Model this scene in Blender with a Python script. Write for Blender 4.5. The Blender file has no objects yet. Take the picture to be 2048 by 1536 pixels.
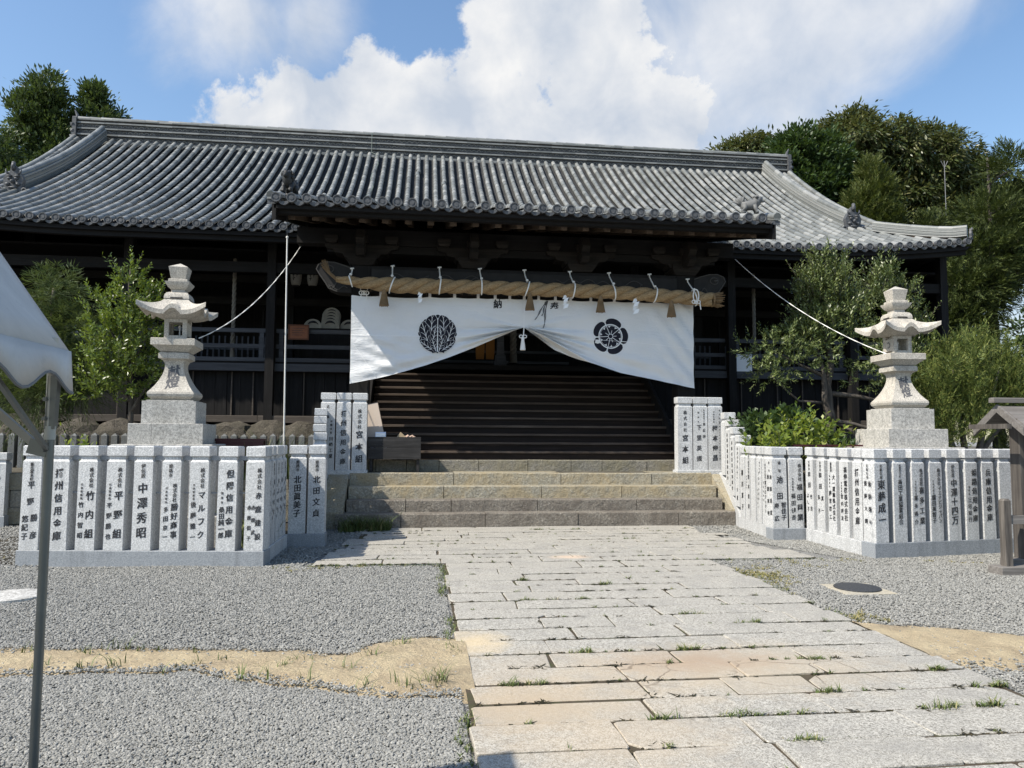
import bpy, math, random
import numpy as np
from mathutils import Vector, Matrix, Euler, noise as mnoise

random.seed(7)
RNG = np.random.default_rng(7)
scene = bpy.context.scene
COL = scene.collection
R = math.radians
PI = math.pi

# ------------------------------------------------------------------ camera
CAM_H = 1.6
yaw, pitch, roll = R(6.9), R(4.14), R(0.30)
fw = Vector((math.sin(yaw) * math.cos(pitch), math.cos(yaw) * math.cos(pitch), math.sin(pitch)))
rt = Vector((math.cos(yaw), -math.sin(yaw), 0))
up = rt.cross(fw)
r2 = rt * math.cos(roll) + up * math.sin(roll)
u2 = -rt * math.sin(roll) + up * math.cos(roll)
cam_data = bpy.data.cameras.new("camera")
cam = bpy.data.objects.new("camera", cam_data)
COL.objects.link(cam)
cam.matrix_world = Matrix(((r2.x, u2.x, -fw.x, 0), (r2.y, u2.y, -fw.y, 0), (r2.z, u2.z, -fw.z, CAM_H), (0, 0, 0, 1)))
cam_data.sensor_width = 36
cam_data.lens = 36 * 1480 / 2048
cam_data.clip_start = 0.05
cam_data.clip_end = 2000
scene.camera = cam

# ------------------------------------------------------------------ sun, sky, exposure
SUN_AZ, SUN_EL = R(24), R(48)            # azimuth measured from -X towards the viewer's side
to_sun = Vector((-math.cos(SUN_AZ) * math.cos(SUN_EL), -math.sin(SUN_AZ) * math.cos(SUN_EL), math.sin(SUN_EL)))
sun_data = bpy.data.lights.new("sun", 'SUN')
sun_data.energy = 5.0
sun_data.angle = R(0.5)
sun_data.color = (1.0, 0.935, 0.82)
sun = bpy.data.objects.new("sun", sun_data)
COL.objects.link(sun)
sun.rotation_euler = to_sun.to_track_quat('Z', 'Y').to_euler()
sun.location = (-20, -10, 30)

world = bpy.data.worlds.new("World")
scene.world = world
world.use_nodes = True
wn = world.node_tree.nodes
wl = world.node_tree.links
wn.clear()


def nd(nodes, typ, **kw):
    n = nodes.new(typ)
    for k, v in kw.items():
        if k in ('inp',):
            for kk, vv in v.items():
                n.inputs[kk].default_value = vv
        else:
            setattr(n, k, v)
    return n


SKY_STRENGTH = 0.14
sky = nd(wn, 'ShaderNodeTexSky')
sky.sky_type = 'NISHITA'
sky.sun_disc = False
sky.sun_elevation = SUN_EL
sky.sun_rotation = math.atan2(to_sun.x, to_sun.y) % (2 * PI)
sky.altitude = 0
sky.air_density = 1.25
sky.dust_density = 0.9
sky.ozone_density = 2.6
geo = nd(wn, 'ShaderNodeTexCoord')


def wmath(op, a, b=None, c=None, clamp=False):
    n = wn.new('ShaderNodeMath')
    n.operation = op
    n.use_clamp = clamp
    for i, v in enumerate((a, b, c)):
        if v is None:
            continue
        if isinstance(v, (int, float)):
            n.inputs[i].default_value = v
        else:
            wl.new(v, n.inputs[i])
    return n.outputs[0]


def wnoise(scale, detail, rough, offs=(0, 0, 0), dist=0.0):
    mp = nd(wn, 'ShaderNodeMapping')
    mp.inputs['Location'].default_value = offs
    wl.new(geo.outputs['Generated'], mp.inputs['Vector'])
    n = nd(wn, 'ShaderNodeTexNoise')
    n.inputs['Scale'].default_value = scale
    n.inputs['Detail'].default_value = detail
    n.inputs['Roughness'].default_value = rough
    n.inputs['Distortion'].default_value = dist
    wl.new(mp.outputs[0], n.inputs['Vector'])
    return n.outputs['Fac']


def sky_dir(px, py):
    d = fw + r2 * ((px - 1024) / 1480) - u2 * ((py - 768) / 1480)
    return d.normalized()


def blob(px, py, rad, weight=1.0):
    d = sky_dir(px, py)
    dp = nd(wn, 'ShaderNodeVectorMath', operation='DISTANCE')
    wl.new(geo.outputs['Generated'], dp.inputs[0])
    dp.inputs[1].default_value = d
    v = wmath('DIVIDE', dp.outputs['Value'], rad / 1480 * 0.93)
    v = wmath('SUBTRACT', 1.0, v, clamp=False)
    return wmath('MULTIPLY', v, weight)


def smax(lst, k=0.25):
    cur = lst[0]
    for b in lst[1:]:
        n = wn.new('ShaderNodeMath')
        n.operation = 'SMOOTH_MAX'
        wl.new(cur, n.inputs[0])
        wl.new(b, n.inputs[1])
        n.inputs[2].default_value = k
        cur = n.outputs[0]
    return cur


big = smax([blob(*b) for b in [(500, 290, 130), (600, 230, 120), (720, 200, 125), (860, 250, 140), (1000, 190, 130), (1040, 90, 120),
                               (1180, 40, 150), (1180, 190, 170), (980, 60, 60), (1060, 300, 170), (1320, 250, 120)]])
n1 = wnoise(7.5, 10, 0.62, (3.1, 1.2, 0.4), 0.2)
n2 = wnoise(24, 9, 0.66, (0.3, 2.2, 5.4))
nn = wmath('ADD', wmath('MULTIPLY', wmath('SUBTRACT', n1, 0.5), 2.3), wmath('MULTIPLY', wmath('SUBTRACT', n2, 0.5), 1.1))
dens = wmath('ADD', big, wmath('MULTIPLY', nn, 0.9))
mr = nd(wn, 'ShaderNodeMapRange', interpolation_type='SMOOTHSTEP')
mr.inputs['From Min'].default_value = -0.02
mr.inputs['From Max'].default_value = 0.30
wl.new(dens, mr.inputs['Value'])
cum = mr.outputs['Result']
# softer veils to the right and upper left, and thin cloud everywhere else in the sky
veil = smax([blob(*b) for b in [(1450, 60, 300), (1640, 30, 250), (1830, -40, 220), (1380, 230, 190), (470, 20, 150), (2040, 640, 130), (620, 40, 120)]], 0.3)
n3 = wnoise(4.2, 9, 0.6, (7.7, 3.2, 1.1), 0.4)
vd = wmath('ADD', veil, wmath('MULTIPLY', wmath('SUBTRACT', n3, 0.5), 2.6))
mr2 = nd(wn, 'ShaderNodeMapRange', interpolation_type='SMOOTHSTEP')
mr2.inputs['From Min'].default_value = -0.15
mr2.inputs['From Max'].default_value = 1.0
mr2.inputs['To Max'].default_value = 0.80
wl.new(vd, mr2.inputs['Value'])
mr3 = nd(wn, 'ShaderNodeMapRange', interpolation_type='SMOOTHSTEP')
mr3.inputs['From Min'].default_value = 0.62
mr3.inputs['From Max'].default_value = 0.85
mr3.inputs['To Max'].default_value = 0.35
wl.new(wnoise(2.6, 9, 0.6, (1.7, 9.2, 4.1), 0.3), mr3.inputs['Value'])
sparse = mr3.outputs['Result']
cov = wmath('MAXIMUM', wmath('MAXIMUM', cum, mr2.outputs['Result']), sparse, clamp=True)
# cloud brightness: bright lit tops, soft grey-blue body
nsh = wnoise(9, 8, 0.55, (3.1, 1.25, 0.34), 0.2)
shd = nd(wn, 'ShaderNodeMapRange')
shd.inputs['From Min'].default_value = 0.35
shd.inputs['From Max'].default_value = 0.66
wl.new(nsh, shd.inputs['Value'])
ccol = nd(wn, 'ShaderNodeMix', data_type='RGBA')
CL = 0.68 / SKY_STRENGTH
ccol.inputs['A'].default_value = (CL * 0.62, CL * 0.69, CL * 0.80, 1)
ccol.inputs['B'].default_value = (CL * 1.0, CL * 1.0, CL * 1.0, 1)
wl.new(shd.outputs['Result'], ccol.inputs['Factor'])
smix = nd(wn, 'ShaderNodeMix', data_type='RGBA')
wl.new(cov, smix.inputs['Factor'])
hs = nd(wn, 'ShaderNodeHueSaturation')
hs.inputs['Saturation'].default_value = 1.06
wl.new(sky.outputs['Color'], hs.inputs['Color'])
wl.new(hs.outputs['Color'], smix.inputs['A'])
wl.new(ccol.outputs['Result'], smix.inputs['B'])
bg = nd(wn, 'ShaderNodeBackground')
bg.inputs['Strength'].default_value = SKY_STRENGTH
wl.new(smix.outputs['Result'], bg.inputs['Color'])
wo = nd(wn, 'ShaderNodeOutputWorld')
wl.new(bg.outputs[0], wo.inputs['Surface'])

vs = scene.view_settings
scene.display_settings.display_device = 'sRGB'
vs.view_transform = 'Standard'
vs.look = 'None'
vs.exposure = 0.45
vs.gamma = 1.0
vs.use_curve_mapping = False

# ------------------------------------------------------------------ mesh helpers


class MB:
    def __init__(self):
        self.v = []
        self.f = []
        self.n = 0

    def add(self, verts, faces):
        b = self.n
        self.v.extend([tuple(p) for p in verts])
        self.f.extend([tuple(i + b for i in f) for f in faces])
        self.n += len(verts)

    def box(self, x0, x1, y0, y1, z0, z1, bev=0.0):
        if bev <= 0:
            self.add([(x0, y0, z0), (x1, y0, z0), (x1, y1, z0), (x0, y1, z0), (x0, y0, z1), (x1, y0, z1), (x1, y1, z1), (x0, y1, z1)],
                     [(0, 3, 2, 1), (4, 5, 6, 7), (0, 1, 5, 4), (1, 2, 6, 5), (2, 3, 7, 6), (3, 0, 4, 7)])
        else:
            b = bev
            self.rings([(x0, x1, y0, y1, z0), (x0, x1, y0, y1, z1 - b), (x0 + b, x1 - b, y0 + b, y1 - b, z1)])

    def rings(self, rs, cap=True):
        """stack of axis-aligned rectangles (x0,x1,y0,y1,z)"""
        vs_ = []
        for (x0, x1, y0, y1, z) in rs:
            vs_ += [(x0, y0, z), (x1, y0, z), (x1, y1, z), (x0, y1, z)]
        fs = []
        for i in range(len(rs) - 1):
            a = 4 * i
            for k in range(4):
                k2 = (k + 1) % 4
                fs.append((a + k, a + k2, a + 4 + k2, a + 4 + k))
        if cap:
            fs.append((3, 2, 1, 0))
            e = 4 * (len(rs) - 1)
            fs.append((e, e + 1, e + 2, e + 3))
        self.add(vs_, fs)

    def sq(self, prof, cx=0, cy=0):
        """square lathe: list of (half width, z)"""
        self.rings([(cx - w, cx + w, cy - w, cy + w, z) for (w, z) in prof])

    def prism(self, poly, axis, a0, a1):
        """poly list of 2D points, extruded along axis ('x': poly=(y,z), 'y': poly=(x,z), 'z': poly=(x,y))"""
        n = len(poly)
        def P(p, a):
            if axis == 'x':
                return (a, p[0], p[1])
            if axis == 'y':
                return (p[0], a, p[1])
            return (p[0], p[1], a)
        vs_ = [P(p, a0) for p in poly] + [P(p, a1) for p in poly]
        fs = [tuple(range(n))[::-1], tuple(range(n, 2 * n))]
        for i in range(n):
            j = (i + 1) % n
            fs.append((i, j, n + j, n + i))
        self.add(vs_, fs)

    def tube(self, pts, rad, seg=8, cap=True):
        pts = [Vector(p) for p in pts]
        if isinstance(rad, (int, float)):
            rad = [rad] * len(pts)
        vs_ = []
        prev = None
        for i, p in enumerate(pts):
            t = (pts[min(i + 1, len(pts) - 1)] - pts[max(i - 1, 0)])
            if t.length < 1e-9:
                t = Vector((0, 0, 1))
            t.normalize()
            if prev is None:
                a = Vector((0, 0, 1)) if abs(t.z) < 0.9 else Vector((1, 0, 0))
                u = t.cross(a).normalized()
            else:
                u = (prev - t * prev.dot(t))
                u = u.normalized() if u.length > 1e-6 else t.orthogonal().normalized()
            prev = u
            w = t.cross(u)
            for k in range(seg):
                an = 2 * PI * k / seg
                vs_.append(p + (u * math.cos(an) + w * math.sin(an)) * rad[i])
        fs = []
        for i in range(len(pts) - 1):
            for k in range(seg):
                k2 = (k + 1) % seg
                fs.append((i * seg + k, i * seg + k2, (i + 1) * seg + k2, (i + 1) * seg + k))
        if cap:
            fs.append(tuple(range(seg))[::-1])
            e = (len(pts) - 1) * seg
            fs.append(tuple(range(e, e + seg)))
        self.add(vs_, fs)

    def bar(self, p, q, w, h, upv=(0, 0, 1)):
        """rectangular bar from p to q, width w (sideways), height h (along upv)"""
        p, q = Vector(p), Vector(q)
        t = (q - p).normalized()
        u = t.cross(Vector(upv)).normalized()
        w_ = u * (w / 2)
        h_ = u.cross(t).normalized() * (h / 2)
        vs_ = [p - w_ - h_, p + w_ - h_, p + w_ + h_, p - w_ + h_, q - w_ - h_, q + w_ - h_, q + w_ + h_, q - w_ + h_]
        self.add(vs_, [(0, 1, 2, 3), (7, 6, 5, 4), (0, 4, 5, 1), (1, 5, 6, 2), (2, 6, 7, 3), (3, 7, 4, 0)])

    def lathe(self, prof, cx=0, cy=0, seg=16, cap=True):
        vs_ = []
        for (r, z) in prof:
            for k in range(seg):
                a = 2 * PI * k / seg
                vs_.append((cx + r * math.cos(a), cy + r * math.sin(a), z))
        fs = []
        for i in range(len(prof) - 1):
            for k in range(seg):
                k2 = (k + 1) % seg
                fs.append((i * seg + k, i * seg + k2, (i + 1) * seg + k2, (i + 1) * seg + k))
        if cap:
            fs.append(tuple(range(seg))[::-1])
            e = (len(prof) - 1) * seg
            fs.append(tuple(range(e, e + seg)))
        self.add(vs_, fs)

    def blob(self, c, rad, seed=0, amp=0.2, freq=1.5, sub=2):
        """lumpy ellipsoid"""
        import bmesh
        bm = bmesh.new()
        bmesh.ops.create_icosphere(bm, subdivisions=sub, radius=1)
        off = Vector((seed * 3.17, seed * 1.31, seed * 7.7))
        vs_ = []
        for v in bm.verts:
            d = 1 + amp * mnoise.noise(v.co * freq + off) * 2
            vs_.append((c[0] + v.co.x * rad[0] * d, c[1] + v.co.y * rad[1] * d, c[2] + v.co.z * rad[2] * d))
        bm.verts.index_update()
        fs = [tuple(v.index for v in f.verts) for f in bm.faces]
        bm.free()
        self.add(vs_, fs)

    def mesh(self, name, org=(0, 0, 0), smooth=False):
        me = bpy.data.meshes.new(name)
        o = Vector(org)
        me.from_pydata([(p[0] - o.x, p[1] - o.y, p[2] - o.z) for p in self.v], [], self.f)
        if smooth:
            me.polygons.foreach_set('use_smooth', [True] * len(me.polygons))
        me.update()
        return me

    def build(self, name, mat, parent=None, org=None, smooth=False, angle=None):
        if org is None:
            org = world_loc(parent) if parent else (0, 0, 0)
        me = self.mesh(name, org, smooth)
        if mat:
            me.materials.append(mat)
        o = link(name, me, parent)
        if parent is None:
            o.location = org
        if angle is not None:
            sharpen(me, angle)
        return o


def sharpen(me, angle):
    me.polygons.foreach_set('use_smooth', [True] * len(me.polygons))
    me.set_sharp_from_angle(angle=R(angle))


def world_loc(o):
    v = Vector((0, 0, 0))
    while o is not None:
        v = v + o.location
        o = o.parent
    return v


def link(name, me, parent=None, loc=None, rotz=0.0):
    o = bpy.data.objects.new(name, me)
    COL.objects.link(o)
    if parent is not None:
        o.parent = parent
    if loc is not None:
        o.location = loc
    if rotz:
        o.rotation_euler = (0, 0, rotz)
    return o


def tag(o, label=None, cat=None, group=None, kind=None):
    if label:
        o['label'] = label
    if cat:
        o['category'] = cat
    if group:
        o['group'] = group
    if kind:
        o['kind'] = kind
    return o


def thing(name, label, cat, loc=(0, 0, 0), rotz=0.0, group=None):
    o = link(name, None, None, loc, rotz)
    o.empty_display_size = 0.2
    return tag(o, label, cat, group)


def fast_mesh(name, verts, faces, mat=None, smooth=False):
    """numpy verts (n,3), faces (m,k)"""
    me = bpy.data.meshes.new(name)
    n, m, k = len(verts), len(faces), faces.shape[1]
    me.vertices.add(n)
    me.vertices.foreach_set('co', np.ascontiguousarray(verts, dtype=np.float32).ravel())
    me.loops.add(m * k)
    me.loops.foreach_set('vertex_index', np.ascontiguousarray(faces, dtype=np.int32).ravel())
    me.polygons.add(m)
    me.polygons.foreach_set('loop_start', np.arange(0, m * k, k, dtype=np.int32))
    if smooth:
        me.polygons.foreach_set('use_smooth', np.ones(m, dtype=bool))
    me.update(calc_edges=True)
    if mat:
        me.materials.append(mat)
    return me


# ------------------------------------------------------------------ material helpers
class M:
    def __init__(self, name):
        self.m = bpy.data.materials.new(name)
        self.m.use_nodes = True
        self.nt = self.m.node_tree
        self.N = self.nt.nodes
        self.L = self.nt.links
        self.b = self.N['Principled BSDF']
        self.b.inputs['Specular IOR Level'].default_value = 0.3

    def new(self, typ, **kw):
        n = self.N.new(typ)
        for k, v in kw.items():
            setattr(n, k, v)
        return n

    def coord(self, scale=(1, 1, 1), rnd=True, world=False, rot=(0, 0, 0)):
        if world:
            g = self.new('ShaderNodeNewGeometry')
            src = g.outputs['Position']
        else:
            src = self.new('ShaderNodeTexCoord').outputs['Object']
        mp = self.new('ShaderNodeMapping')
        mp.inputs['Scale'].default_value = scale
        mp.inputs['Rotation'].default_value = rot
        self.L.new(src, mp.inputs['Vector'])
        if rnd and not world:
            oi = self.new('ShaderNodeObjectInfo')
            mu = self.new('ShaderNodeMath', operation='MULTIPLY')
            mu.inputs[1].default_value = 37.0
            self.L.new(oi.outputs['Random'], mu.inputs[0])
            cb = self.new('ShaderNodeCombineXYZ')
            for i in range(3):
                self.L.new(mu.outputs[0], cb.inputs[i])
            self.L.new(cb.outputs[0], mp.inputs['Location'])
        return mp.outputs[0]

    def noise(self, vec, scale, detail=4, rough=0.55, dist=0.0):
        n = self.new('ShaderNodeTexNoise')
        n.inputs['Scale'].default_value = scale
        n.inputs['Detail'].default_value = detail
        n.inputs['Roughness'].default_value = rough
        n.inputs['Distortion'].default_value = dist
        self.L.new(vec, n.inputs['Vector'])
        return n.outputs['Fac']

    def voro(self, vec, scale, feature='F1', out='Distance', rand=1.0):
        n = self.new('ShaderNodeTexVoronoi')
        n.feature = feature
        n.inputs['Scale'].default_value = scale
        n.inputs['Randomness'].default_value = rand
        self.L.new(vec, n.inputs['Vector'])
        return n.outputs[out]

    def ramp(self, fac, stops, interp='LINEAR'):
        n = self.new('ShaderNodeValToRGB')
        cr = n.color_ramp
        cr.interpolation = interp
        while len(cr.elements) < len(stops):
            cr.elements.new(0.5)
        for e, (p, c) in zip(cr.elements, stops):
            e.position = p
            e.color = (c[0], c[1], c[2], 1) if not isinstance(c, (int, float)) else (c, c, c, 1)
        self.L.new(fac, n.inputs['Fac'])
        return n.outputs['Color']

    def mix(self, fac, a, b, blend='MIX'):
        n = self.new('ShaderNodeMix', data_type='RGBA', blend_type=blend)
        for key, v in (('Factor', fac), ('A', a), ('B', b)):
            if isinstance(v, (int, float)):
                if key == 'Factor':
                    n.inputs[key].default_value = v
                else:
                    n.inputs[key].default_value = (v, v, v, 1)
            elif isinstance(v, (tuple, list)):
                n.inputs[key].default_value = (v[0], v[1], v[2], 1)
            else:
                self.L.new(v, n.inputs[key])
        return n.outputs['Result']

    def math(self, op, a, b=None, clamp=False):
        n = self.new('ShaderNodeMath', operation=op, use_clamp=clamp)
        for i, v in enumerate((a, b)):
            if v is None:
                continue
            if isinstance(v, (int, float)):
                n.inputs[i].default_value = v
            else:
                self.L.new(v, n.inputs[i])
        return n.outputs[0]

    def island(self):
        return self.new('ShaderNodeNewGeometry').outputs['Random Per Island']

    def objrand(self):
        return self.new('ShaderNodeObjectInfo').outputs['Random']

    def bump(self, h, strength=0.3, dist=0.01):
        n = self.new('ShaderNodeBump')
        n.inputs['Strength'].default_value = strength
        n.inputs['Distance'].default_value = dist
        self.L.new(h, n.inputs['Height'])
        self.L.new(n.outputs[0], self.b.inputs['Normal'])
        return n

    def set(self, col=None, rough=None, metal=None, spec=None):
        for key, v in (('Base Color', col), ('Roughness', rough), ('Metallic', metal), ('Specular IOR Level', spec)):
            if v is None:
                continue
            if isinstance(v, (tuple, list)):
                self.b.inputs[key].default_value = (v[0], v[1], v[2], 1)
            elif isinstance(v, (int, float)):
                self.b.inputs[key].default_value = v
            else:
                self.L.new(v, self.b.inputs[key])
        return self.m


def m_plain(name, col, rough=0.6, metal=0.0, spec=0.3, var=0.0):
    k = M(name)
    c = col
    if var:
        v = k.coord()
        n = k.noise(v, 6, 5)
        c = k.mix(n, tuple(x * (1 - var) for x in col), tuple(min(1, x * (1 + var)) for x in col))
    return k.set(c, rough, metal, spec)


def m_granite(name, light, dark, grain=260, dirt=None, bump=0.15, rough=0.75, dirtamt=0.5):
    k = M(name)
    v = k.coord()
    n = k.noise(v, grain, 3, 0.7)
    n2 = k.noise(v, grain * 0.4, 2, 0.6)
    s = k.math('ADD', k.math('MULTIPLY', n, 0.6), k.math('MULTIPLY', n2, 0.4))
    c = k.ramp(s, [(0.40, dark), (0.50, tuple((a + b) / 2 for a, b in zip(light, dark))), (0.58, light)])
    if dirt:
        big_ = k.noise(v, 2.2, 7, 0.65, 0.4)
        f = k.ramp(big_, [(0.42, 0.0), (0.72, dirtamt)])
        c = k.mix(f, c, dirt, 'MIX')
    st_ = k.noise(k.coord((9, 9, 0.7)), 1.0, 5, 0.6, 0.3)
    c = k.mix(k.ramp(st_, [(0.50, 0.0), (0.75, 0.38)]), c, tuple(x * 0.55 for x in dark))
    k.bump(s, bump, 0.006)
    return k.set(c, rough, 0, 0.35)


def m_wood(name, c1, c2, c3, axis=2, sc=1.0, rough=0.8, bump=0.25):
    k = M(name)
    s = [22 * sc, 22 * sc, 22 * sc]
    s[axis] = 1.1 * sc
    v = k.coord(tuple(s))
    g = k.noise(v, 1.0, 6, 0.65, 0.6)
    v2 = k.coord((1.3, 1.3, 1.3))
    b_ = k.noise(v2, 1.6, 5, 0.6)
    c = k.ramp(g, [(0.3, c1), (0.55, c2), (0.75, c3)])
    orr = k.objrand()
    c = k.mix(k.math('MULTIPLY', orr, 0.5), c, c1)
    c = k.mix(k.ramp(b_, [(0.4, 0.0), (0.7, 0.55)]), c, c1)
    k.bump(g, bump, 0.01)
    return k.set(c, rough, 0, 0.25)


GRAN_FENCE = m_granite("pale_granite", (0.66, 0.665, 0.665), (0.30, 0.308, 0.315), 130, (0.36, 0.355, 0.34), 0.10, 0.6, 0.35)
GRAN_FENCE_B = m_granite("grey_polished_granite", (0.33, 0.35, 0.37), (0.17, 0.185, 0.205), 200, None, 0.05, 0.5)
GRAN_LANT = m_granite("warm_weathered_granite", (0.60, 0.56, 0.49), (0.26, 0.245, 0.22), 120, (0.33, 0.29, 0.23), 0.35, 0.85, 0.45)
GRAN_LANT_B = m_granite("grey_chiselled_granite", (0.56, 0.54, 0.50), (0.24, 0.235, 0.22), 75, (0.30, 0.28, 0.24), 0.7, 0.9, 0.3)
k = M("black_ink")
INK = k.set(k.ramp(k.noise(k.coord(), 22, 5, 0.6), [(0.4, (0.010, 0.010, 0.013)), (0.72, (0.07, 0.07, 0.075))]), 0.6)
INK_SOFT = m_plain("worn_grey_ink", (0.10, 0.10, 0.105), 0.7)
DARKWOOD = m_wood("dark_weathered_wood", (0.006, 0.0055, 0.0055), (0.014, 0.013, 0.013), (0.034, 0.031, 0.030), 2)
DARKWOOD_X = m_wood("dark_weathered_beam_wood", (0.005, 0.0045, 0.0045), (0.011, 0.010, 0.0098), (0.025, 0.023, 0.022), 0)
RAILWOOD = m_wood("grey_weathered_rail_wood", (0.045, 0.047, 0.052), (0.085, 0.088, 0.095), (0.13, 0.132, 0.14), 0)
BROWNWOOD = m_wood("brown_step_wood", (0.010, 0.0065, 0.005), (0.024, 0.015, 0.011), (0.055, 0.036, 0.027), 0)
SOFFIT = m_wood("warm_soffit_wood", (0.14, 0.098, 0.066), (0.25, 0.185, 0.125), (0.36, 0.275, 0.19), 1)
TREADWOOD = m_wood("worn_tread_wood", (0.045, 0.033, 0.025), (0.10, 0.075, 0.058), (0.18, 0.145, 0.115), 0)
SILLWOOD = m_wood("pale_worn_sill_wood", (0.06, 0.05, 0.042), (0.11, 0.094, 0.08), (0.17, 0.15, 0.13), 0)
GREYWOOD = m_wood("silver_grey_old_wood", (0.11, 0.10, 0.092), (0.21, 0.195, 0.18), (0.33, 0.31, 0.29), 0)
GREYWOOD_Z = m_wood("silver_grey_post_wood", (0.05, 0.044, 0.04), (0.13, 0.115, 0.10), (0.25, 0.23, 0.21), 2)
BOXWOOD = m_wood("charred_box_wood", (0.018, 0.017, 0.017), (0.045, 0.043, 0.042), (0.10, 0.097, 0.095), 0)
WHITE_CORD = m_plain("white_cord", (0.74, 0.73, 0.70), 0.8)
STEEL = m_plain("galvanised_steel", (0.15, 0.16, 0.155), 0.38, 0.6, 0.5, 0.3)
# ------------------------------------------------------------------ ground, gravel, sand
k = M("packed_gravel_ground")
v = k.coord(world=True)
vo = k.voro(v, 42)
cc = k.voro(v, 42, out='Color')
sep = k.new('ShaderNodeSeparateColor')
k.L.new(cc, sep.inputs[0])
c = k.ramp(sep.outputs[0], [(0.0, (0.17, 0.17, 0.165)), (0.5, (0.26, 0.26, 0.25)), (1.0, (0.36, 0.355, 0.34))])
c = k.mix(k.ramp(vo, [(0.35, 0.0), (0.75, 0.85)]), c, (0.12, 0.118, 0.112))
c = k.mix(k.ramp(k.noise(v, 0.7, 6, 0.6), [(0.5, 0.0), (0.8, 0.5)]), c, (0.22, 0.20, 0.16))
k.bump(k.math('SUBTRACT', 1.0, vo), 1.0, 0.02)
GRAVEL_BASE = k.set(c, 0.9)

k = M("gravel_stone")
v = k.coord((1, 1, 1), rnd=True)
c = k.ramp(k.objrand(), [(0.0, (0.19, 0.187, 0.172)), (0.45, (0.243, 0.239, 0.221)), (0.85, (0.29, 0.284, 0.262)), (1.0, (0.36, 0.35, 0.32))])
GRAVEL_STONE = k.set(c, 0.85)

k = M("pale_yellow_sand")
v = k.coord(world=True)
n = k.noise(v, 190, 3, 0.7)
n2 = k.noise(v, 3.2, 8, 0.65, 0.5)
c = k.mix(k.ramp(n2, [(0.38, 0.0), (0.62, 1.0)]), (0.72, 0.585, 0.375), (0.52, 0.405, 0.26))
c = k.mix(k.math('MULTIPLY', n, 0.45), c, (0.66, 0.55, 0.36))
c = k.mix(k.ramp(k.noise(v, 55, 3, 0.6), [(0.60, 0.0), (0.70, 0.6)]), c, (0.30, 0.235, 0.16))
c = k.mix(k.ramp(k.noise(v, 1.6, 9, 0.72, 0.8), [(0.50, 0.0), (0.66, 0.5)]), c, (0.38, 0.31, 0.22))
k.bump(k.math('ADD', n, k.math('MULTIPLY', k.noise(v, 18, 5, 0.65), 2.5)), 0.9, 0.03)
SAND = k.set(c, 0.95)

k = M("dark_joint_soil")
v = k.coord(world=True)
c = k.mix(k.noise(v, 14, 5, 0.65), (0.03, 0.024, 0.016), (0.10, 0.078, 0.052))
c = k.mix(k.ramp(k.noise(v, 5, 6, 0.6), [(0.5, 0.0), (0.65, 0.7)]), c, (0.05, 0.065, 0.02))
SOIL = k.set(c, 0.95)

mb = MB()
mb.add([(-400, -200, -0.035), (400, -200, -0.035), (400, 600, -0.035), (-400, 600, -0.035)], [(0, 1, 2, 3)])
tag(mb.build("ground", GRAVEL_BASE), kind='structure')
mb = MB()
mb.add([(0.30, -1, -0.009), (3.80, -1, -0.009), (3.80, 9.63, -0.009), (5.35, 9.63, -0.009), (4.4, 11.3, -0.009), (4.4, 13.45, -0.009),
        (-1.0, 13.45, -0.009), (-0.95, 11.3, -0.009), (-1.25, 9.63, -0.009), (0.30, 9.63, -0.009)], [tuple(range(10))])
tag(mb.build("path_bedding", SOIL), kind='structure')

# sand ------------------------------------------------------------
SL_T = np.array([(-6, 6.3), (-3.2, 6.18), (-2.5, 6.14), (-1.4, 6.03), (-0.5, 5.82), (-0.31, 6.1), (0.05, 6.25), (0.4, 6.12)])
SL_B = np.array([(-6, 5.3), (-2.8, 5.46), (-2, 5.45), (-1.47, 5.34), (-1.09, 5.12), (-0.6, 4.95), (-0.11, 4.76), (0.4, 4.72)])
SR_T = np.array([(3.6, 6.5), (4.13, 6.2), (4.57, 6.04), (5.0, 5.78), (7, 5.9)])
SR_B = np.array([(3.7, 5.1), (4.07, 4.92), (4.34, 4.98), (4.6, 5.2), (7, 5.0)])


def vnoise(x, y, s, seed=0.0):
    return np.array([mnoise.noise(Vector((a * s + seed, b * s - seed, seed))) for a, b in zip(x.ravel(), y.ravel())]).reshape(x.shape)


def sand_depth(x, y):
    x, y = np.asarray(x, float), np.asarray(y, float)
    w = vnoise(x, y, 3.0, 4.2) * 0.10 + vnoise(x, y, 11.0, 1.2) * 0.05
    dl = np.minimum(np.interp(x, SL_T[:, 0], SL_T[:, 1]) - y, y - np.interp(x, SL_B[:, 0], SL_B[:, 1]))
    dl = np.where(x < 0.45, dl, -1)
    dr = np.minimum(np.interp(x, SR_T[:, 0], SR_T[:, 1]) - y, y - np.interp(x, SR_B[:, 0], SR_B[:, 1]))
    dr = np.where(x > 3.6, dr, -1)
    return np.maximum(dl, dr) + w


def sand_sheet(name, x0, x1, y0, y1, step=0.035):
    nx, ny = int((x1 - x0) / step), int((y1 - y0) / step)
    xs, ys = np.meshgrid(np.linspace(x0, x1, nx + 1), np.linspace(y0, y1, ny + 1))
    d = sand_depth(xs, ys)
    z = -0.034 + np.clip(d / 0.22, 0, 1) * 0.038 + vnoise(xs, ys, 7, 9) * 0.008 * (d > 0) - np.where(d < -0.03, 0.03, 0)
    verts = np.stack([xs, ys, z], -1).reshape(-1, 3)
    idx = np.arange((nx + 1) * (ny + 1)).reshape(ny + 1, nx + 1)
    f = np.stack([idx[:-1, :-1], idx[:-1, 1:], idx[1:, 1:], idx[1:, :-1]], -1).reshape(-1, 4)
    keep = (d.reshape(-1)[f].max(1) > -0.06)
    me = fast_mesh(name, verts, f[keep], SAND, True)
    return tag(link(name, me), kind='structure')


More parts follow.
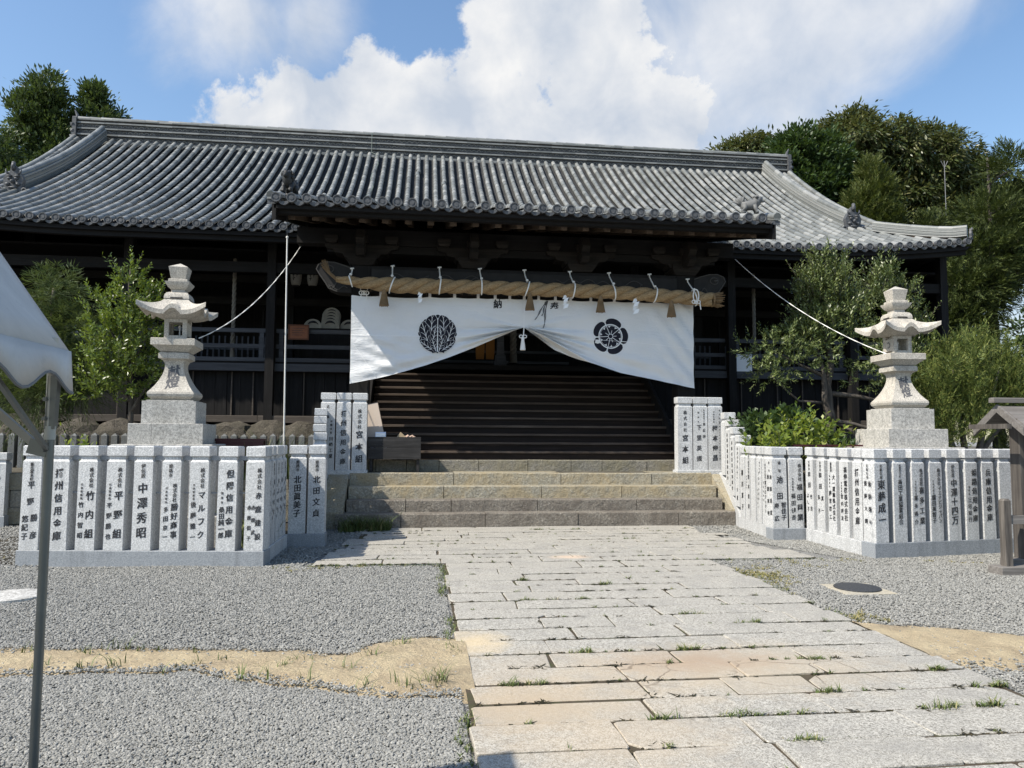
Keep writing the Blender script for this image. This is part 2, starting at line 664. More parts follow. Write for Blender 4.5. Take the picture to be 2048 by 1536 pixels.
sand_sheet("sand_patch", -5.6, 0.36, 4.4, 6.7)
sand_sheet("sand_patch", 3.78, 6.6, 4.6, 6.6)


# loose gravel ------------------------------------------------------
def gravel_group(smin, smax):
    ng = bpy.data.node_groups.new("gravel_nodes", 'GeometryNodeTree')
    ng.interface.new_socket("Geometry", in_out='INPUT', socket_type='NodeSocketGeometry')
    ng.interface.new_socket("Geometry", in_out='OUTPUT', socket_type='NodeSocketGeometry')
    N, L = ng.nodes, ng.links
    gi, go = N.new('NodeGroupInput'), N.new('NodeGroupOutput')
    m2p = N.new('GeometryNodeMeshToPoints')
    ico = N.new('GeometryNodeMeshIcoSphere')
    ico.inputs['Radius'].default_value = 1.0
    ico.inputs['Subdivisions'].default_value = 1
    sm = N.new('GeometryNodeSetMaterial')
    sm.inputs['Material'].default_value = GRAVEL_STONE
    L.new(ico.outputs['Mesh'], sm.inputs['Geometry'])
    iop = N.new('GeometryNodeInstanceOnPoints')
    rot = N.new('FunctionNodeRandomValue')
    rot.data_type = 'FLOAT_VECTOR'
    rot.inputs['Min'].default_value = (-0.5, -0.5, 0)
    rot.inputs['Max'].default_value = (0.5, 0.5, 6.28)
    scl = N.new('FunctionNodeRandomValue')
    scl.data_type = 'FLOAT_VECTOR'
    scl.inputs['Min'].default_value = (smin, smin * 0.65, smin * 0.45)
    scl.inputs['Max'].default_value = (smax, smax * 0.8, smax * 0.52)
    L.new(gi.outputs[0], m2p.inputs['Mesh'])
    L.new(m2p.outputs['Points'], iop.inputs['Points'])
    L.new(sm.outputs['Geometry'], iop.inputs['Instance'])
    L.new(rot.outputs['Value'], iop.inputs['Rotation'])
    L.new(scl.outputs['Value'], iop.inputs['Scale'])
    L.new(iop.outputs['Instances'], go.inputs[0])
    return ng


def in_path(x, y):
    a = (x > 0.27) & (x < 3.83) & (y < 9.7)
    b = (y >= 9.62) & (x > -1.5 + 0.2 * (y - 9.6)) & (x < 5.8 - 0.35 * (y - 9.6))
    return a | b


def in_view(x, y, pad=0.3):
    # rough ground wedge that the photograph and near positions around it can see
    d = x * math.sin(yaw) + y * math.cos(yaw)
    s = x * math.cos(yaw) - y * math.sin(yaw)
    return (d > 2.9) & (np.abs(s) < 0.72 * d + pad)


def gravel(name, n, x0, x1, y0, y1, smin, smax, zoff):
    x = RNG.uniform(x0, x1, n)
    y = RNG.uniform(y0, y1, n)
    k_ = in_view(x, y) & ~in_path(x, y)
    x, y = x[k_], y[k_]
    d = sand_depth(x, y)
    k_ = (d < np.abs(RNG.normal(0, 0.07, len(x))) - 0.02) | (RNG.random(len(x)) < 0.03)
    x, y, d = x[k_], y[k_], d[k_]
    z = zoff + RNG.uniform(-0.006, 0.006, len(x)) + np.where(d > 0.03, 0.02, 0) + vnoise(x, y, 1.3, 3) * 0.008
    me = bpy.data.meshes.new(name)
    me.vertices.add(len(x))
    me.vertices.foreach_set('co', np.stack([x, y, z], -1).astype(np.float32).ravel())
    me.update()
    o = link(name, me)
    md = o.modifiers.new("scatter", 'NODES')
    md.node_group = gravel_group(smin, smax)
    return tag(o, kind='stuff')


gravel("gravel", 120000, -3.2, 0.35, 2.9, 5.6, 0.0075, 0.0135, -0.024)
gravel("gravel", 150000, -6.5, 0.35, 5.3, 9.85, 0.008, 0.0145, -0.024)
gravel("gravel", 150000, 3.75, 9.5, 4.3, 11.8, 0.008, 0.0145, -0.024)
gravel("gravel", 16000, -10.5, -4.6, 9.6, 14.6, 0.013, 0.024, -0.022)
gravel("gravel", 9000, -1.95, 0.3, 9.6, 13.4, 0.010, 0.019, -0.022)
gravel("gravel", 7000, 3.8, 5.9, 10.6, 13.5, 0.010, 0.019, -0.022)

# ------------------------------------------------------------------ paved path
k = M("sunbleached_paving_granite")
vw = k.coord(world=True)
v = k.coord()
g1 = k.noise(v, 130, 3, 0.75)
g2 = k.noise(v, 45, 4, 0.7)
s = k.math('ADD', k.math('MULTIPLY', g1, 0.65), k.math('MULTIPLY', g2, 0.35))
c = k.ramp(s, [(0.41, (0.135, 0.126, 0.108)), (0.49, (0.335, 0.316, 0.276)), (0.57, (0.54, 0.515, 0.46))])
c = k.mix(k.math('MULTIPLY', k.objrand(), 0.22), c, (0.34, 0.315, 0.27))
dk = k.noise(vw, 2.6, 8, 0.72, 0.6)
c = k.mix(k.ramp(dk, [(0.46, 0.0), (0.66, 0.6)]), c, (0.25, 0.24, 0.22))


def spot(cx, cy, rx, ry, amount):
    mp = k.new('ShaderNodeMapping')
    mp.inputs['Location'].default_value = (-cx / rx, -cy / ry, 0)
    mp.inputs['Scale'].default_value = (1 / rx, 1 / ry, 0)
    g = k.new('ShaderNodeNewGeometry')
    k.L.new(g.outputs['Position'], mp.inputs['Vector'])
    ln = k.new('ShaderNodeVectorMath', operation='LENGTH')
    k.L.new(mp.outputs[0], ln.inputs[0])
    e = k.math('ADD', ln.outputs['Value'], k.math('MULTIPLY', k.math('SUBTRACT', k.noise(vw, 5.5, 7, 0.65), 0.5), 1.1))
    return k.math('MULTIPLY', k.ramp(e, [(0.15, 1.0), (0.6, 0.55), (1.25, 0.0)]), amount)


for (cx_, cy_, rx_, ry_, am_, col_) in [(2.2, 5.1, 1.35, 0.75, 0.75, (0.43, 0.36, 0.265)), (1.95, 5.25, 0.85, 0.36, 0.6, (0.32, 0.225, 0.155)), (0.9, 4.6, 1.1, 1.3, 0.45, (0.46, 0.37, 0.26)),
                                        (0.62, 4.55, 0.55, 0.55, 0.7, (0.41, 0.325, 0.225)), (0.42, 5.9, 0.35, 0.45, 0.6, (0.62, 0.48, 0.28)),
                                        (2.0, 9.95, 0.35, 0.22, 0.7, (0.62, 0.46, 0.33)), (1.1, 3.9, 0.8, 0.4, 0.25, (0.5, 0.4, 0.28))]:
    c = k.mix(spot(cx_, cy_, rx_, ry_, am_), c, col_)
vd = k.new('ShaderNodeTexVoronoi')
vd.feature = 'DISTANCE_TO_EDGE'
vd.inputs['Scale'].default_value = 2.6
dist_v = k.new('ShaderNodeMix', data_type='VECTOR')
dist_v.inputs['Factor'].default_value = 0.12
nz = k.new('ShaderNodeTexNoise')
nz.inputs['Scale'].default_value = 5
k.L.new(vw, nz.inputs['Vector'])
k.L.new(vw, dist_v.inputs['A'])
k.L.new(nz.outputs['Color'], dist_v.inputs['B'])
k.L.new(dist_v.outputs['Result'], vd.inputs['Vector'])
crk = k.math('MULTIPLY', k.ramp(vd.outputs['Distance'], [(0.006, 1.0), (0.02, 0.0)]), k.math('ADD', spot(2.7, 4.98, 0.75, 0.35, 0.9), spot(1.5, 5.0, 0.45, 0.35, 0.7), True))
c = k.mix(crk, c, (0.10, 0.075, 0.05))
hgt = k.math('SUBTRACT', k.math('ADD', s, k.math('MULTIPLY', k.noise(vw, 16, 5, 0.6), 0.8)), k.math('MULTIPLY', crk, 1.2))
k.bump(hgt, 0.5, 0.012)
PAVING = k.set(c, 0.85)

path = tag(link("paved_path", None), kind='structure')
JOINTS = []


def slab(x0, x1, y0, y1):
    j = lambda: random.uniform(-0.014, 0.014)
    h = random.uniform(-0.006, 0.007)
    tl = random.uniform(-0.004, 0.004)
    cs = [(x0 + j(), y0 + j()), (x1 + j(), y0 + j()), (x1 + j(), y1 + j()), (x0 + j(), y1 + j())]
    # optional broken corner
    pts = []
    brk = random.randrange(4) if random.random() < 0.3 else -1
    for i, p in enumerate(cs):
        a, b = cs[i - 1], cs[(i + 1) % 4]
        r_ = random.uniform(0.04, 0.09) if i == brk else random.uniform(0.006, 0.016)
        for q in (a, b):
            d = Vector((q[0] - p[0], q[1] - p[1])).normalized() * r_
            pts.append((p[0] + d.x, p[1] + d.y))
        # one extra midpoint on the edge to the next corner, a little off line
        m_ = ((p[0] + b[0]) / 2 + random.uniform(-0.006, 0.006), (p[1] + b[1]) / 2 + random.uniform(-0.006, 0.006))
        pts.append(m_)
    n = len(pts)
    cxx, cyy = (x0 + x1) / 2, (y0 + y1) / 2
    bevel = 0.005
    vs_ = [(p[0] - cxx, p[1] - cyy, -0.09) for p in pts]
    vs_ += [(p[0] - cxx, p[1] - cyy, h - 0.005 + tl * (p[0] - cxx)) for p in pts]
    for p in pts:
        dx, dy = cxx - p[0], cyy - p[1]
        vs_.append((p[0] - cxx + math.copysign(min(bevel, abs(dx)), dx), p[1] - cyy + math.copysign(min(bevel, abs(dy)), dy), h + tl * (p[0] - cxx)))
    fs = [tuple(range(2 * n, 3 * n))]
    for i in range(n):
        i2 = (i + 1) % n
        fs.append((i, i2, n + i2, n + i))
        fs.append((n + i, n + i2, 2 * n + i2, 2 * n + i))
    me = bpy.data.meshes.new("paving_slab")
    me.from_pydata(vs_, [], fs)
    me.materials.append(PAVING)
    link("paving_slab", me, path, (cxx, cyy, 0))


def slab_row(x0, x1, y0, y1, lo, hi):
    g = lambda: random.uniform(0.003, 0.011)
    xs = [x0]
    while x1 - xs[-1] > hi * 1.25:
        xs.append(xs[-1] + random.uniform(lo, hi))
    xs.append(x1)
    if xs[-1] - xs[-2] < lo * 0.6 and len(xs) > 2:
        xs.pop(-2)
    for a, b in zip(xs[:-1], xs[1:]):
        slab(a + g() * .8, b - g() * .8, y0 + .005 + g() * 1.5, y1 - g() * 1.5)
        JOINTS.append(('v', a, y0, y1))
    JOINTS.append(('h', y0, x0, x1))


y = 2.45
while y < 9.60:
    d = random.uniform(0.31, 0.40)
    if y + d > 9.45:
        d = 9.62 - y
    slab_row(0.30 + random.uniform(-0.02, 0.03), 3.81 + random.uniform(-0.04, 0.04), y, y + d, 0.55, 1.2)
    y += d
y = 9.62
i = 0
while y < 13.36:
    d = random.uniform(0.30, 0.38)
    if y + d > 13.2:
        d = 13.39 - y
    t = (y - 9.62) / 3.7
    xl = -1.42 + random.uniform(0.0, 0.3) + (0.25 if t > 0.3 else 0)
    xr = 5.45 - 1.0 * min(t, 0.5) + random.uniform(-0.2, 0.25)
    slab_row(xl, xr, y, y + d, 0.6, 1.35)
    y += d
    i += 1

# ------------------------------------------------------------------ grass and weeds
k = M("weed_green")
c = k.ramp(k.island(), [(0.0, (0.055, 0.085, 0.022)), (0.6, (0.10, 0.135, 0.035)), (0.85, (0.16, 0.17, 0.06)), (1.0, (0.24, 0.21, 0.10))])
k.b.inputs['Subsurface Weight'].default_value = 0.0
WEED = k.set(c, 0.6)


def blades(centers, nper, hgt, spread, width=0.006, lean=0.7, zfun=None):
    """thin curved blades of grass; returns verts, faces(quads)"""
    V, F = [], []
    b = 0
    for (cx, cy, cz, sc) in centers:
        n = max(2, int(nper * random.uniform(0.6, 1.4)))
        for _ in range(n):
            a = random.uniform(0, 2 * PI)
            rr = spread * sc * math.sqrt(random.random())
            x, y = cx + rr * math.cos(random.uniform(0, 6.28)), cy + rr * math.sin(random.uniform(0, 6.28))
            h = hgt * sc * random.uniform(0.5, 1.2)
            le = lean * random.uniform(0.2, 1.2) * h
            ca, sa = math.cos(a), math.sin(a)
            w = width * random.uniform(0.7, 1.3)
            px, py = -sa * w, ca * w
            for (t, ww) in ((0, 1.0), (0.5, 0.8), (1.0, 0.12)):
                bx, by = x + ca * le * t * t, y + sa * le * t * t
                z = cz + h * (t - 0.25 * t * t * lean)
                V.append((bx - px * ww, by - py * ww, z))
                V.append((bx + px * ww, by + py * ww, z))
            F.append((b, b + 1, b + 3, b + 2))
            F.append((b + 2, b + 3, b + 5, b + 4))
            b += 6
    return V, F


def grass(name, centers, nper, hgt, spread, width=0.006, lean=0.7, mat=None):
    V, F = blades(centers, nper, hgt, spread, width, lean)
    me = fast_mesh(name, np.array(V), np.array(F), mat or WEED)
    return tag(link(name, me), kind='stuff')


C_ = []
for j in JOINTS:
    if j[0] == 'h':
        L_ = j[3] - j[2]
        x = j[2] + random.uniform(0, 0.3)
        while x < j[3]:
            if mnoise.noise(Vector((x * 1.7, j[1] * 2.3, 1.0))) > -0.22:
                C_.append((x, j[1] + .006, -0.010, random.uniform(0.3, 0.9)))
            x += random.uniform(0.04, 0.16)
    elif random.random() < 0.25:
        C_.append((j[1], random.uniform(j[2], j[3]), -0.014, random.uniform(0.5, 1.0)))
grass("joint_grass", [c_ for c_ in C_ if random.random() < .20 * (1 + mnoise.noise(Vector((c_[0] * 1.1, c_[1] * 1.1, 7))))], 14, 0.055, 0.035, 0.0035, 1.2)
k = M("dark_dry_moss")
MOSS = k.set(k.ramp(k.island(), [(0.0, (0.016, 0.015, 0.008)), (0.7, (0.035, 0.032, 0.015)), (1.0, (0.075, 0.058, 0.03))]), 0.9)
grass("joint_moss", [(a_, b_, c_, d_ * 1.1) for (a_, b_, c_, d_) in C_], 22, 0.028, 0.036, 0.007, 2.2, MOSS)
C_ = []
for (x, y) in [(1.43, 4.20),(1.94, 4.15),(2.10, 4.00),(2.00, 5.65),(2.82, 5.35),(3.60, 4.83),(3.73, 4.54),(1.21, 5.62),(0.64, 5.04),(1.19, 7.25),(2.01, 8.03),(2.47, 6.63),(2.87, 6.40),(2.06, 12.86),(2.67, 12.81),(1.20, 8.39),(2.59, 4.66),(3.17, 4.13),(3.42, 4.12),(1.57, 7.56),(3.36, 11.78)]:
    y = min([j_[1] for j_ in JOINTS if j_[0] == 'h' and j_[2] - .1 < x < j_[3] + .1], key=lambda q_: abs(q_ - y))
    for q in range(7):
        C_.append((x + random.gauss(0, .07), y + random.gauss(0, .008), -0.010, random.uniform(.5, 1.0)))
grass("path_tufts", C_, 13, 0.065, 0.035, 0.0034, 1.2)
C_ = []
for yy in np.arange(3.4, 9.6, 0.05):
    t = mnoise.noise(Vector((0, yy * 0.9, 5)))
    if t > -0.05:
        C_.append((0.27 + random.uniform(-0.06, 0.04), yy, -0.03, random.uniform(0.35, 0.9 + t)))
    t = mnoise.noise(Vector((9, yy * 0.8, 5)))
    if t > 0.1:
        C_.append((3.87 + random.uniform(-0.04, 0.10), yy, -0.03, random.uniform(0.3, 0.9)))
for xx in np.arange(-1.4, 0.3, 0.05):
    C_.append((xx, 9.60 + random.uniform(-0.06, 0.02), -0.03, random.uniform(0.4, 0.9)))
for xx in np.arange(3.9, 5.4, 0.06):
    if random.random() < 0.6:
        C_.append((xx, 9.60 + random.uniform(-0.06, 0.02), -0.03, random.uniform(0.3, 0.7)))
grass("edge_grass", C_, 12, 0.075, 0.045, 0.0035, 1.0)
C_ = []
for (x, y, s_) in [(0.0, 5.0, 1.2), (0.12, 4.95, 1.3), (0.2, 5.05, 1.2), (0.15, 5.15, 1.0), (-0.35, 5.65, 1.0), (-0.5, 5.35, 0.8), (-0.75, 5.15, 1.1),
                   (-0.35, 4.98, 0.9), (-0.12, 4.95, 1.1), (-0.95, 5.2, 0.9), (-1.05, 5.25, 1.0), (-1.2, 5.3, 0.9), (-1.4, 5.65, 0.9), (-1.55, 5.6, 0.8), (-1.65, 5.85, 0.7),
                   (-1.95, 5.95, 0.7), (-2.2, 6.0, 1.0), (-2.3, 6.05, 1.1), (-2.4, 5.9, 0.9), (-2.1, 5.6, 1.0), (-2.3, 5.55, 0.9), (-2.6, 5.6, 0.7),
                   (-2.9, 6.0, 0.9), (-3.1, 5.7, 0.9), (-0.8, 5.6, 0.7), (-0.95, 5.45, 0.6), (-1.7, 5.4, 0.7), (-0.15, 5.9, 0.9)]:
    C_.append((x, y, -0.01, s_))
    if random.random() < 0.6:
        C_.append((x + random.uniform(-0.12, 0.12), y + random.uniform(-0.1, 0.1), -0.01, s_ * 0.7))
grass("sand_weeds", C_, 8, 0.12, 0.06, 0.0034, 1.1)
C_ = []
for _ in range(150):
    a, b = random.gauss(0, 1), random.gauss(0, 1)
    C_.append((4.05 + 0.16 * a, 8.45 + 0.30 * b, -0.03, random.uniform(0.4, 0.9)))
for _ in range(25):
    C_.append((4.05 + random.gauss(0, .12), 6.4 + random.gauss(0, .12), -0.03, random.uniform(0.4, 0.9)))
    C_.append((random.uniform(4.3, 5.9), random.uniform(8.9, 9.6), -0.03, random.uniform(0.3, 0.8)))
for (x, y) in [(4.9, 9.35), (5.7, 9.4), (5.0, 9.1), (6.8, 9.3), (7.2, 9.1), (-1.7, 9.5), (-1.3, 9.45), (-0.9, 9.5), (-1.6, 9.35), (-5.3, 9.6), (-5.6, 10.5), (4.9, 13.0), (4.3, 12.4)]:
    for _ in range(5):
        C_.append((x + random.gauss(0, .1), y + random.gauss(0, .06), -0.03, random.uniform(0.4, 0.9)))
k = M("dry_yellow_weed")
DRYWEED = k.set(k.ramp(k.island(), [(0.0, (0.10, 0.11, 0.03)), (0.5, (0.22, 0.20, 0.07)), (1.0, (0.32, 0.26, 0.12))]), 0.7)
grass("gravel_weeds", C_, 16, 0.06, 0.045, 0.0035, 1.0, DRYWEED)
C_ = [(random.uniform(-1.35, -0.55), random.uniform(12.95, 13.35), -0.02, random.uniform(0.5, 1.2)) for _ in range(60)]
grass("stair_grass", C_, 18, 0.30, 0.08, 0.006, 0.9)

mb = MB()
mb.add([(-4.9, 10.02, -0.02), (-2.1, 9.98, -0.02), (-2.1, 14.42, -0.02), (-6.5, 14.42, -0.02), (-6.5, 11.0, -0.02)], [(0, 1, 2, 3, 4)])
mb.add([(6.35, 9.86, -0.02), (9.6, 10.15, -0.02), (9.8, 14.5, -0.02), (6.35, 14.5, -0.02)], [(0, 1, 2, 3)])
GSOIL_SHADE = M("garden_soil_darkened_as_shade")  # soil colour also carries the painted shade seen dark through the fence gaps
v = GSOIL_SHADE.coord(world=True)
GSOIL_SHADE.bump(GSOIL_SHADE.noise(v, 25, 6, 0.65), 0.8, 0.03)
gs_m = GSOIL_SHADE.set(GSOIL_SHADE.ramp(GSOIL_SHADE.noise(v, 4, 7, 0.65), [(0.35, (0.02, 0.018, 0.012)), (0.7, (0.06, 0.05, 0.035))]), 0.95)
tag(mb.build("garden_soil_and_shade", gs_m), kind='structure')
# ------------------------------------------------------------------ stone stairs and terrace
def m_step(name, c1, c2, c3, moss):
    k = M(name)
    v = k.coord()
    vw = k.coord(world=True)
    n = k.noise(v, 34, 6, 0.7)
    b_ = k.noise(vw, 2.4, 8, 0.65, 0.6)
    c = k.ramp(n, [(0.3, c1), (0.55, c2), (0.75, c3)])
    c = k.mix(k.ramp(b_, [(0.40, 0.0), (0.62, 0.75)]), c, moss)
    c = k.mix(k.ramp(k.noise(vw, 9, 5, 0.7), [(0.6, 0.0), (0.7, 0.5)]), c, (0.05, 0.045, 0.04))
    k.bump(k.math('ADD', n, k.math('MULTIPLY', k.noise(v, 9, 5, 0.6), 1.6)), 0.9, 0.03)
    return k.set(c, 0.92)


STEP_WARM = m_step("ochre_lichen_step_stone", (0.17, 0.155, 0.12), (0.35, 0.325, 0.26), (0.56, 0.535, 0.46), (0.36, 0.29, 0.175))
STEP_DARK = m_step("dark_brown_step_stone", (0.10, 0.09, 0.075), (0.25, 0.225, 0.19), (0.50, 0.47, 0.41), (0.14, 0.12, 0.10))
STEP_GREY = m_step("grey_base_stone", (0.13, 0.12, 0.10), (0.24, 0.225, 0.19), (0.36, 0.34, 0.30), (0.20, 0.18, 0.12))
ROCK = m_step("rough_foundation_rock", (0.035, 0.031, 0.026), (0.10, 0.088, 0.072), (0.24, 0.21, 0.17), (0.06, 0.055, 0.04))

mb = MB()
mb.box(-60, -1.75, 14.55, 80, -0.2, 0.915)
mb.box(6.15, 60, 14.55, 80, -0.2, 0.915)
mb.box(-1.75, 6.15, 14.60, 80, -0.2, 0.913)
TER = k = M("terrace_earth")
v = k.coord(world=True)
k.bump(k.noise(v, 20, 6, 0.6), 0.6, 0.03)
TERRACE = k.set(k.ramp(k.noise(v, 3, 7, 0.65), [(0.35, (0.05, 0.045, 0.035)), (0.7, (0.14, 0.125, 0.095))]), 0.95)
tag(mb.build("terrace", TERRACE), kind='structure')
retain = thing("retaining_wall", "low wall of squared stone blocks behind the left fence", "wall", (-5.5, 14.5, 0))
for row in range(3):
    x = -9.4 + 0.2 * (row % 2)
    while x < -1.9:
        w = random.uniform(0.6, 1.0)
        m_ = MB()
        m_.box(x + .008, min(x + w, -1.75) - .008, 14.40 + random.uniform(0, .02), 14.548, row * 0.305 + .004, row * 0.305 + 0.30, 0.012)
        m_.build("stone_block", STEP_GREY, retain)
        x += w

stairs = thing("stone_stairs", "four worn stone steps leading from the path up to the wooden stairs", "stairs", (2.2, 13.4, 0))


def stone_run(parent, name, mat, x0, x1, y0, y1, z0, z1, cuts, bev=0.015):
    xs = [x0] + cuts + [x1]
    for a, b in zip(xs[:-1], xs[1:]):
        m_ = MB()
        dz, dy = random.uniform(-.006, .004), random.uniform(-.01, .01)
        a_, b_ = a + 0.006, b - 0.006
        n = max(2, int((b - a) / 0.22))
        # front edge slightly wavy: build as strip of sections
        prof = [(y0 + dy, z0), (y0 + dy, z1 + dz - bev), (y0 + dy + bev, z1 + dz), (y1, z1 + dz)]
        vs_, fs = [], []
        for i in range(n + 1):
            x = a_ + (b_ - a_) * i / n
            for q, (yy, zz) in enumerate(prof):
                wob = mnoise.noise(Vector((x * 2.5, zz * 3, y0))) * 0.014 if q < 3 else 0
                vs_.append((x, yy + wob, zz + (mnoise.noise(Vector((x * 2, y0, 3))) * 0.010 if q in (1, 2) else 0)))
            vs_.append((x, y1, z0))
        for i in range(n):
            for q in range(5):
                q2 = (q + 1) % 5
                fs.append((i * 5 + q, (i + 1) * 5 + q, (i + 1) * 5 + q2, i * 5 + q2))
        fs.append((0, 1, 2, 3, 4))
        e = n * 5
        fs.append((e + 4, e + 3, e + 2, e + 1, e))
        m_.add(vs_, fs)
        m_.build(name, mat, parent)


STY = [13.40, 13.73, 14.06, 14.40]
STZ = [0.24, 0.455, 0.685, 0.915]
stone_run(stairs, "step_stone", STEP_DARK, -1.50, 5.86, STY[0], STY[1] + .06, -0.1, STZ[0], [-0.35, 1.15, 2.85, 4.75])
stone_run(stairs, "step_stone", STEP_DARK, -1.34, 5.74, STY[1], STY[2] + .06, 0.20, STZ[1], [-0.28, 0.55, 2.15, 4.05, 5.0])
stone_run(stairs, "step_stone", STEP_WARM, -1.34, 5.76, STY[2], STY[3] + .06, 0.43, STZ[2], [0.42, 2.28, 3.85])
stone_run(stairs, "step_stone", STEP_WARM, -1.36, 5.80, STY[3], 15.08, 0.66, STZ[3], [0.62, 2.72, 4.55])
for x0, x1 in ((-1.75, -1.37), (5.80, 6.12)):
    m_ = MB()
    m_.prism([(13.46, -0.05), (13.46, 0.27), (13.55, 0.32), (14.50, 0.93), (14.70, 0.93), (14.70, -0.05)], 'x', x0, x1)
    m_.build("side_stone", STEP_WARM, stairs)

# ------------------------------------------------------------------ the hall
hall = thing("shrine_hall", "long dark timber shrine hall with a grey tiled roof and a projecting stair porch", "temple", (2.05, 18.5, 0.915))
HZ = 0.915
XL, XR = -12.4, 14.1        # wall ends
FLOOR = 3.40
base_p = MB()
stone_run(hall, "base_stone", STEP_GREY, -1.42, 5.74, 15.02, 15.45, 0.90, 1.145, [-0.9, -0.3, 0.35, 1.15, 2.15, 3.05, 3.7, 4.65, 5.3])

# wooden stair
stair = MB()
stair.box(-1.16, -1.08, 15.15, 15.25, 1.15, 1.2)
stair_o = stair.build("wooden_stair", BROWNWOOD, hall)
for i in range(1, 12):
    z, y0 = 1.14 + 0.181 * i, 15.2 + 0.27 * (i - 1)
    m_ = MB()
    m_.box(-1.10, 5.42, y0 - 0.03, y0 + 0.285, z - 0.045 + random.uniform(-.003, .003), z, 0.008)
    m_.build("tread", TREADWOOD, stair_o)
    m_ = MB()
    m_.box(-1.09, 5.41, y0 + 0.01 + random.uniform(0, .006), y0 + 0.03, z - 0.185, z - 0.047)
    m_.build("riser", BROWNWOOD, stair_o)
for xs in (-1.17, 5.44):
    m_ = MB()
    m_.prism([(15.05, 1.15), (15.05, 1.34), (18.20, 3.62), (18.3, 3.62), (18.3, 3.3), (15.35, 1.15)], 'x', xs - .035, xs + .035)
    m_.build("stringer", DARKWOOD, stair_o)
    for q in range(9):
        m_ = MB()
        yq = 15.5 + q * 0.31
        zt = 1.15 + (yq - 15.2) * 0.67
        s = 1 if xs > 0 else -1
        m_.box(xs + s * .04, xs + s * .07, yq, yq + .29, 1.0, zt)
        m_.build("side_plank", DARKWOOD, stair_o)

# deck and floor
m_ = MB()
m_.box(XL, -1.21, 18.42, 22.4, 3.27, FLOOR)
m_.box(5.49, XR, 18.42, 22.4, 3.27, FLOOR)
m_.box(-1.205, 5.485, 18.17, 22.4, 3.27, FLOOR - .012)
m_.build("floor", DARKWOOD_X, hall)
m_ = MB()
m_.box(XL, -1.22, 18.36, 18.52, 3.17, 3.352)
m_.build("deck_beam", RAILWOOD, hall)
m_ = MB()
m_.box(5.50, XR, 18.36, 18.52, 3.17, 3.352)
m_.build("deck_beam", RAILWOOD, hall)
# ground sill
for (a, b) in [(XL, -6.2), (-6.19, -3.9), (-3.89, -1.3), (5.5, 8.0), (8.01, 11.2), (11.21, XR)]:
    m_ = MB()
    m_.box(a, b, 18.22, 18.60, 1.93 + random.uniform(-.01, .01), 2.09, 0.01)
    m_.build("sill_beam", SILLWOOD, hall)
# plank wall under the deck
for (a, b) in ((XL, -1.25), (5.52, XR)):
    wall = MB()
    wall.box(a, b, 18.66, 18.72, 0.9, 3.26)
    wall_o = wall.build("lower_wall", DARKWOOD, hall)
    x = a
    while x < b - 0.1:
        w = min(random.uniform(0.20, 0.34), b - x)
        m_ = MB()
        dy = random.uniform(0, 0.035)
        m_.box(x + .004, x + w - .004, 18.56 + dy, 18.64, 2.092, 3.168, 0)
        m_.build("plank", DARKWOOD, wall_o)
        x += w
# thin pale battens on some joints
for x in [-8.9, -8.35, -7.2, -6.35, -5.5, -4.6, -4.1, -2.9, 6.6, 7.3, 8.3, 9.3, 10.0, 10.6, 11.0, 11.9]:
    m_ = MB()
    m_.box(x, x + 0.03, 18.535, 18.558, 2.095, 3.16)
    m_.build("batten", SILLWOOD, wall_o)

# columns
COLX = [-10.35, -6.95, -3.66, -1.30, 5.55, 7.95, 11.3, 13.95]
for x in COLX:
    m_ = MB()
    y0 = 18.30 if x not in (-1.30, 5.55) else 18.9
    m_.box(x - 0.10, x + 0.10, y0 - 0.10, y0 + 0.10, 0.92 if y0 < 18.5 else FLOOR, 6.9)
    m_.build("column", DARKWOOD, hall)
    m_ = MB()
    m_.box(x - 0.13, x + 0.13, 20.6, 20.86, FLOOR, 7.4)
    m_.build("column", DARKWOOD, hall)
# front railing
for (a, b) in ((XL, -10.46), (-10.24, -7.06), (-6.84, -3.77), (-3.55, -1.55), (5.75, 7.84), (8.06, 11.19), (11.41, 13.84)):
    rl = MB()
    rl.box(a, b, 18.42, 18.50, 4.11, 4.21, 0.01)
    ro = rl.build("railing", RAILWOOD, hall)
    m_ = MB()
    m_.box(a, b, 18.43, 18.49, 3.73, 3.83, 0.01)
    m_.build("rail", RAILWOOD, ro)
    m_ = MB()
    m_.box(a, b, 18.40, 18.52, 3.405, 3.50, 0.01)
    m_.build("rail", RAILWOOD, ro)
    n = max(1, int(round((b - a) / 2.4)))
    for q in range(n + 1):
        x = a + 0.12 + (b - a - 0.24) * q / n
        if q in (0, n) and abs(b - a) < 2.2 and q == n:
            continue
        m_ = MB()
        m_.box(x - .05, x + .05, 18.425, 18.495, 3.50, 4.108)
        m_.build("rail_post", RAILWOOD, ro)
# low lattice screens behind the railing
for (a, b) in ((-6.8, -4.0), (-10.0, -7.1), (6.2, 7.8), (8.2, 11.0)):
    lt = MB()
    lt.box(a, b, 19.30, 19.34, 3.78, 3.82)
    lo = lt.build("lattice", RAILWOOD, hall)
    x = a
    while x < b:
        m_ = MB()
        m_.box(x, x + .04, 19.26, 19.298, FLOOR, 4.12)
        m_.build("baluster", RAILWOOD, lo)
        x += 0.14
    m_ = MB()
    m_.box(a, b, 19.342, 19.37, 3.52, 3.56)
    m_.build("rail", RAILWOOD, lo)

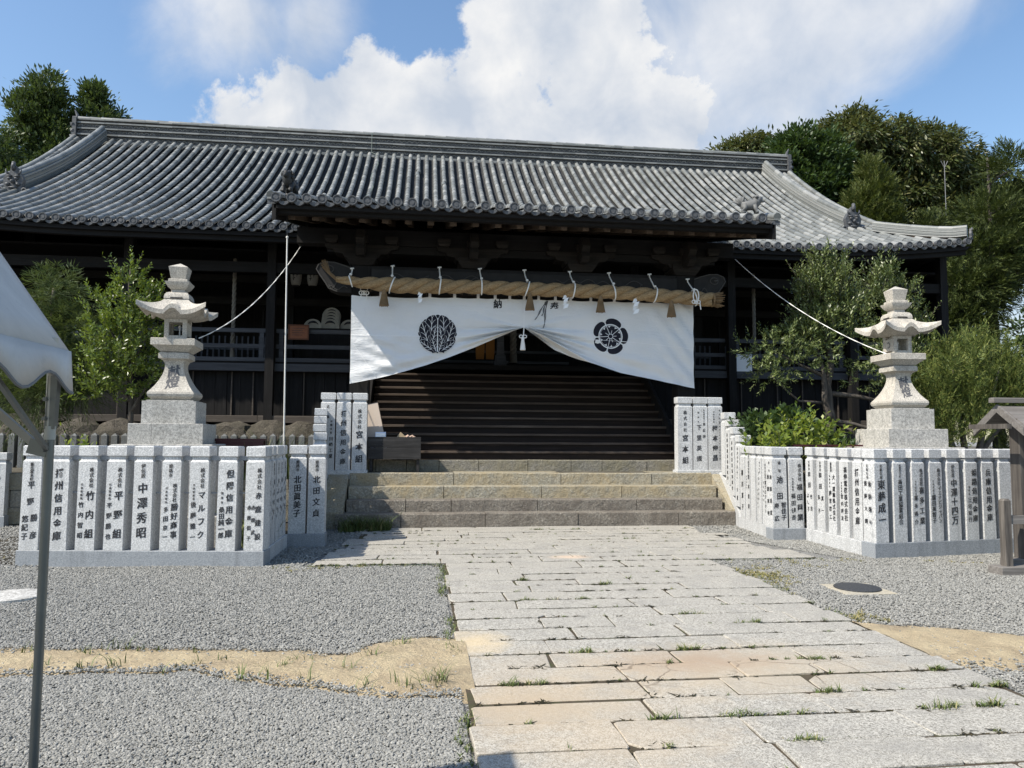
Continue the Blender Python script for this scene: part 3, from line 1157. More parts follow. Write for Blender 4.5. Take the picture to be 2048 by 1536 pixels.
# dark interior: back wall, end walls, ceiling, lintels, sliding-door frames
m_ = MB()
m_.box(XL, XR, 22.4, 22.5, 0.9, 9.0)
m_.box(XL - .1, XL - .002, 18.7, 32.4, 0.9, 7.0)
m_.box(XR + .002, XR + .1, 18.7, 32.4, 0.9, 7.0)
m_.box(XL, XR, 32.4, 32.5, 0.9, 7.0)
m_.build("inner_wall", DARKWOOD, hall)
m_ = MB()
m_.box(XL, XR, 18.6, 22.39, 6.15, 6.2)
m_.build("ceiling", DARKWOOD_X, hall)
for (a, b, z0, z1, y0, y1) in [(XL, -1.42, 5.55, 5.80, 18.24, 18.36), (5.67, XR, 5.55, 5.80, 18.24, 18.36), (XL, XR, 6.55, 6.85, 18.2, 18.4), (XL, XR, 5.15, 5.35, 20.5, 20.58),
                               (XL, XR, 5.75, 5.95, 20.5, 20.58)]:
    m_ = MB()
    m_.box(a, b, y0, y1, z0, z1)
    m_.build("lintel", DARKWOOD_X, hall)
for x in np.arange(-11.8, 13.8, 0.82):
    m_ = MB()
    if -1.4 < x < 5.5:
        continue
    m_.box(x, x + .05, 20.9, 20.96, FLOOR, 5.15)
    m_.build("door_stile", DARKWOOD, hall)
# inner altar rails seen under the curtain
for (z, y) in [(4.62, 21.6), (4.05, 21.3), (3.72, 21.0), (3.58, 21.0)]:
    m_ = MB()
    m_.box(-0.2, 4.2, y, y + .06, z, z + .07)
    m_.build("altar_rail", RAILWOOD, hall)

# ------------------------------------------------------------------ roof
EY, EZ = 17.2, 6.38
RA, RB = 0.45, 0.0245
TOPY = 24.62


def zmain(Y):
    t = Y - EY
    return EZ + RA * t + RB * t * t


def dmain(Y):
    return RA + 2 * RB * (Y - EY)


KY0, KZ0, KS0, KY1 = 13.55, 5.90, 0.325, 21.3
KX0, KX1 = -2.72, 6.82


def zk(Y):
    if Y >= KY1:
        return zmain(Y)
    h = KY1 - KY0
    u = (Y - KY0) / h
    p0, p1, m0, m1 = KZ0, zmain(KY1), KS0 * h, dmain(KY1) * h
    return (2 * u**3 - 3 * u**2 + 1) * p0 + (u**3 - 2 * u**2 + u) * m0 + (-2 * u**3 + 3 * u**2) * p1 + (u**3 - u**2) * m1


def lift(X, Y):
    a = max(0.0, (abs(X - 0.9) - 8.0) / 5.2)
    return 0.34 * a * a * max(0.0, 1 - (Y - EY) / 5.0)


k = M("weathered_grey_roof_tile")
v = k.coord(world=True)
isl = k.island()
orr = k.objrand()
rr = k.math('FRACT', k.math('ADD', isl, orr))
n = k.noise(v, 7, 6, 0.65)
c = k.ramp(rr, [(0.0, (0.12, 0.126, 0.12)), (0.4, (0.175, 0.183, 0.174)), (0.75, (0.225, 0.231, 0.22)), (1.0, (0.29, 0.292, 0.277))])
c = k.mix(k.ramp(n, [(0.45, 0.0), (0.7, 0.35)]), c, (0.27, 0.268, 0.25))
c = k.mix(k.ramp(k.noise(v, 30, 4, 0.6), [(0.55, 0.0), (0.7, 0.5)]), c, (0.07, 0.075, 0.08))
c = k.mix(k.ramp(k.noise(v, 0.9, 8, 0.68, 0.6), [(0.46, 0.0), (0.70, 0.28)]), c, (0.105, 0.107, 0.10))
k.bump(k.noise(v, 40, 4, 0.6), 0.25, 0.01)
TILE = k.set(c, 0.42, 0.0, 0.5)
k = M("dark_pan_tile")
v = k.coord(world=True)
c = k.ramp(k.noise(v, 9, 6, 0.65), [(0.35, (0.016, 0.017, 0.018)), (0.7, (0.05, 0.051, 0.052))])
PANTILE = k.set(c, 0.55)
k = M("dark_eave_tile")
v = k.coord()
c = k.ramp(k.noise(v, 24, 4, 0.6), [(0.35, (0.05, 0.053, 0.058)), (0.7, (0.12, 0.123, 0.128))])
EAVETILE = k.set(c, 0.5)

SP = 0.2712
TL_ = 0.30     # exposed tile length
# one cover tile: +y up the slope, lower end at y=0
NA = 7
tv, tf = [], []
for (yy, r_, dz) in ((-0.012, 0.069, 0.030), (TL_ + 0.01, 0.065, 0.026)):
    for q in range(NA):
        a = PI * (-0.08 + 1.16 * q / (NA - 1))
        tv.append((r_ * math.cos(a), yy, r_ * math.sin(a) + dz))
for q in range(NA - 1):
    tf.append((q + 1, q, NA + q, NA + q + 1))
tfront = tuple(range(NA))
TV = np.array(tv)
cover_me = bpy.data.meshes.new("cover_tile")
cover_me.from_pydata(tv, [], tf + [tfront])
cover_me.materials.append(TILE)
sharpen(cover_me, 40)
# eave disc (round end tile), facing -y
dm = MB()
seg = 18
rings_ = [(0.086, 0.06), (0.090, -0.045), (0.088, -0.055), (0.072, -0.055), (0.066, -0.040), (0.044, -0.040), (0.040, -0.048), (0.018, -0.048)]
vs_, fs = [], []
for (r_, yy) in rings_:
    for q in range(seg):
        a = 2 * PI * q / seg
        vs_.append((r_ * math.cos(a), yy, r_ * math.sin(a)))
for i in range(len(rings_) - 1):
    for q in range(seg):
        q2 = (q + 1) % seg
        fs.append((i * seg + q, i * seg + q2, (i + 1) * seg + q2, (i + 1) * seg + q))
fs.append(tuple(range((len(rings_) - 1) * seg, len(rings_) * seg)))
dm.add(vs_, fs)
disc_me = dm.mesh("eave_disc")
disc_me.materials.append(EAVETILE)
sharpen(disc_me, 35)
# crescent eave pan tile between two discs
cm = MB()
vs_, fs = [], []
n = 8
for i in range(n + 1):
    x = -0.115 + 0.23 * i / n
    s_ = 1 - (2 * i / n - 1) ** 2
    zt, zb = -0.015 - 0.055 * s_, -0.05 - 0.085 * s_
    vs_ += [(x, -0.035, zt), (x, -0.035, zb), (x, 0.25, zt), (x, 0.25, zb + 0.01)]
for i in range(n):
    a = 4 * i
    fs += [(a, a + 1, a + 5, a + 4), (a, a + 4, a + 6, a + 2), (a + 1, a + 3, a + 7, a + 5)]
cm.add(vs_, fs)
cres_me = cm.mesh("eave_pan_tile")
cres_me.materials.append(EAVETILE)

roof_b = MB()      # plain boarding under the tiles = the body of the roof
NXB, ys_ = [], list(np.linspace(EY + 0.05, TOPY + 0.3, 14))
HIPR, HIPL = 14.10, -12.3
GR, GL = 13.0, -11.2
xs_ = list(np.linspace(HIPL, HIPR, 40))
idx = {}
vs_, fs = [], []
for i, x in enumerate(xs_):
    for j, yv in enumerate(ys_):
        # hip cut: the front slope ends at the hip line / gable edge
        xx = x
        lim_r = max(GR, HIPR - (yv - EY)) - 0.02
        lim_l = min(GL, HIPL + (yv - EY)) + 0.02
        xx = min(max(x, lim_l), lim_r)
        vs_.append((xx, yv, zmain(yv) - 0.16 + lift(xx, yv)))
for i in range(len(xs_) - 1):
    for j in range(len(ys_) - 1):
        a = i * len(ys_) + j
        fs.append((a, a + len(ys_), a + len(ys_) + 1, a + 1))
roof_b.add(vs_, fs)
# rear slope and hip ends, simple
zr_ = zmain(TOPY + .3) - .13
roof_b.add([(GL, TOPY + .3, zr_), (GR, TOPY + .3, zr_), (GR, TOPY + 1.1, zr_), (GL, TOPY + 1.1, zr_), (HIPL, 33.2, EZ - .1), (HIPR, 33.2, EZ - .1)],
           [(0, 1, 2, 3), (3, 2, 5, 4)])
for (gx, hx) in ((GR, HIPR), (GL, HIPL)):
    yh = EY + abs(hx - gx)
    roof_b.add([(hx, EY, EZ - .1 + .3), (gx, yh, zmain(yh) - .1), (gx, 33.2 - abs(hx - gx), zmain(yh) - .1), (hx, 33.2, EZ + .2), (gx, TOPY + .3, zr_), (gx, TOPY + 1.1, zr_)],
               [(0, 3, 2, 1), (1, 2, 5, 4)])
roof = roof_b.build("roof", PANTILE, hall)
RO = world_loc(roof)

# cover-tile rows
def row_points(profile, y_from, y_to):
    """walk up the profile from y_from to y_to in steps of TL_ of arc length"""
    pts = [(y_from, profile(y_from))]
    while True:
        y0, z0 = pts[-1]
        y1 = y0
        # solve small step
        dy = TL_
        for _ in range(4):
            z1 = profile(y0 + dy)
            dy *= TL_ / math.hypot(dy, z1 - z0)
        y1 = y0 + dy
        if y1 > y_to:
            break
        pts.append((y1, profile(y1)))
    return pts


joinV, joinF4, jb = [], [], 0
front_polys = []
single = []      # candidate individual tiles (distance, matrix)
rowsX = [HIPL + 0.13 + SP * i for i in range(int((HIPR - HIPL) / SP))]
# align a row to the porch
eave_list = []
for X in rowsX:
    kohai = KX0 + 0.04 < X < KX1 - 0.02
    if kohai:
        prof, y0 = zk, KY0
        ytop = TOPY
    else:
        prof = lambda Y, X=X: zmain(Y) + lift(X, Y)
        y0 = EY
        ytop = TOPY if GL + 0.05 < X < GR - 0.05 else EY + (HIPR - X if X > 0 else X - HIPL) - 0.1
    if ytop < y0 + 0.4:
        eave_list.append((X, y0, prof(y0)))
        continue
    eave_list.append((X, y0, prof(y0)))
    pts = row_points(prof, y0, ytop)
    for (ya, za), (yb, zb) in zip(pts[:-1], pts[1:]):
        ang = math.atan2(zb - za, yb - ya) + random.uniform(-.012, .012)
        single.append((X * X * 0.2 + ya * ya, X + random.uniform(-.004, .004) + (random.uniform(-.02, .02) if random.random() < .03 else 0), ya, za + random.uniform(-.003, .003), ang))
single.sort(key=lambda t: t[0])
for (d, X, ya, za, ang) in single[:300]:
    o = link("cover_tile", cover_me, roof, (X - RO.x, ya - RO.y, za - RO.z))
    o.rotation_euler = (ang, 0, random.uniform(-.01, .01))
rest = single[300:]
A = np.array([(X, ya, za, ang) for (_, X, ya, za, ang) in rest])
ca, sa = np.cos(A[:, 3])[:, None], np.sin(A[:, 3])[:, None]
vx = TV[None, :, 0] + A[:, 0][:, None]
vy = TV[None, :, 1] * ca - TV[None, :, 2] * sa + A[:, 1][:, None]
vz = TV[None, :, 1] * sa + TV[None, :, 2] * ca + A[:, 2][:, None]
VV = np.stack([vx, vy, vz], -1).reshape(-1, 3) - np.array(RO)[None, :]
base = (np.arange(len(A)) * len(TV))[:, None, None]
quads = np.array(tf)[None] + base
# front lip as quads (fan of strips)
lip = []
for q in range(NA // 2):
    lip.append((q, q + 1, NA - 2 - q, NA - 1 - q))
lipq = np.array([l for l in lip if len(set(l)) == 4])[None] + base
FF = np.concatenate([quads.reshape(-1, 4), lipq.reshape(-1, 4)])
me = fast_mesh("cover_tile_rows", VV, FF, TILE)
sharpen(me, 40)
tag(link("cover_tile_rows", me, roof), kind='stuff')

# pan tiles between the rows, small overlapping steps
pv, pf, b = [], [], 0
ST = 0.115
for i, X in enumerate(rowsX[:-1]):
    Xa, Xb = X + 0.04, rowsX[i + 1] - 0.04
    kohai = KX0 + 0.04 < X < KX1 - 0.02 and KX0 < rowsX[i + 1] < KX1
    prof = zk if kohai else (lambda Y, X=X: zmain(Y) + lift(X, Y))
    y0 = KY0 if kohai else EY
    ytop = TOPY if GL < X < GR - 0.2 else EY + (HIPR - X if X > 0 else X - HIPL) - 0.2
    if ytop < y0 + .3:
        continue
    L_ = math.hypot(ytop - y0, prof(ytop) - prof(y0))
    n = int(L_ / ST)
    ysr = np.linspace(y0, ytop, n + 1)
    xm = [Xa, (2 * Xa + Xb) / 3, (Xa + 2 * Xb) / 3, Xb]
    dz_ = [-0.045, -0.085, -0.085, -0.045]
    for j in range(n):
        za, zb = prof(ysr[j]), prof(ysr[j + 1])
        for q in range(4):
            pv.append((xm[q], ysr[j], za + dz_[q] + 0.006))
        for q in range(4):
            pv.append((xm[q], ysr[j + 1] + 0.004, zb + dz_[q] - 0.026))
        for q in range(3):
            pf.append((b + q, b + q + 1, b + 5 + q, b + 4 + q))
        # riser of this step (towards the eave)
        if j > 0:
            for q in range(3):
                pf.append((b - 4 + q, b - 3 + q, b + 1 + q, b + q))
        b += 8
me = fast_mesh("pan_tile_rows", np.array(pv) - np.array(RO)[None], np.array(pf), PANTILE)
tag(link("pan_tile_rows", me, roof), kind='stuff')

# eave discs and crescents
for (X, y0, z0) in eave_list:
    o = link("eave_disc", disc_me, roof, (X - RO.x, y0 - 0.01 - RO.y, z0 + 0.012 - RO.z))
    o.rotation_euler = (random.uniform(-.05, .05), random.uniform(0, 6), random.uniform(-.03, .03))
for (X, y0, z0), (X2, y2, z2) in zip(eave_list[:-1], eave_list[1:]):
    if abs(y0 - y2) > 0.5:
        continue
    link("eave_pan_tile", cres_me, roof, ((X + X2) / 2 - RO.x, y0 - RO.y, (z0 + z2) / 2 + 0.01 - RO.z))


# ridges: stacks of thin tiles with a round tile on top
def ridge_stack(name, pts, w, h, layers, parent, round_r=0.085, mat=TILE):
    """pts: base line points; stacked flat layers then a round cap"""
    m_ = MB()
    nrm = []
    P_ = [Vector(p) for p in pts]
    for li in range(layers):
        z0, z1 = h * li / layers, h * (li + 1) / layers
        ww = w * (0.5 if li % 2 == 0 else 0.56) * (1 - 0.15 * li / layers)
        g = 0.0
        vs_, fs = [], []
        for i, p in enumerate(P_):
            t = (P_[min(i + 1, len(P_) - 1)] - P_[max(i - 1, 0)])
            side = Vector((t.y, -t.x, 0)).normalized()
            for (s_, zz) in ((-1, z0), (1, z0), (1, z1 - .006), (-1, z1 - .006)):
                vs_.append(p + side * (ww * s_) + Vector((0, 0, zz)))
        for i in range(len(P_) - 1):
            for q in range(4):
                q2 = (q + 1) % 4
                fs.append((i * 4 + q, i * 4 + q2, i * 4 + 4 + q2, i * 4 + 4 + q))
        fs.append((0, 1, 2, 3))
        e = 4 * (len(P_) - 1)
        fs.append((e + 3, e + 2, e + 1, e))
        m_.add(vs_, fs)
    o = m_.build(name, mat, parent)
    # cap tiles
    d = 0.0
    total = sum((P_[i + 1] - P_[i]).length for i in range(len(P_) - 1))
    cum = [0]
    for i in range(len(P_) - 1):
        cum.append(cum[-1] + (P_[i + 1] - P_[i]).length)
    def at(s):
        s = max(0, min(total, s))
        for i in range(len(P_) - 1):
            if s <= cum[i + 1] + 1e-9:
                u = (s - cum[i]) / (cum[i + 1] - cum[i])
                return P_[i].lerp(P_[i + 1], u)
        return P_[-1]
    s = 0
    step = 0.33
    while s < total - 0.05:
        c_ = MB()
        a, b_ = at(s), at(s + step + .02)
        zz = Vector((0, 0, h + round_r * .35))
        c_.tube([a + zz, b_ + zz], [round_r, round_r * 0.92], 10)
        c_.build("ridge_tile", mat, o, smooth=False, angle=40)
        s += step
    return o


k = M("dark_ridge_tile")
v = k.coord(world=True)
DARKRIDGE = k.set(k.ramp(k.noise(v, 12, 6, 0.65), [(0.35, (0.035, 0.036, 0.04)), (0.7, (0.11, 0.11, 0.112))]), 0.6)
RIDGEY, RZ0 = 24.95, zmain(TOPY) - 0.12
# main ridge: dark openwork bands between projecting flat tile courses
m_ = MB()
m_.box(GL, GR, RIDGEY - 0.14, RIDGEY + 0.14, RZ0 - 0.2, RZ0 + 0.86)
mr_o = m_.build("main_ridge", DARKRIDGE, hall)
for (z, pr, hh) in [(0.05, .24, .05), (0.11, .22, .035), (0.34, .20, .045), (0.54, .195, .045), (0.73, .19, .045), (0.84, .20, .05)]:
    x = GL
    while x < GR - .01:
        m_ = MB()
        w = min(0.42, GR - x)
        m_.box(x + .003, x + w - .003, RIDGEY - pr, RIDGEY + pr, RZ0 + z + random.uniform(-.004, .004), RZ0 + z + hh)
        m_.build("course_tile", TILE, mr_o)
        x += w
# openwork rings between the courses
rv = MB()
for (zc) in (0.225, 0.445, 0.64):
    for x in np.arange(GL + .1, GR - .1, 0.17):
        pts = [(x + 0.07 * math.cos(a), RIDGEY - 0.15, RZ0 + zc + 0.06 * math.sin(a)) for a in np.linspace(0, PI, 5)]
        rv.tube(pts, 0.012, 4, cap=False)
tag(rv.build("openwork_tiles", TILE, mr_o), kind='stuff')
x = GL - .03
while x < GR:
    m_ = MB()
    m_.tube([(x, RIDGEY, RZ0 + 0.93), (min(x + .36, GR + .03), RIDGEY, RZ0 + 0.925)], [0.085, 0.078], 10)
    m_.build("ridge_cap_tile", TILE, mr_o, angle=40)
    x += 0.35

# descending ridges on the front slope
kpts = lambda X, ya, yb, n=14, dz=0.03: [(X + 0.0, y_, zmain(y_) + lift(X, y_) + dz) for y_ in np.linspace(ya, yb, n)]
ridge_stack("descending_ridge", kpts(12.10, 24.6, 19.55), 0.30, 0.36, 7, hall)
ridge_stack("descending_ridge", kpts(-10.35, 24.6, 19.9), 0.30, 0.36, 7, hall)
# gable verge rolls
for X in (GR - 0.02, GL + 0.02):
    ridge_stack("verge", kpts(X, 24.6, 19.0, 14, 0.02), 0.16, 0.05, 1, hall, 0.08)
# hip ridges
hp = []
for u in np.linspace(0, 1, 10):
    X = 12.40 + (13.98 - 12.40) * u
    Y = EY + (HIPR - X)
    hp.append((X, Y, zmain(Y) + lift(X, Y) + 0.05 + 0.12 * max(0, u - 0.75) ** 2 * 16 * 0.5))
ridge_stack("hip_ridge", hp, 0.24, 0.22, 5, hall, 0.07)
hp = [(0.9 * 2 - p[0], p[1], p[2]) for p in hp]
ridge_stack("hip_ridge", hp, 0.24, 0.22, 5, hall, 0.07)


# demon-face end tiles: shield body with brow, eyes, snout, side curls
def ogre_tile(loc, s=1.0, rz=0.0):
    m_ = MB()
    pts = [(-.32, 0), (-.40, .06), (-.33, .14), (-.22, .16), (-.26, .40), (-.17, .58), (-.09, .60), (-.07, .74), (0, .80), (.07, .74), (.09, .60), (.17, .58), (.26, .40), (.22, .16), (.33, .14), (.40, .06), (.32, 0)]
    m_.prism([(p[0] * s, p[1] * s) for p in pts], 'y', -0.05 * s, 0.10 * s)
    o = m_.build("ogre_tile", EAVETILE, hall, org=(0, 0, 0))
    o.location = (loc[0] - hall.location.x, loc[1] - hall.location.y, loc[2] - hall.location.z)
    o.rotation_euler = (0, 0, rz)
    f = MB()
    for sx in (-1, 1):
        f.blob((sx * .09 * s, -.07 * s, .40 * s), (.055 * s, .05 * s, .05 * s), 1, .1, 1, 1)
        f.blob((sx * .10 * s, -.07 * s, .47 * s), (.09 * s, .05 * s, .03 * s), 2, .1, 1, 1)
        f.blob((sx * .13 * s, -.06 * s, .24 * s), (.07 * s, .06 * s, .06 * s), 3, .1, 1, 1)
        f.tube([(sx * (.30 + .06 * math.cos(a)) * s, -.06 * s, (.08 + .06 * math.sin(a)) * s) for a in np.linspace(0, 5, 9)], .025 * s, 5)
        f.tube([(sx * .12 * s, -.04 * s, .52 * s), (sx * .19 * s, -.06 * s, .60 * s), (sx * .20 * s, -.04 * s, .68 * s)], [.035 * s, .025 * s, .008 * s], 5)
    f.blob((0, -.10 * s, .31 * s), (.06 * s, .07 * s, .06 * s), 4, .1, 1, 1)
    f.blob((0, -.06 * s, .15 * s), (.15 * s, .05 * s, .035 * s), 5, .1, 1, 1)
    f.tube([(0, -.02 * s, .66 * s), (0, -.09 * s, .72 * s), (0, -.05 * s, .86 * s)], [.06 * s, .055 * s, .05 * s], 8)
    f.build("face", EAVETILE, o, org=(0, 0, 0), smooth=True)
    return o


ogre_tile((12.10, 19.38, zmain(19.45) - 0.02), 0.92)
ogre_tile((-10.35, 19.72, zmain(19.8) - 0.02), 0.92)
ogre_tile((14.03, 17.25, zmain(17.25) + lift(13.9, 17.25) + 0.06), 0.36, R(45))
for sx, X in ((1, GR + .06), (-1, GL - .06)):
    m_ = MB()
    m_.box(X - .06, X + .06, RIDGEY - .26, RIDGEY + .26, RZ0 - .1, RZ0 + .92, .02)
    for q in range(4):
        m_.blob((X + sx * .05, RIDGEY - .22, RZ0 + .05 + .2 * q), (.09, .08, .09), q, .2, 1.2, 1)
    m_.tube([(X, RIDGEY, RZ0 + .9), (X + sx * .02, RIDGEY, RZ0 + 1.05), (X + sx * .10, RIDGEY, RZ0 + 1.22)], [.07, .05, .02], 8)
    m_.build("ridge_end_tile", EAVETILE, hall)


# guardian lion ornaments on the porch corners
def lion(loc, rz, mat, sc=1.0):
    root = None
    m_ = MB()
    def skin(chain, seg=10):
        m_.tube([c_[0] for c_ in chain], [c_[1] * 1.22 for c_ in chain], seg)
    S = sc
    # torso, neck and head run along +x
    skin([((-.30 * S, 0, .26 * S), .05 * S), ((-.26 * S, 0, .28 * S), .11 * S), ((-.10 * S, 0, .27 * S), .12 * S), ((.06 * S, 0, .27 * S), .13 * S), ((.16 * S, 0, .33 * S), .12 * S), ((.24 * S, 0, .40 * S), .10 * S), ((.30 * S, 0, .42 * S), .06 * S)])
    m_.blob((.26 * S, 0, .43 * S), (.13 * S, .12 * S, .12 * S), 1, .18, 2.5, 2)
    m_.blob((.37 * S, 0, .39 * S), (.07 * S, .07 * S, .055 * S), 2, .1, 2, 1)
    m_.blob((.17 * S, 0, .42 * S), (.11 * S, .15 * S, .14 * S), 3, .35, 4, 2)
    for sy in (-1, 1):
        skin([((.10 * S, sy * .08 * S, .26 * S), .07 * S), ((.16 * S, sy * .10 * S, .13 * S), .05 * S), ((.18 * S, sy * .10 * S, .03 * S), .04 * S), ((.24 * S, sy * .10 * S, .02 * S), .045 * S)])
        skin([((-.22 * S, sy * .08 * S, .27 * S), .09 * S), ((-.16 * S, sy * .11 * S, .15 * S), .07 * S), ((-.26 * S, sy * .11 * S, .08 * S), .045 * S), ((-.24 * S, sy * .11 * S, .02 * S), .04 * S), ((-.16 * S, sy * .11 * S, .015 * S), .04 * S)])
        m_.blob((.22 * S, sy * .11 * S, .52 * S), (.03 * S, .03 * S, .05 * S), 3, .1, 1, 1)
    for q in range(5):
        a = R(60 + 22 * q)
        skin([((-.30 * S, 0, .32 * S), .05 * S), ((-.30 * S + .14 * S * math.cos(a), (q - 2) * .03 * S, .34 * S + .14 * S * math.sin(a)), .05 * S), ((-.30 * S + .24 * S * math.cos(a + .2), (q - 2) * .05 * S, .34 * S + .24 * S * math.sin(a)), .008 * S)], 6)
    m_.v = [tuple(Vector(p) + Vector((mnoise.noise(Vector(p) * 14), mnoise.noise(Vector(p) * 14 + Vector((5, 0, 0))), mnoise.noise(Vector(p) * 14 + Vector((0, 5, 0))))) * .035 * S) for p in m_.v]
    for q in range(14):
        a_ = random.uniform(0, 6.28)
        m_.blob((.15 * S + .05 * S * math.cos(a_ * 3), .16 * S * math.cos(a_), .42 * S + .14 * S * math.sin(a_)), (.05 * S, .05 * S, .05 * S), q, .3, 3, 1)
    o = m_.build("lion_ornament", mat, hall, org=(0, 0, 0), smooth=True)
    o.location = (loc[0] - hall.location.x, loc[1] - hall.location.y, loc[2] - hall.location.z)
    o.rotation_euler = (0, 0, rz)
    return o


LIONGREY = m_plain("mid_grey_tile_clay", (0.13, 0.132, 0.13), 0.6, 0, 0.3, 0.4)
lion((KX0 + 0.22, KY0 + 0.25, zk(KY0 + .25) + 0.10), R(262), PANTILE, 0.68)
lion((KX1 - 0.35, KY0 + 0.30, zk(KY0 + .3) + 0.10), R(-18), LIONGREY, 0.62)

# ------------------------------------------------------------------ eaves: fascia, rafters, soffit
RAFT = m_wood("dark_rafter_wood", (0.07, 0.052, 0.038), (0.15, 0.113, 0.083), (0.25, 0.195, 0.14), 1)


def eave_line(x0, x1, prof, y0, parent, mats, n=24):
    """curved fascia boards following the eave"""
    xs = np.linspace(x0, x1, n)
    for (dy0, dy1, dz0, dz1, mat, nm) in mats:
        m_ = MB()
        vs_, fs = [], []
        for x in xs:
            z = prof(x, y0)
            for (dy, dz) in ((dy0, dz0), (dy1, dz0), (dy1, dz1), (dy0, dz1)):
                vs_.append((x, y0 + dy, z + dz))
        for i in range(n - 1):
            for q in range(4):
                q2 = (q + 1) % 4
                fs.append((i * 4 + q, i * 4 + 4 + q, i * 4 + 4 + q2, i * 4 + q2))
        fs += [(3, 2, 1, 0), tuple(4 * (n - 1) + q for q in range(4))]
        m_.add(vs_, fs)
        m_.build(nm, mat, parent)


pm = lambda x, y: zmain(y) + lift(x, y)
pk = lambda x, y: zk(y)
bm_ = [(0.02, 0.10, -0.20, -0.115, DARKWOOD_X, "eave_board"), (0.10, 0.24, -0.31, -0.19, DARKWOOD_X, "eave_board")]
eave_line(HIPL + .2, KX0 - .05, pm, EY, hall, bm_)
eave_line(KX1 + .05, HIPR - .2, pm, EY, hall, bm_)
eave_line(KX0, KX1, pk, KY0, hall, [(0.02, 0.12, -0.17, -0.105, DARKWOOD_X, "eave_board"), (0.12, 0.26, -0.235, -0.155, DARKWOOD_X, "eave_board")])


def soffit(x0, x1, prof, y0, y1, dz, name, mat):
    m_ = MB()
    ys = np.linspace(y0, y1, 10)
    xs = np.linspace(x0, x1, 20)
    vs_ = [(x, y_, prof(x, y_) + dz) for x in xs for y_ in ys]
    fs = [(i * 10 + j, i * 10 + j + 1, (i + 1) * 10 + j + 1, (i + 1) * 10 + j) for i in range(19) for j in range(9)]
    m_.add(vs_, fs)
    return m_.build(name, mat, hall)


soffit(HIPL + .2, HIPR - .2, pm, EY + .2, 20.9, -0.215, "soffit", SOFFIT)
soffit(KX0, KX1, pk, KY0 + .2, 20.5, -0.225, "soffit", SOFFIT)


def rafter(x, prof, y0, y1, dz, w, h):
    m_ = MB()
    ys = np.linspace(y0, y1, 6)
    vs_, fs = [], []
    for y_ in ys:
        z = prof(x, y_) + dz
        vs_ += [(x - w / 2, y_, z - h), (x + w / 2, y_, z - h), (x + w / 2, y_, z), (x - w / 2, y_, z)]
    for i in range(5):
        for q in range(4):
            q2 = (q + 1) % 4
            fs.append((i * 4 + q, i * 4 + q2, i * 4 + 4 + q2, i * 4 + 4 + q))
    fs += [(0, 3, 2, 1), (20, 21, 22, 23)]
    m_.add(vs_, fs)
    m_.build("rafter", RAFT, hall)


for x in np.arange(HIPL + 0.5, HIPR - 0.4, 0.43):
    if KX0 - .2 < x < KX1 + .2:
        continue
    rafter(x, pm, EY + 0.26, 20.8, -0.22, 0.11, 0.13)
for x in np.linspace(KX0 + 0.25, KX1 - 0.25, 22):
    rafter(x, pk, KY0 + 0.40, 18.6, -0.23, 0.12, 0.16)
# porch gable: boards and bargeboards at both ends
for X, s in ((KX0, -1), (KX1, 1)):
    ys = np.linspace(KY0 + 0.02, 19.5, 14)
    top = [(y_, zk(y_) - 0.10) for y_ in ys]
    bot = [(y_, zk(y_) - 0.10 - 0.30 - 0.12 * (i / 13)) for i, y_ in enumerate(ys)]
    m_ = MB()
    m_.prism(top + bot[::-1], 'x', X - .035, X + .035)
    m_.build("bargeboard", DARKWOOD, hall)
    m_ = MB()
    m_.prism([(y_, zk(y_) - 0.02) for y_ in ys] + [(y_, zk(y_) - 0.115) for y_ in ys[::-1]], 'x', X - .12 if s < 0 else X - .03, X + .03 if s < 0 else X + .12)
    m_.build("verge_board", EAVETILE, hall)
    m_ = MB()
    m_.prism([(y_, zk(y_) - 0.3) for y_ in np.linspace(16.5, 20.4, 8)] + [(20.4, 6.3), (16.9, 6.3)], 'x', X - s * .10, X - s * .06)
    m_.build("gable_panel", DARKWOOD, hall)
    ridge_stack("porch_verge", [(X + s * .06, y_, zk(y_) - 0.01) for y_ in np.linspace(KY0, 20.6, 16)], 0.13, 0.04, 1, hall, 0.08)

# ------------------------------------------------------------------ porch posts, beams, brackets
PX = (-1.27, 5.56)
for x in PX:
    m_ = MB()
    m_.rings([(x - .19, x + .19, 15.12, 15.50, 0.92), (x - .19, x + .19, 15.12, 15.50, 5.08)])
    m_.build("porch_post", DARKWOOD, hall)
CARVED = m_plain("carved_grey_timber", (0.022, 0.021, 0.021), 0.75, 0, 0.25, 0.5)
m_ = MB()
m_.rings([(PX[0] + .2, PX[1] - .2, 15.14, 15.48, 4.52), (PX[0] + .2, PX[1] - .2, 15.08, 15.54, 4.60), (PX[0] + .2, PX[1] - .2, 15.08, 15.54, 5.00), (PX[0] + .2, PX[1] - .2, 15.14, 15.48, 5.08)])
beam = m_.build("rainbow_beam", CARVED, hall)
# scroll lines carved on the beam
LINE = m_plain("carved_line", (0.06, 0.058, 0.056), 0.8)
for (x0, s) in ((-.75, 1), (.25, 1), (1.15, -1), (2.9, 1), (3.6, -1), (4.6, -1)):
    m_ = MB()
    pts = []
    for t in np.linspace(0, 1, 22):
        pts.append((x0 + s * 0.85 * t, 15.072, 4.83 + 0.10 * math.sin(t * 7.5) * (1 - .3 * t)))
    m_.tube(pts, 0.010, 5)
    cx, cz = pts[0][0], pts[0][2]
    m_.tube([(cx + .07 * math.cos(a) * (1 - a / 9), 15.072, cz - .04 + .07 * math.sin(a) * (1 - a / 9)) for a in np.linspace(1.5, 7.5, 16)], 0.009, 5)
    m_.build("carved_scroll", LINE, beam)
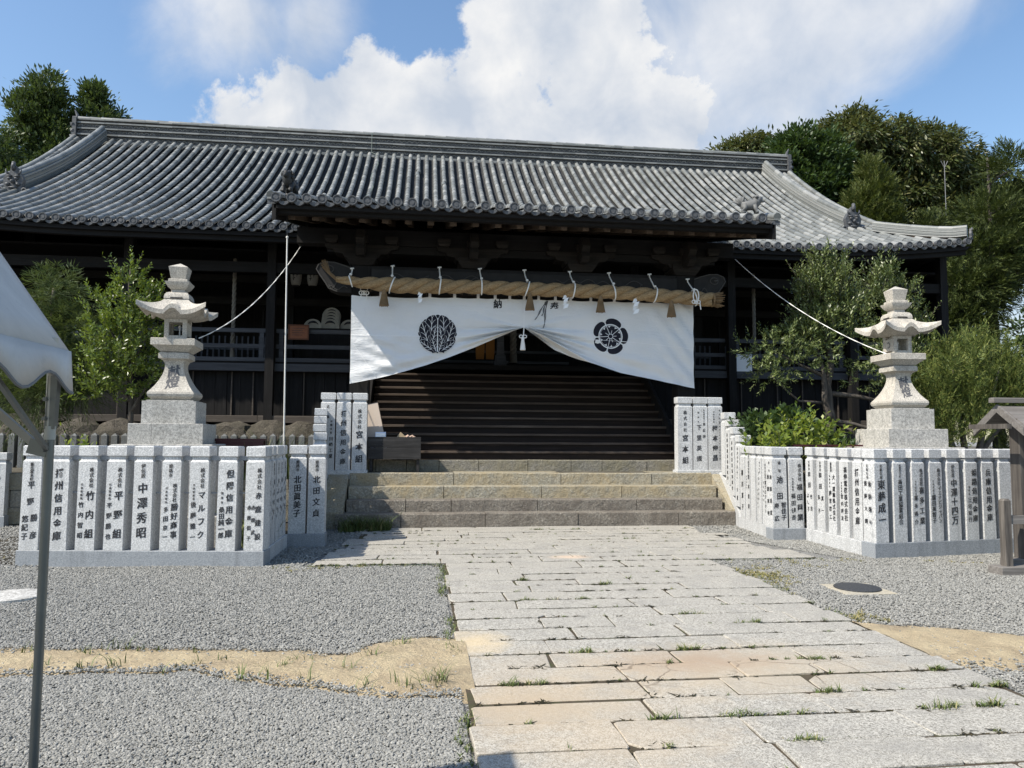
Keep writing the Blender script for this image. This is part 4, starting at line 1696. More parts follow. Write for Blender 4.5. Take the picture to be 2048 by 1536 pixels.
# carved nose ends beyond the posts
for s, xb in ((-1, PX[0] - .19), (1, PX[1] + .19)):
    out = [(0, -.40), (.28, -.38), (.45, -.30), (.52, -.15), (.62, .02), (.70, .18), (.66, .30), (.52, .37), (.34, .36), (.15, .29), (0, .22)]
    m_ = MB()
    poly = [(xb + s * p[0] * 1.02, 4.83 + p[1] * 0.82) for p in out]
    m_.prism(poly, 'y', 15.10, 15.50)
    o = m_.build("carved_beam_end", CARVED, hall)
    m_ = MB()
    m_.tube([(xb + s * p[0] * 1.0, 15.095, 4.83 + p[1] * 0.80) for p in out[1:]], 0.014, 5)
    m_.tube([(xb + s * (.45 + .09 * math.cos(a)), 15.09, 4.98 + .07 * math.sin(a)) for a in np.linspace(0, 6.2, 14)], 0.012, 5)
    m_.tube([(xb + s * (.15 + .3 * t), 15.09, 4.70 + .12 * math.sin(t * 6)) for t in np.linspace(0, 1, 12)], 0.012, 5)
    m_.blob((xb + s * .48, 15.08, 4.985), (.05, .025, .03), 2, .1, 1, 1)
    m_.tube([(xb + s * (.08 + .38 * t), 15.09, 4.60 + .04 * math.sin(t * 9)) for t in np.linspace(0, 1, 12)], 0.010, 5)
    m_.build("carved_scroll", LINE, o)
BRK = m_wood("dark_bracket_wood", (0.009, 0.0075, 0.0065), (0.021, 0.0175, 0.015), (0.045, 0.038, 0.032), 0)
# purlin and bracket sets
m_ = MB()
m_.box(KX0 + .15, KX1 - .15, 15.16, 15.46, 5.52, 5.84)
m_.build("purlin", DARKWOOD_X, hall)
m_ = MB()
m_.box(PX[0] - .7, PX[1] + .7, 15.20, 15.42, 5.36, 5.515)
m_.build("purlin", DARKWOOD_X, hall)
for x in (PX[0], 1.0, 3.29, PX[1]):
    m_ = MB()
    m_.rings([(x - .22, x + .22, 15.08, 15.54, 5.085), (x - .30, x + .30, 15.02, 15.60, 5.20), (x - .30, x + .30, 15.02, 15.60, 5.30)])
    br = m_.build("bracket_block", BRK, hall)
    m_ = MB()
    out = [(-.75, .20), (-.72, .12), (-.58, .09), (-.52, .02), (-.38, 0), (-.33, -.07), (-.2, -.08), (.2, -.08), (.33, -.07), (.38, 0), (.52, .02), (.58, .09), (.72, .12), (.75, .20)]
    m_.prism([(x + a, 5.31 + b_) for a, b_ in out], 'y', 15.10, 15.52)
    m_.build("bracket_arm", BRK, br)
    for dx in (-.6, 0, .6):
        m_ = MB()
        m_.rings([(x + dx - .10, x + dx + .10, 15.0, 15.6, 5.515), (x + dx - .13, x + dx + .13, 14.98, 15.62, 5.58), (x + dx - .13, x + dx + .13, 14.98, 15.62, 5.66)])
        m_.build("bearing_block", BRK, br)
    m_ = MB()
    m_.prism([(15.1, 5.25), (14.78, 5.22), (14.62, 5.32), (14.70, 5.42), (14.58, 5.52), (14.70, 5.72), (15.1, 5.78)], 'x', x - .08, x + .08)
    m_.build("bracket_nose", BRK, br)
# tie beams from the porch posts back to the hall
for x in PX:
    m_ = MB()
    m_.prism([(15.5, 4.75), (16.6, 5.05), (18.8, 5.5), (18.8, 5.8), (16.6, 5.4), (15.5, 5.05)], 'x', x - .1, x + .1)
    m_.build("tie_beam", DARKWOOD, hall)
# lightning conductor cable running down the roof
m_ = MB()
X = rowsX[[i for i, q in enumerate(rowsX) if q > -1.75][0]]
m_.tube([(X - .22, RIDGEY - .25, RZ0 + .9), (X - .22, RIDGEY - .27, RZ0 + .2)] + [(X + .07 * math.sin(y_ * 3), y_, zk(y_) + .095) for y_ in np.linspace(24.4, 14.2, 26)], 0.011, 5)
m_.build("roof_cable", m_plain("dull_copper_cable", (0.16, 0.19, 0.17), 0.6), hall)

# rough stone footing under the hall
found = thing("rubble_footing", "band of rough boulders under the timber sill of the hall", "wall", (-5.5, 18.0, 0.915))
x = -10.6
i = 0
while x < -1.7:
    w = random.uniform(0.55, 1.25)
    m_ = MB()
    m_.blob((x + w / 2, 18.15, 1.42), (w * 0.70, 0.42, 0.54 + random.uniform(-.03, .03)), 11 + i, 0.10, 2.4, 3)
    m_.build("boulder", ROCK, found, smooth=False)
    x += w * 0.82
    i += 1
x = 5.9
while x < 13.5:
    w = random.uniform(0.6, 1.2)
    m_ = MB()
    m_.blob((x + w / 2, 18.15, 1.42), (w * 0.58, 0.36, 0.52 + random.uniform(-.05, .04)), 51 + i, 0.13, 2.0, 2)
    m_.build("boulder", ROCK, found)
    x += w * 0.95
    i += 1
# ------------------------------------------------------------------ lettering: glyph outlines from Blender's built-in font, as flat meshes
class Glyphs:
    def __init__(self, chars):
        self.g = {}
        tmp = []
        for ch in sorted(set(chars)):
            cu = bpy.data.curves.new("glyph", 'FONT')
            cu.body = ch
            cu.resolution_u = 2
            cu.offset = 0.011
            o = bpy.data.objects.new("glyph", cu)
            COL.objects.link(o)
            tmp.append((ch, o, cu))
        bpy.context.view_layer.update()
        dg = bpy.context.evaluated_depsgraph_get()
        for ch, o, cu in tmp:
            me = bpy.data.meshes.new_from_object(o.evaluated_get(dg))
            v = np.array([p.co[:] for p in me.vertices]).reshape(-1, 3)
            f = [tuple(p.vertices) for p in me.polygons]
            if len(v):
                c = (v.min(0) + v.max(0)) / 2
                c = np.array([0.5 if ord(ch) > 256 else c[0], 0.38, 0])
                v = v - c
            self.g[ch] = (v, f)
            bpy.data.objects.remove(o)
            bpy.data.curves.remove(cu)
            bpy.data.meshes.remove(me)

    def column(self, mb, text, ztop, zbot, size, x, y=-0.002, ymap=None, skew=0.10, xs=0.92):
        n = len(text)
        for i, ch in enumerate(text):
            if ch == ' ':
                continue
            v, f = self.g[ch]
            z = (ztop + zbot) / 2 if n == 1 else ztop + (zbot - ztop) * i / (n - 1)
            sz = size * 1.10 * random.uniform(0.95, 1.05)
            for dx_ in (-0.022, 0.022):
              out = []
              for p in v:
                px, pz = x + (p[0] + dx_) * sz * xs, z + p[1] * sz + p[0] * sz * skew
                out.append((px, (ymap(pz) if ymap else y) + dx_ * .02, pz))
              mb.add(out, f)


def zz(y):                 # position on the post front, in tenths of millimetre steps of the plan drawing
    return 1.10 - (y - 520) / 770 * 1.1


KK, DT = '株式会社', '代表取締役'
P1 = [('新在家本町', 545, 675, .046, .0), ('平野', 725, 870, .088, 0), ('勝彦', 1010, 1160, .088, .055), ('悠紀子', 1020, 1170, .082, -.055)]
P2 = [('播州信用金庫', 620, 1165, .105, 0)]
P3 = [(KK, 590, 725, .055, .05), ('竹内組', 815, 1145, .108, .045), (DT, 720, 840, .03, -.065), ('竹内智昭', 895, 1160, .068, -.065)]
P4 = [(KK, 590, 725, .055, .05), ('平野組', 815, 1145, .108, .045), (DT, 720, 840, .03, -.065), ('平野勝也', 900, 1170, .068, -.065)]
P5 = [('伊伝居', 555, 640, .055, 0), ('中澤秀昭', 750, 1135, .128, 0)]
P6 = [('姫路市', 555, 635, .05, -.01), (KK, 725, 850, .054, .05), ('勝好商事', 910, 1150, .085, .05), (DT, 750, 870, .028, -.055), ('多田京一', 935, 1170, .066, -.055)]
P7 = [(KK, 590, 725, .056, .045), ('マルフク', 805, 1150, .095, .04), (DT, 720, 840, .028, -.06), ('後藤雅一', 890, 1170, .07, -.06)]
P8 = [('但陽信用金庫', 620, 1140, .096, .035), ('理事長', 790, 870, .03, -.06), ('桑田純一郎', 935, 1155, .072, -.06)]
P9 = [(KK, 590, 735, .056, .055), ('赤鹿建設', 810, 1165, .076, .05), ('赤鹿武', 915, 1130, .054, -.01), ('赤鹿倶子', 915, 1180, .054, -.062)]
KT1 = [('姫路市', 555, 635, .05, 0), ('北田眞美子', 735, 1080, .108, 0)]
KT2 = [('姫路市', 555, 635, .05, 0), ('北田文貞', 735, 1080, .108, 0)]
SG = [('姫路市', 560, 640, .05, 0), (KK, 720, 1000, .07, .03), (DT, 760, 1050, .045, -.05)]
W1 = [('広畑', 560, 680, .05, 0), ('有限会社', 730, 860, .04, .065), ('川﨑工業', 930, 1130, .07, .065), (DT, 730, 850, .028, -.06), ('川﨑', 920, 1080, .11, -.045)]
W2 = [('播州信用金庫', 640, 1190, .105, 0)]
W3 = [(KK, 610, 790, .07, 0), ('宮本組', 880, 1160, .128, 0)]
E1 = [(KK, 590, 800, .07, 0), ('宮本組', 900, 1170, .125, 0)]
E2 = [('社会福祉法人', 560, 690, .03, .07), ('恵愛園', 730, 880, .055, .07), ('理事長', 590, 700, .03, -.045), ('下里英規', 770, 1150, .10, -.03)]
E3 = [('株式会社', 560, 700, .03, .085), ('ANCILISTJAPAN', 720, 1150, .034, .085), (DT, 580, 700, .03, -.03), ('梅本伸昌', 780, 1140, .11, -.01)]
R1 = [('北新在家', 545, 655, .046, 0), ('東藤成一', 725, 1065, .122, 0)]
R2 = [('神崎郡市川町', 540, 650, .032, 0), ('高田工業協業組合', 700, 1090, .072, 0)]
R3 = [(KK, 590, 720, .056, .045), ('喜多工業', 785, 1085, .088, .05), (DT, 700, 820, .028, -.05), ('喜多秀介', 860, 1095, .066, -.05)]
R4 = [(KK, 590, 720, .056, .045), ('イエナビジャパン', 770, 1090, .062, .055), (DT, 700, 820, .028, -.05), ('廣田美智子', 860, 1085, .072, -.05)]
R5 = [('伊伝居', 555, 640, .055, -.01), ('中澤十四万', 720, 1090, .115, 0)]
R6 = [('姫路信用金庫', 615, 1075, .092, .045), ('理事長', 760, 830, .03, -.05), ('三宅知行', 890, 1085, .068, -.045)]
R7 = [('兵庫信用金庫', 620, 1070, .10, 0)]
RS1 = [('大寿台', 545, 620, .045, 0), ('和田', 680, 800, .08, 0), ('竹吉', 930, 1060, .07, .05), ('よし子', 920, 1070, .07, -.05)]
RS2 = [('大寿台', 545, 620, .045, 0), ('和田', 680, 800, .08, 0), ('真一', 930, 1060, .07, .05), ('弘子', 920, 1070, .07, -.05)]
RS3 = [('姫路市', 550, 620, .045, -.02), ('大一運輸株式会社', 690, 1120, .072, .05), ('有限会社', 680, 790, .03, -.06), ('藤里機工', 860, 1110, .07, -.05)]
RS4 = [('福伸電機株式会社', 600, 1090, .082, .045), (DT, 740, 850, .028, -.06), ('宮内康友', 880, 1100, .065, -.055)]
RS5 = [('播州信用金庫', 620, 1100, .105, 0)]
RS6 = [('北新在家', 545, 655, .045, 0), ('東藤楽々', 720, 1090, .082, .055), ('東藤大輝', 720, 1090, .08, -.055)]
IK1 = [('書写', 560, 650, .05, 0), ('池田', 750, 930, .105, 0), ('智佳子', 1030, 1170, .085, .06), ('康広', 1040, 1180, .085, -.06)]
IK2 = [(KK, 590, 740, .06, .06), ('福田興業', 830, 1170, .098, .055), (DT, 740, 860, .03, -.06), ('福田健吾', 930, 1170, .075, -.055)]
SL0 = [('兵庫西農業協同組合', 590, 1190, .07, 0)]
SL1 = [(KK, 560, 720, .05, .02), ('八十一', 790, 930, .07, 0), ('六産', 1080, 1180, .08, 0)]
SL2 = [('柳川篤子', 720, 1150, .10, 0)]
SL3 = [(KK, 580, 700, .05, .05), ('岩木建設', 760, 1120, .08, .05), (DT, 760, 900, .03, -.05)]
SL4 = [(KK, 570, 680, .035, .05), ('プロジェクト', 700, 1000, .05, 0), (DT, 900, 1100, .03, -.05)]
SL5 = [(KK, 590, 700, .045, .03), ('千富プロジェクト', 740, 1120, .065, .03), (DT, 800, 1000, .03, -.06)]
SL6 = [('書写', 560, 650, .045, 0), ('池田延照', 720, 1120, .08, .055), ('池田実咲', 720, 1130, .08, -.055)]
FL1 = [('新在家', 545, 660, .046, 0), ('中島正樹', 740, 1120, .085, 0)]
ALLT = [v for k_, v in list(globals().items()) if isinstance(v, list) and v and isinstance(v[0], tuple) and isinstance(v[0][0], str)]
CH = ''.join(t[0] for lst in ALLT for t in lst if len(t) == 5) + '献燈納奉'
GL_ = Glyphs(CH)
print("glyphs", len(GL_.g))

_post_cache = {}


def post_mesh(w, d, h, mat):
    """post: body, chamfered neck groove, flared cap"""
    key = (round(w, 3), round(d, 3), round(h, 3), mat.name)
    if key in _post_cache:
        return _post_cache[key]
    m_ = MB()
    a, b = w / 2, d / 2
    hb = h - 0.20
    m_.rings([(-a, a, -b, b, 0), (-a + .002, a - .002, -b + .002, b - .002, hb), (-a + .022, a - .022, -b + .022, b - .022, hb + .028), (-a + .022, a - .022, -b + .022, b - .022, hb + .062),
              (-a - .002, a + .002, -b - .002, b + .002, hb + .076), (-a - .002, a + .002, -b - .002, b + .002, h - .012), (-a + .010, a - .010, -b + .010, b - .010, h)])
    me = m_.mesh("post")
    me.materials.append(mat)
    _post_cache[key] = me
    return me


def engrave(post, spec, hb, front, ink=INK, rotz=0.0, scale=1.0, ybase=None):
    m_ = MB()
    for (t, y0, y1, s, x) in spec:
        z0, z1 = zz(y0) / 1.1 * hb, zz(y1) / 1.1 * hb
        small = s < 0.05
        GL_.column(m_, t, z0, z1, s * scale, x * scale, -front - 0.003)
    me = m_.mesh("inscription")
    me.materials.append(ink)
    o = link("inscription", me, post, None, rotz)
    return o


def add_post(fence, x, y, z0, h, w=.25, d=.20, rotz=0.0, spec=None, mat=None, scale=1.0):
    """x, y, z0 in the fence's own frame; fronts face -y before rotz"""
    mat = mat or GRAN_FENCE
    o = link("post", post_mesh(w, d, h, mat), fence, (x, y, z0), rotz)
    o.rotation_euler = (R(random.uniform(-.35, .35)), R(random.uniform(-.3, .3)), rotz + R(random.uniform(-.5, .5)))
    if spec:
        engrave(o, spec, h - 0.20, d / 2, INK, 0, scale)
    return o


def add_box(parent, name, mat, x0, x1, y0, y1, z0, z1, bev=0.008):
    m_ = MB()
    m_.box(x0, x1, y0, y1, z0, z1, bev)
    return m_.build(name, mat, parent, org=(0, 0, 0))


HP, BZ = 1.305, 0.165
# ---- left fence: front row turned a little towards the sun, side row along the path
AX, AY = -1.96, 9.70
lf = thing("stone_fence", "L-shaped granite fence on the left, its front row behind the tent pole", "stone fence", (AX, AY, 0), 0, "granite donor fences")
ang = R(-6.5)
front = [P1, P2, P3, P4, P5, P6, P7, P8, P9]
N9 = len(front)
sp = 0.351
ca, sa = math.cos(ang), math.sin(ang)
for i, s_ in enumerate(front):
    u = -0.122 - sp * (N9 - 1 - i)
    add_post(lf, u * ca - 0.12 * sa, u * sa + 0.12 * ca, BZ, HP, .240, .235, ang, s_)
L_ = sp * (N9 - 1) + 0.256
m_ = MB()
m_.box(-L_ - .01, 0.012, -0.006, 0.27, -0.08, BZ - .002, .006)
b_ = link("base_stone", m_.mesh("base_stone"), lf, None, ang)
b_.data.materials.append(GRAN_FENCE_B)
m_ = MB()
m_.box(-L_ + .02, -.03, 0.085, 0.155, BZ + HP - .178, BZ + HP - .125)
m_.box(-L_ + .02, -.03, 0.10, 0.14, BZ + HP - .60, BZ + HP - .585)
b_ = link("rail", m_.mesh("rail"), lf, None, ang)
b_.data.materials.append(GRAN_FENCE_B)
for k_ in range(5):
    add_post(lf, -0.115, 0.40 + 0.276 * k_, BZ, HP, .235, .205, R(90), SG)
add_box(lf, "base_stone", GRAN_FENCE, -0.245, 0.01, 0.225, 1.66, -.08, BZ - .002)
add_box(lf, "rail", GRAN_FENCE_B, -.15, -.09, 0.25, 1.6, BZ + HP - .178, BZ + HP - .125)
# second short front beside the stairs
for k_, s_ in enumerate((KT1, KT2)):
    add_post(lf, 0.135 + 0.275 * k_, 1.78, BZ, HP, .25, .205, 0, s_)
add_box(lf, "base_stone", GRAN_FENCE_B, 0.0, 0.55, 1.67, 1.93, -.08, BZ - .002)

# ---- left stair wing: stepped posts climbing beside the stone steps
lw = thing("stone_fence", "granite fence stepping up the left side of the stone steps to three tall posts", "stone fence", (-1.42, 11.45, 0), 0, "granite donor fences")
ang = R(7.5)
for k_ in range(10):
    y_ = 0.30 + 0.292 * k_
    yw = 11.45 + y_
    st = max(0, min(4, int((yw - 13.20) / 0.25) + 1 if yw > 13.2 else 0))
    top = 1.47 + 0.15 * st + (0.05 if st else 0)
    x_ = -0.11 - math.tan(ang) * y_
    zb = BZ + 0.18 * st
    add_post(lw, x_, y_, zb, top - zb, .235, .22, R(90) + ang, SG if k_ % 2 else None)
m_ = MB()
m_.prism([(0.12, -.08), (0.12, BZ), (1.75, BZ), (2.35, .70), (3.0, .92), (3.0, -.08)], 'x', -.26, .0)
b_ = link("base_stone", m_.mesh("base_stone"), lw, None, ang)
b_.data.materials.append(GRAN_FENCE)
LTX = -1.93 + 1.42
for k_, s_ in enumerate((W1, W2, W3)):
    add_post(lw, LTX + .135 + .302 * k_, 3.12, 0.965 + .0, 1.475, .275, .22, 0, s_, None, 1.08)
add_box(lw, "base_stone", GRAN_FENCE, LTX - .02, LTX + .90, 2.98, 3.26, .80, .964)

# ---- far left fence
fl = thing("stone_fence", "short granite donor fence at the far left edge, set further back than the others", "stone fence", (-7.35, 14.25, 0), 0, "granite donor fences")
for k_ in range(6):
    add_post(fl, -0.14 - .36 * k_, .12, BZ, 1.12, .25, .2, 0, FL1)
add_box(fl, "base_stone", GRAN_FENCE_B, -2.2, 0.01, 0, .26, -.08, BZ - .002)
add_box(fl, "rail", GRAN_FENCE_B, -2.1, -.03, 0.09, .15, BZ + 1.12 - .178, BZ + 1.12 - .125)

# ---- right fence
rf = thing("stone_fence", "granite donor fence on the right with a brightly sunlit side row and shaded front row", "stone fence", (6.17, 9.56, 0), 0, "granite donor fences")
ang = R(8)
ca, sa = math.cos(ang), math.sin(ang)
sp = 0.308
rfront = [R1, R2, R3, R4, R5, R6, R7, R2, R3]
for i, s_ in enumerate(rfront):
    u = 0.115 + sp * i * 1.0
    add_post(rf, u * ca - 0.115 * sa, u * sa + 0.115 * ca, BZ + .02, HP - .02, .208, .235, ang, s_ if i < 7 else None)
    if i == 0:
        last = rf.children[-1]
        engrave(last, RS6, HP - .22, .112, INK, R(-90) - ang, 0.85)
L_ = sp * 8 + 0.24
m_ = MB()
m_.box(-.012, L_, -0.006, 0.26, -0.08, BZ + .018, .006)
b_ = link("base_stone", m_.mesh("base_stone"), rf, None, ang)
b_.data.materials.append(GRAN_FENCE_B)
m_ = MB()
m_.box(.03, L_ - .03, 0.085, 0.145, BZ + HP - .178, BZ + HP - .125)
b_ = link("rail", m_.mesh("rail"), rf, None, ang)
b_.data.materials.append(GRAN_FENCE_B)
for k_, s_ in enumerate((RS5, RS4, RS3, RS2, RS1)):
    add_post(rf, 0.105, 0.395 + 0.325 * k_, BZ + .01, HP - .01, .232, .225, R(-90), s_)
add_box(rf, "base_stone", GRAN_FENCE, -0.012, 0.24, 0.225, 1.83, -.08, BZ + .008)
add_box(rf, "rail", GRAN_FENCE_B, .08, .14, 0.25, 1.8, BZ + HP - .178, BZ + HP - .125)

# ---- right stair wing
rw = thing("stone_fence", "granite fence stepping up the right side of the stone steps to three tall posts", "stone fence", (5.64, 11.45, 0), 0, "granite donor fences")
for k_, s_ in enumerate((IK1, IK2)):
    p_ = add_post(rw, 0.125 + 0.282 * k_, 0.115, BZ, HP, .245, .205, 0, s_)
    if k_ == 0:
        engrave(p_, SL6, HP - .2, .125, INK, R(-90), 0.85)
add_box(rw, "base_stone", GRAN_FENCE_B, -.01, 0.56, -.005, 0.25, -.08, BZ - .002)
ang = R(-6.5)
slope_specs = [SL5, SL4, None, SL3, SL2, SL1, SL0, SL0, None]
for k_ in range(9):
    y_ = 0.36 + 0.292 * k_
    yw = 11.45 + y_
    st = max(0, min(4, int((yw - 13.18) / 0.25) + 1 if yw > 13.18 else 0))
    top = 1.47 + 0.15 * st + (0.05 if st else 0)
    x_ = 0.11 + math.tan(-ang) * y_
    zb = BZ + 0.18 * st
    add_post(rw, x_, y_, zb, top - zb, .245, .22, R(-90) + ang, slope_specs[k_])
m_ = MB()
m_.prism([(0.25, -.08), (0.25, BZ), (1.75, BZ), (2.35, .70), (3.0, .92), (3.0, -.08)], 'x', .0, .26)
b_ = link("base_stone", m_.mesh("base_stone"), rw, None, ang)
b_.data.materials.append(GRAN_FENCE)
RTX = 5.12 - 5.64
for k_, s_ in enumerate((E1, E2, E3)):
    add_post(rw, RTX + .16 + .318 * k_, 3.12, 0.965, 1.475, .30, .22, 0, s_, None, 1.05)
add_box(rw, "base_stone", GRAN_FENCE, RTX - .02, RTX + .98, 2.98, 3.26, .80, .964)

# ---- row of small pointed posts behind the garden
sf = thing("low_stone_fence", "low row of small grey posts with pointed tops in front of the rough boulders", "stone fence", (-6, 16.8, 0.915))
sm = MB()
sm.rings([(-.062, .062, -.06, .06, 0), (-.062, .062, -.06, .06, .68), (-.002, .002, -.002, .002, .735)])
sme = sm.mesh("post")
OLDGR_SHADED = m_granite("old_granite_darkened_as_shade", (0.20, 0.21, 0.215), (0.10, 0.105, 0.11), 150, (0.10, 0.10, 0.085), 0.3, 0.85)  # granite colour lowered so these sunlit posts look shaded
sme.materials.append(OLDGR_SHADED)
for k_ in range(40):
    x_ = -9.8 + 0.205 * k_
    o = link("post", sme, sf, (x_ + 6, random.uniform(-.01, .01), random.uniform(-.01, .01)))
    if k_ == 19:
        o.scale = (1.1, 1.1, 1.1)
m_ = MB()
m_.box(-3.9, 4.4, .062, .09, .30, .36)
m_.build("rail", OLDGR_SHADED, sf, org=(0, 0, 0))

# ------------------------------------------------------------------ stone lanterns
def lantern(loc, rotz, label, side):
    t = thing("stone_lantern", label, "stone lantern", loc, rotz, "square stone lanterns")
    B = lambda mb_, n, mat: mb_.build(n, mat, t, org=(0, 0, 0))
    m_ = MB(); m_.sq([(.86, 0), (.86, .42)]); B(m_, "base_tier", GRAN_LANT_B)
    m_ = MB(); m_.sq([(.70, .422), (.70, 1.42), (.69, 1.43)]); B(m_, "base_tier", GRAN_LANT_B)
    # joint between two blocks of the visible tier is a thin groove: build the tier from two blocks
    for (x0, x1) in ((-.525, -.20), (-.196, .525)):
        m_ = MB(); m_.rings([(x0, x1, -.525, .525, 1.432), (x0, x1, -.525, .525, 1.722), (x0 + .006, x1 - .006, -.519, .519, 1.728)]); B(m_, "base_block", GRAN_LANT_B)
    m_ = MB(); m_.sq([(.385, 1.73), (.385, 2.06), (.365, 2.045), (.335, 2.06), (.335, 2.075)]); B(m_, "pedestal", GRAN_LANT_B)
    prof = [(.27, 2.077), (.285, 2.09), (.325, 2.13), (.335, 2.165), (.328, 2.195), (.30, 2.225), (.245, 2.30), (.20, 2.38), (.165, 2.46), (.145, 2.53), (.138, 2.58), (.142, 2.63), (.165, 2.67), (.20, 2.69), (.222, 2.70), (.222, 2.765), (.205, 2.79)]
    m_ = MB(); m_.sq(prof); pole = m_.build("pole", GRAN_LANT, t, org=(0, 0, 0), angle=28)
    zs, ws = [p[1] for p in prof], [p[0] for p in prof]
    ym = lambda z: -float(np.interp(z, zs, ws)) - 0.003
    m_ = MB()
    GL_.column(m_, '献燈', 2.515, 2.345, 0.17, 0.0, ymap=ym, skew=.22, xs=1.0)
    me = m_.mesh("inscription"); me.materials.append(INK_SOFT)
    link("inscription", me, pole)
    m_ = MB(); m_.sq([(.20, 2.80), (.30, 2.885), (.318, 2.89), (.318, 2.985), (.31, 2.992)]); B(m_, "platform", GRAN_LANT)
    # fire box: four corner posts, sill, head; openings front and back, small side discs
    m_ = MB()
    for sx in (-1, 1):
        for sy in (-1, 1):
            x0, x1 = sorted((sx * .165, sx * .10)); y0, y1 = sorted((sy * .165, sy * .10))
            m_.box(x0, x1, y0, y1, 2.993, 3.30)
    m_.box(-.0995, .0995, -.16, .16, 2.993, 3.05)
    m_.box(-.0995, .0995, -.16, .16, 3.25, 3.299)
    for sx in (-1, 1):
        x0, x1 = sorted((sx * .16, sx * .125))
        m_.box(x0, x1, -.0995, .0995, 3.0505, 3.2495)
    fb = B(m_, "fire_box", GRAN_LANT)
    m_ = MB()
    pts = [(-.163 , .045 * math.cos(a), 3.15 + .045 * math.sin(a)) for a in np.linspace(R(60), R(300), 12)]
    m_.tube(pts, .008, 5)
    m_.build("moon_carving", INK_SOFT, fb, org=(0, 0, 0))
    m_ = MB(); m_.blob((0.02, .02, 3.20), (.022, .022, .03), 1, 0, 1, 2); m_.lathe([(.012, 3.05), (.012, 3.18)], .02, .02, 8)
    m_.build("lamp_bulb", WHITE_CORD, fb, org=(0, 0, 0), smooth=True)
    # roof cap
    m_ = MB()
    def ring(r, zf, n=20):
        pts = []
        for s_ in range(4):
            for q in range(n):
                e = -1 + 2 * q / n
                c_ = abs(e)
                tip = 1 + 0.16 * c_ ** 5 * max(0, (r - .17) / .26)
                x, y = e * r * tip, -r * tip
                a = s_ * PI / 2
                pts.append((x * math.cos(a) - y * math.sin(a), x * math.sin(a) + y * math.cos(a), zf(r, c_)))
        return pts
    def ztop(r, c_):
        u = (r - .17) / (.43 - .17)
        bump = 0.095 * max(0, math.cos(min(1, c_ / .27) * PI / 2)) ** 0.8 * max(0, u) ** 1.5
        return 3.60 - .205 * u ** 0.75 - .0 + .120 * (max(0, u) ** 2) * c_ ** 4 + bump
    def zbot(r, c_):
        u = max(0, (r - .17) / (.43 - .17))
        return min(ztop(r, c_) - .02, 3.302 + .10 * u ** 1.5 + .10 * u ** 2 * c_ ** 3 + .03 * u * max(0, math.cos(min(1, c_ / .3) * PI / 2)))
    rs = [.17, .21, .26, .31, .36, .40, .425, .43]
    rings2 = [ring(r, ztop) for r in rs] + [ring(.428, lambda r, c_: ztop(.43, c_) - .065)] + [ring(r, zbot) for r in (.38, .31, .24, .17)]
    n = len(rings2[0])
    vs_ = [p for rg in rings2 for p in rg]
    fs = []
    for i in range(len(rings2) - 1):
        for q in range(n):
            q2 = (q + 1) % n
            fs.append((i * n + q, (i + 1) * n + q, (i + 1) * n + q2, i * n + q2))
    fs.append(tuple(range(n)))
    e = (len(rings2) - 1) * n
    fs.append(tuple(range(e, e + n))[::-1])
    m_.add(vs_, fs)
    m_.build("cap", GRAN_LANT, t, org=(0, 0, 0), angle=35)
    m_ = MB(); m_.sq([(.185, 3.602), (.185, 3.625), (.178, 3.66), (.155, 3.695), (.115, 3.71), (.10, 3.712), (.10, 3.75)])
    for a in range(4):
        an = a * PI / 2
    m_.build("dew_basin", GRAN_LANT, t, org=(0, 0, 0), angle=25)
    for (x0, x1, y0, y1) in ((-.09, .09, -.19, -.1845), (-.19, -.1845, -.09, .09)):
        add_box(t, "carved_slot", INK, x0, x1, y0, y1, 3.604, 3.622, 0)
    m_ = MB(); m_.sq([(.105, 3.752), (.14, 3.78), (.178, 3.845), (.182, 3.865), (.14, 3.867), (.14, 3.905), (.128, 3.912)])
    m_.build("lotus", GRAN_LANT, t, org=(0, 0, 0), angle=25)
    m_ = MB(); m_.sq([(.108, 3.913), (.142, 4.095), (.004, 4.17)])
    B(m_, "finial", GRAN_LANT)
    t.scale = (0.985, 0.985, 1.03)
    return t


lantern((-3.80, 12.0, 0), R(4.5), "square stone lantern on the left, standing before the bright leafy shrub", 'l')
lantern((8.26, 12.0, 0), R(-2.5), "square stone lantern on the right, standing between the pruned tree and the juniper", 'r')
# ------------------------------------------------------------------ the white curtain under the porch
CX0, CX1, CY = -1.44, 5.67, 14.93
APX, APZ = 2.05, 3.86
BL = np.array([(-1.44, 2.65), (-.85, 2.78), (-.45, 2.89), (.04, 3.04), (.54, 3.22), (1.05, 3.43), (1.56, 3.665), (1.85, 3.79), (2.05, 3.86)])
BR_ = np.array([(2.05, 3.86), (2.2, 3.74), (2.385, 3.61), (2.70, 3.405), (3.22, 3.205), (4.07, 2.95), (4.93, 2.795), (5.67, 2.65)])
LOOPX = [-1.40, -.86, .12, .62, 1.1, 1.45, 1.75, 2.05, 2.35, 2.7, 3.02, 3.45, 3.95, 4.4, 4.85, 5.3, 5.62]


def ctop(x):
    z = 4.44 + 0.004 * (x - 2)
    for a, b in zip(LOOPX[:-1], LOOPX[1:]):
        if a <= x <= b:
            u = (x - a) / (b - a)
            z -= 0.030 * (b - a) * 4 * u * (1 - u) * 1.2
    return z


def cbot(x):
    return float(np.interp(x, BL[:, 0], BL[:, 1])) if x <= APX else float(np.interp(x, BR_[:, 0], BR_[:, 1]))


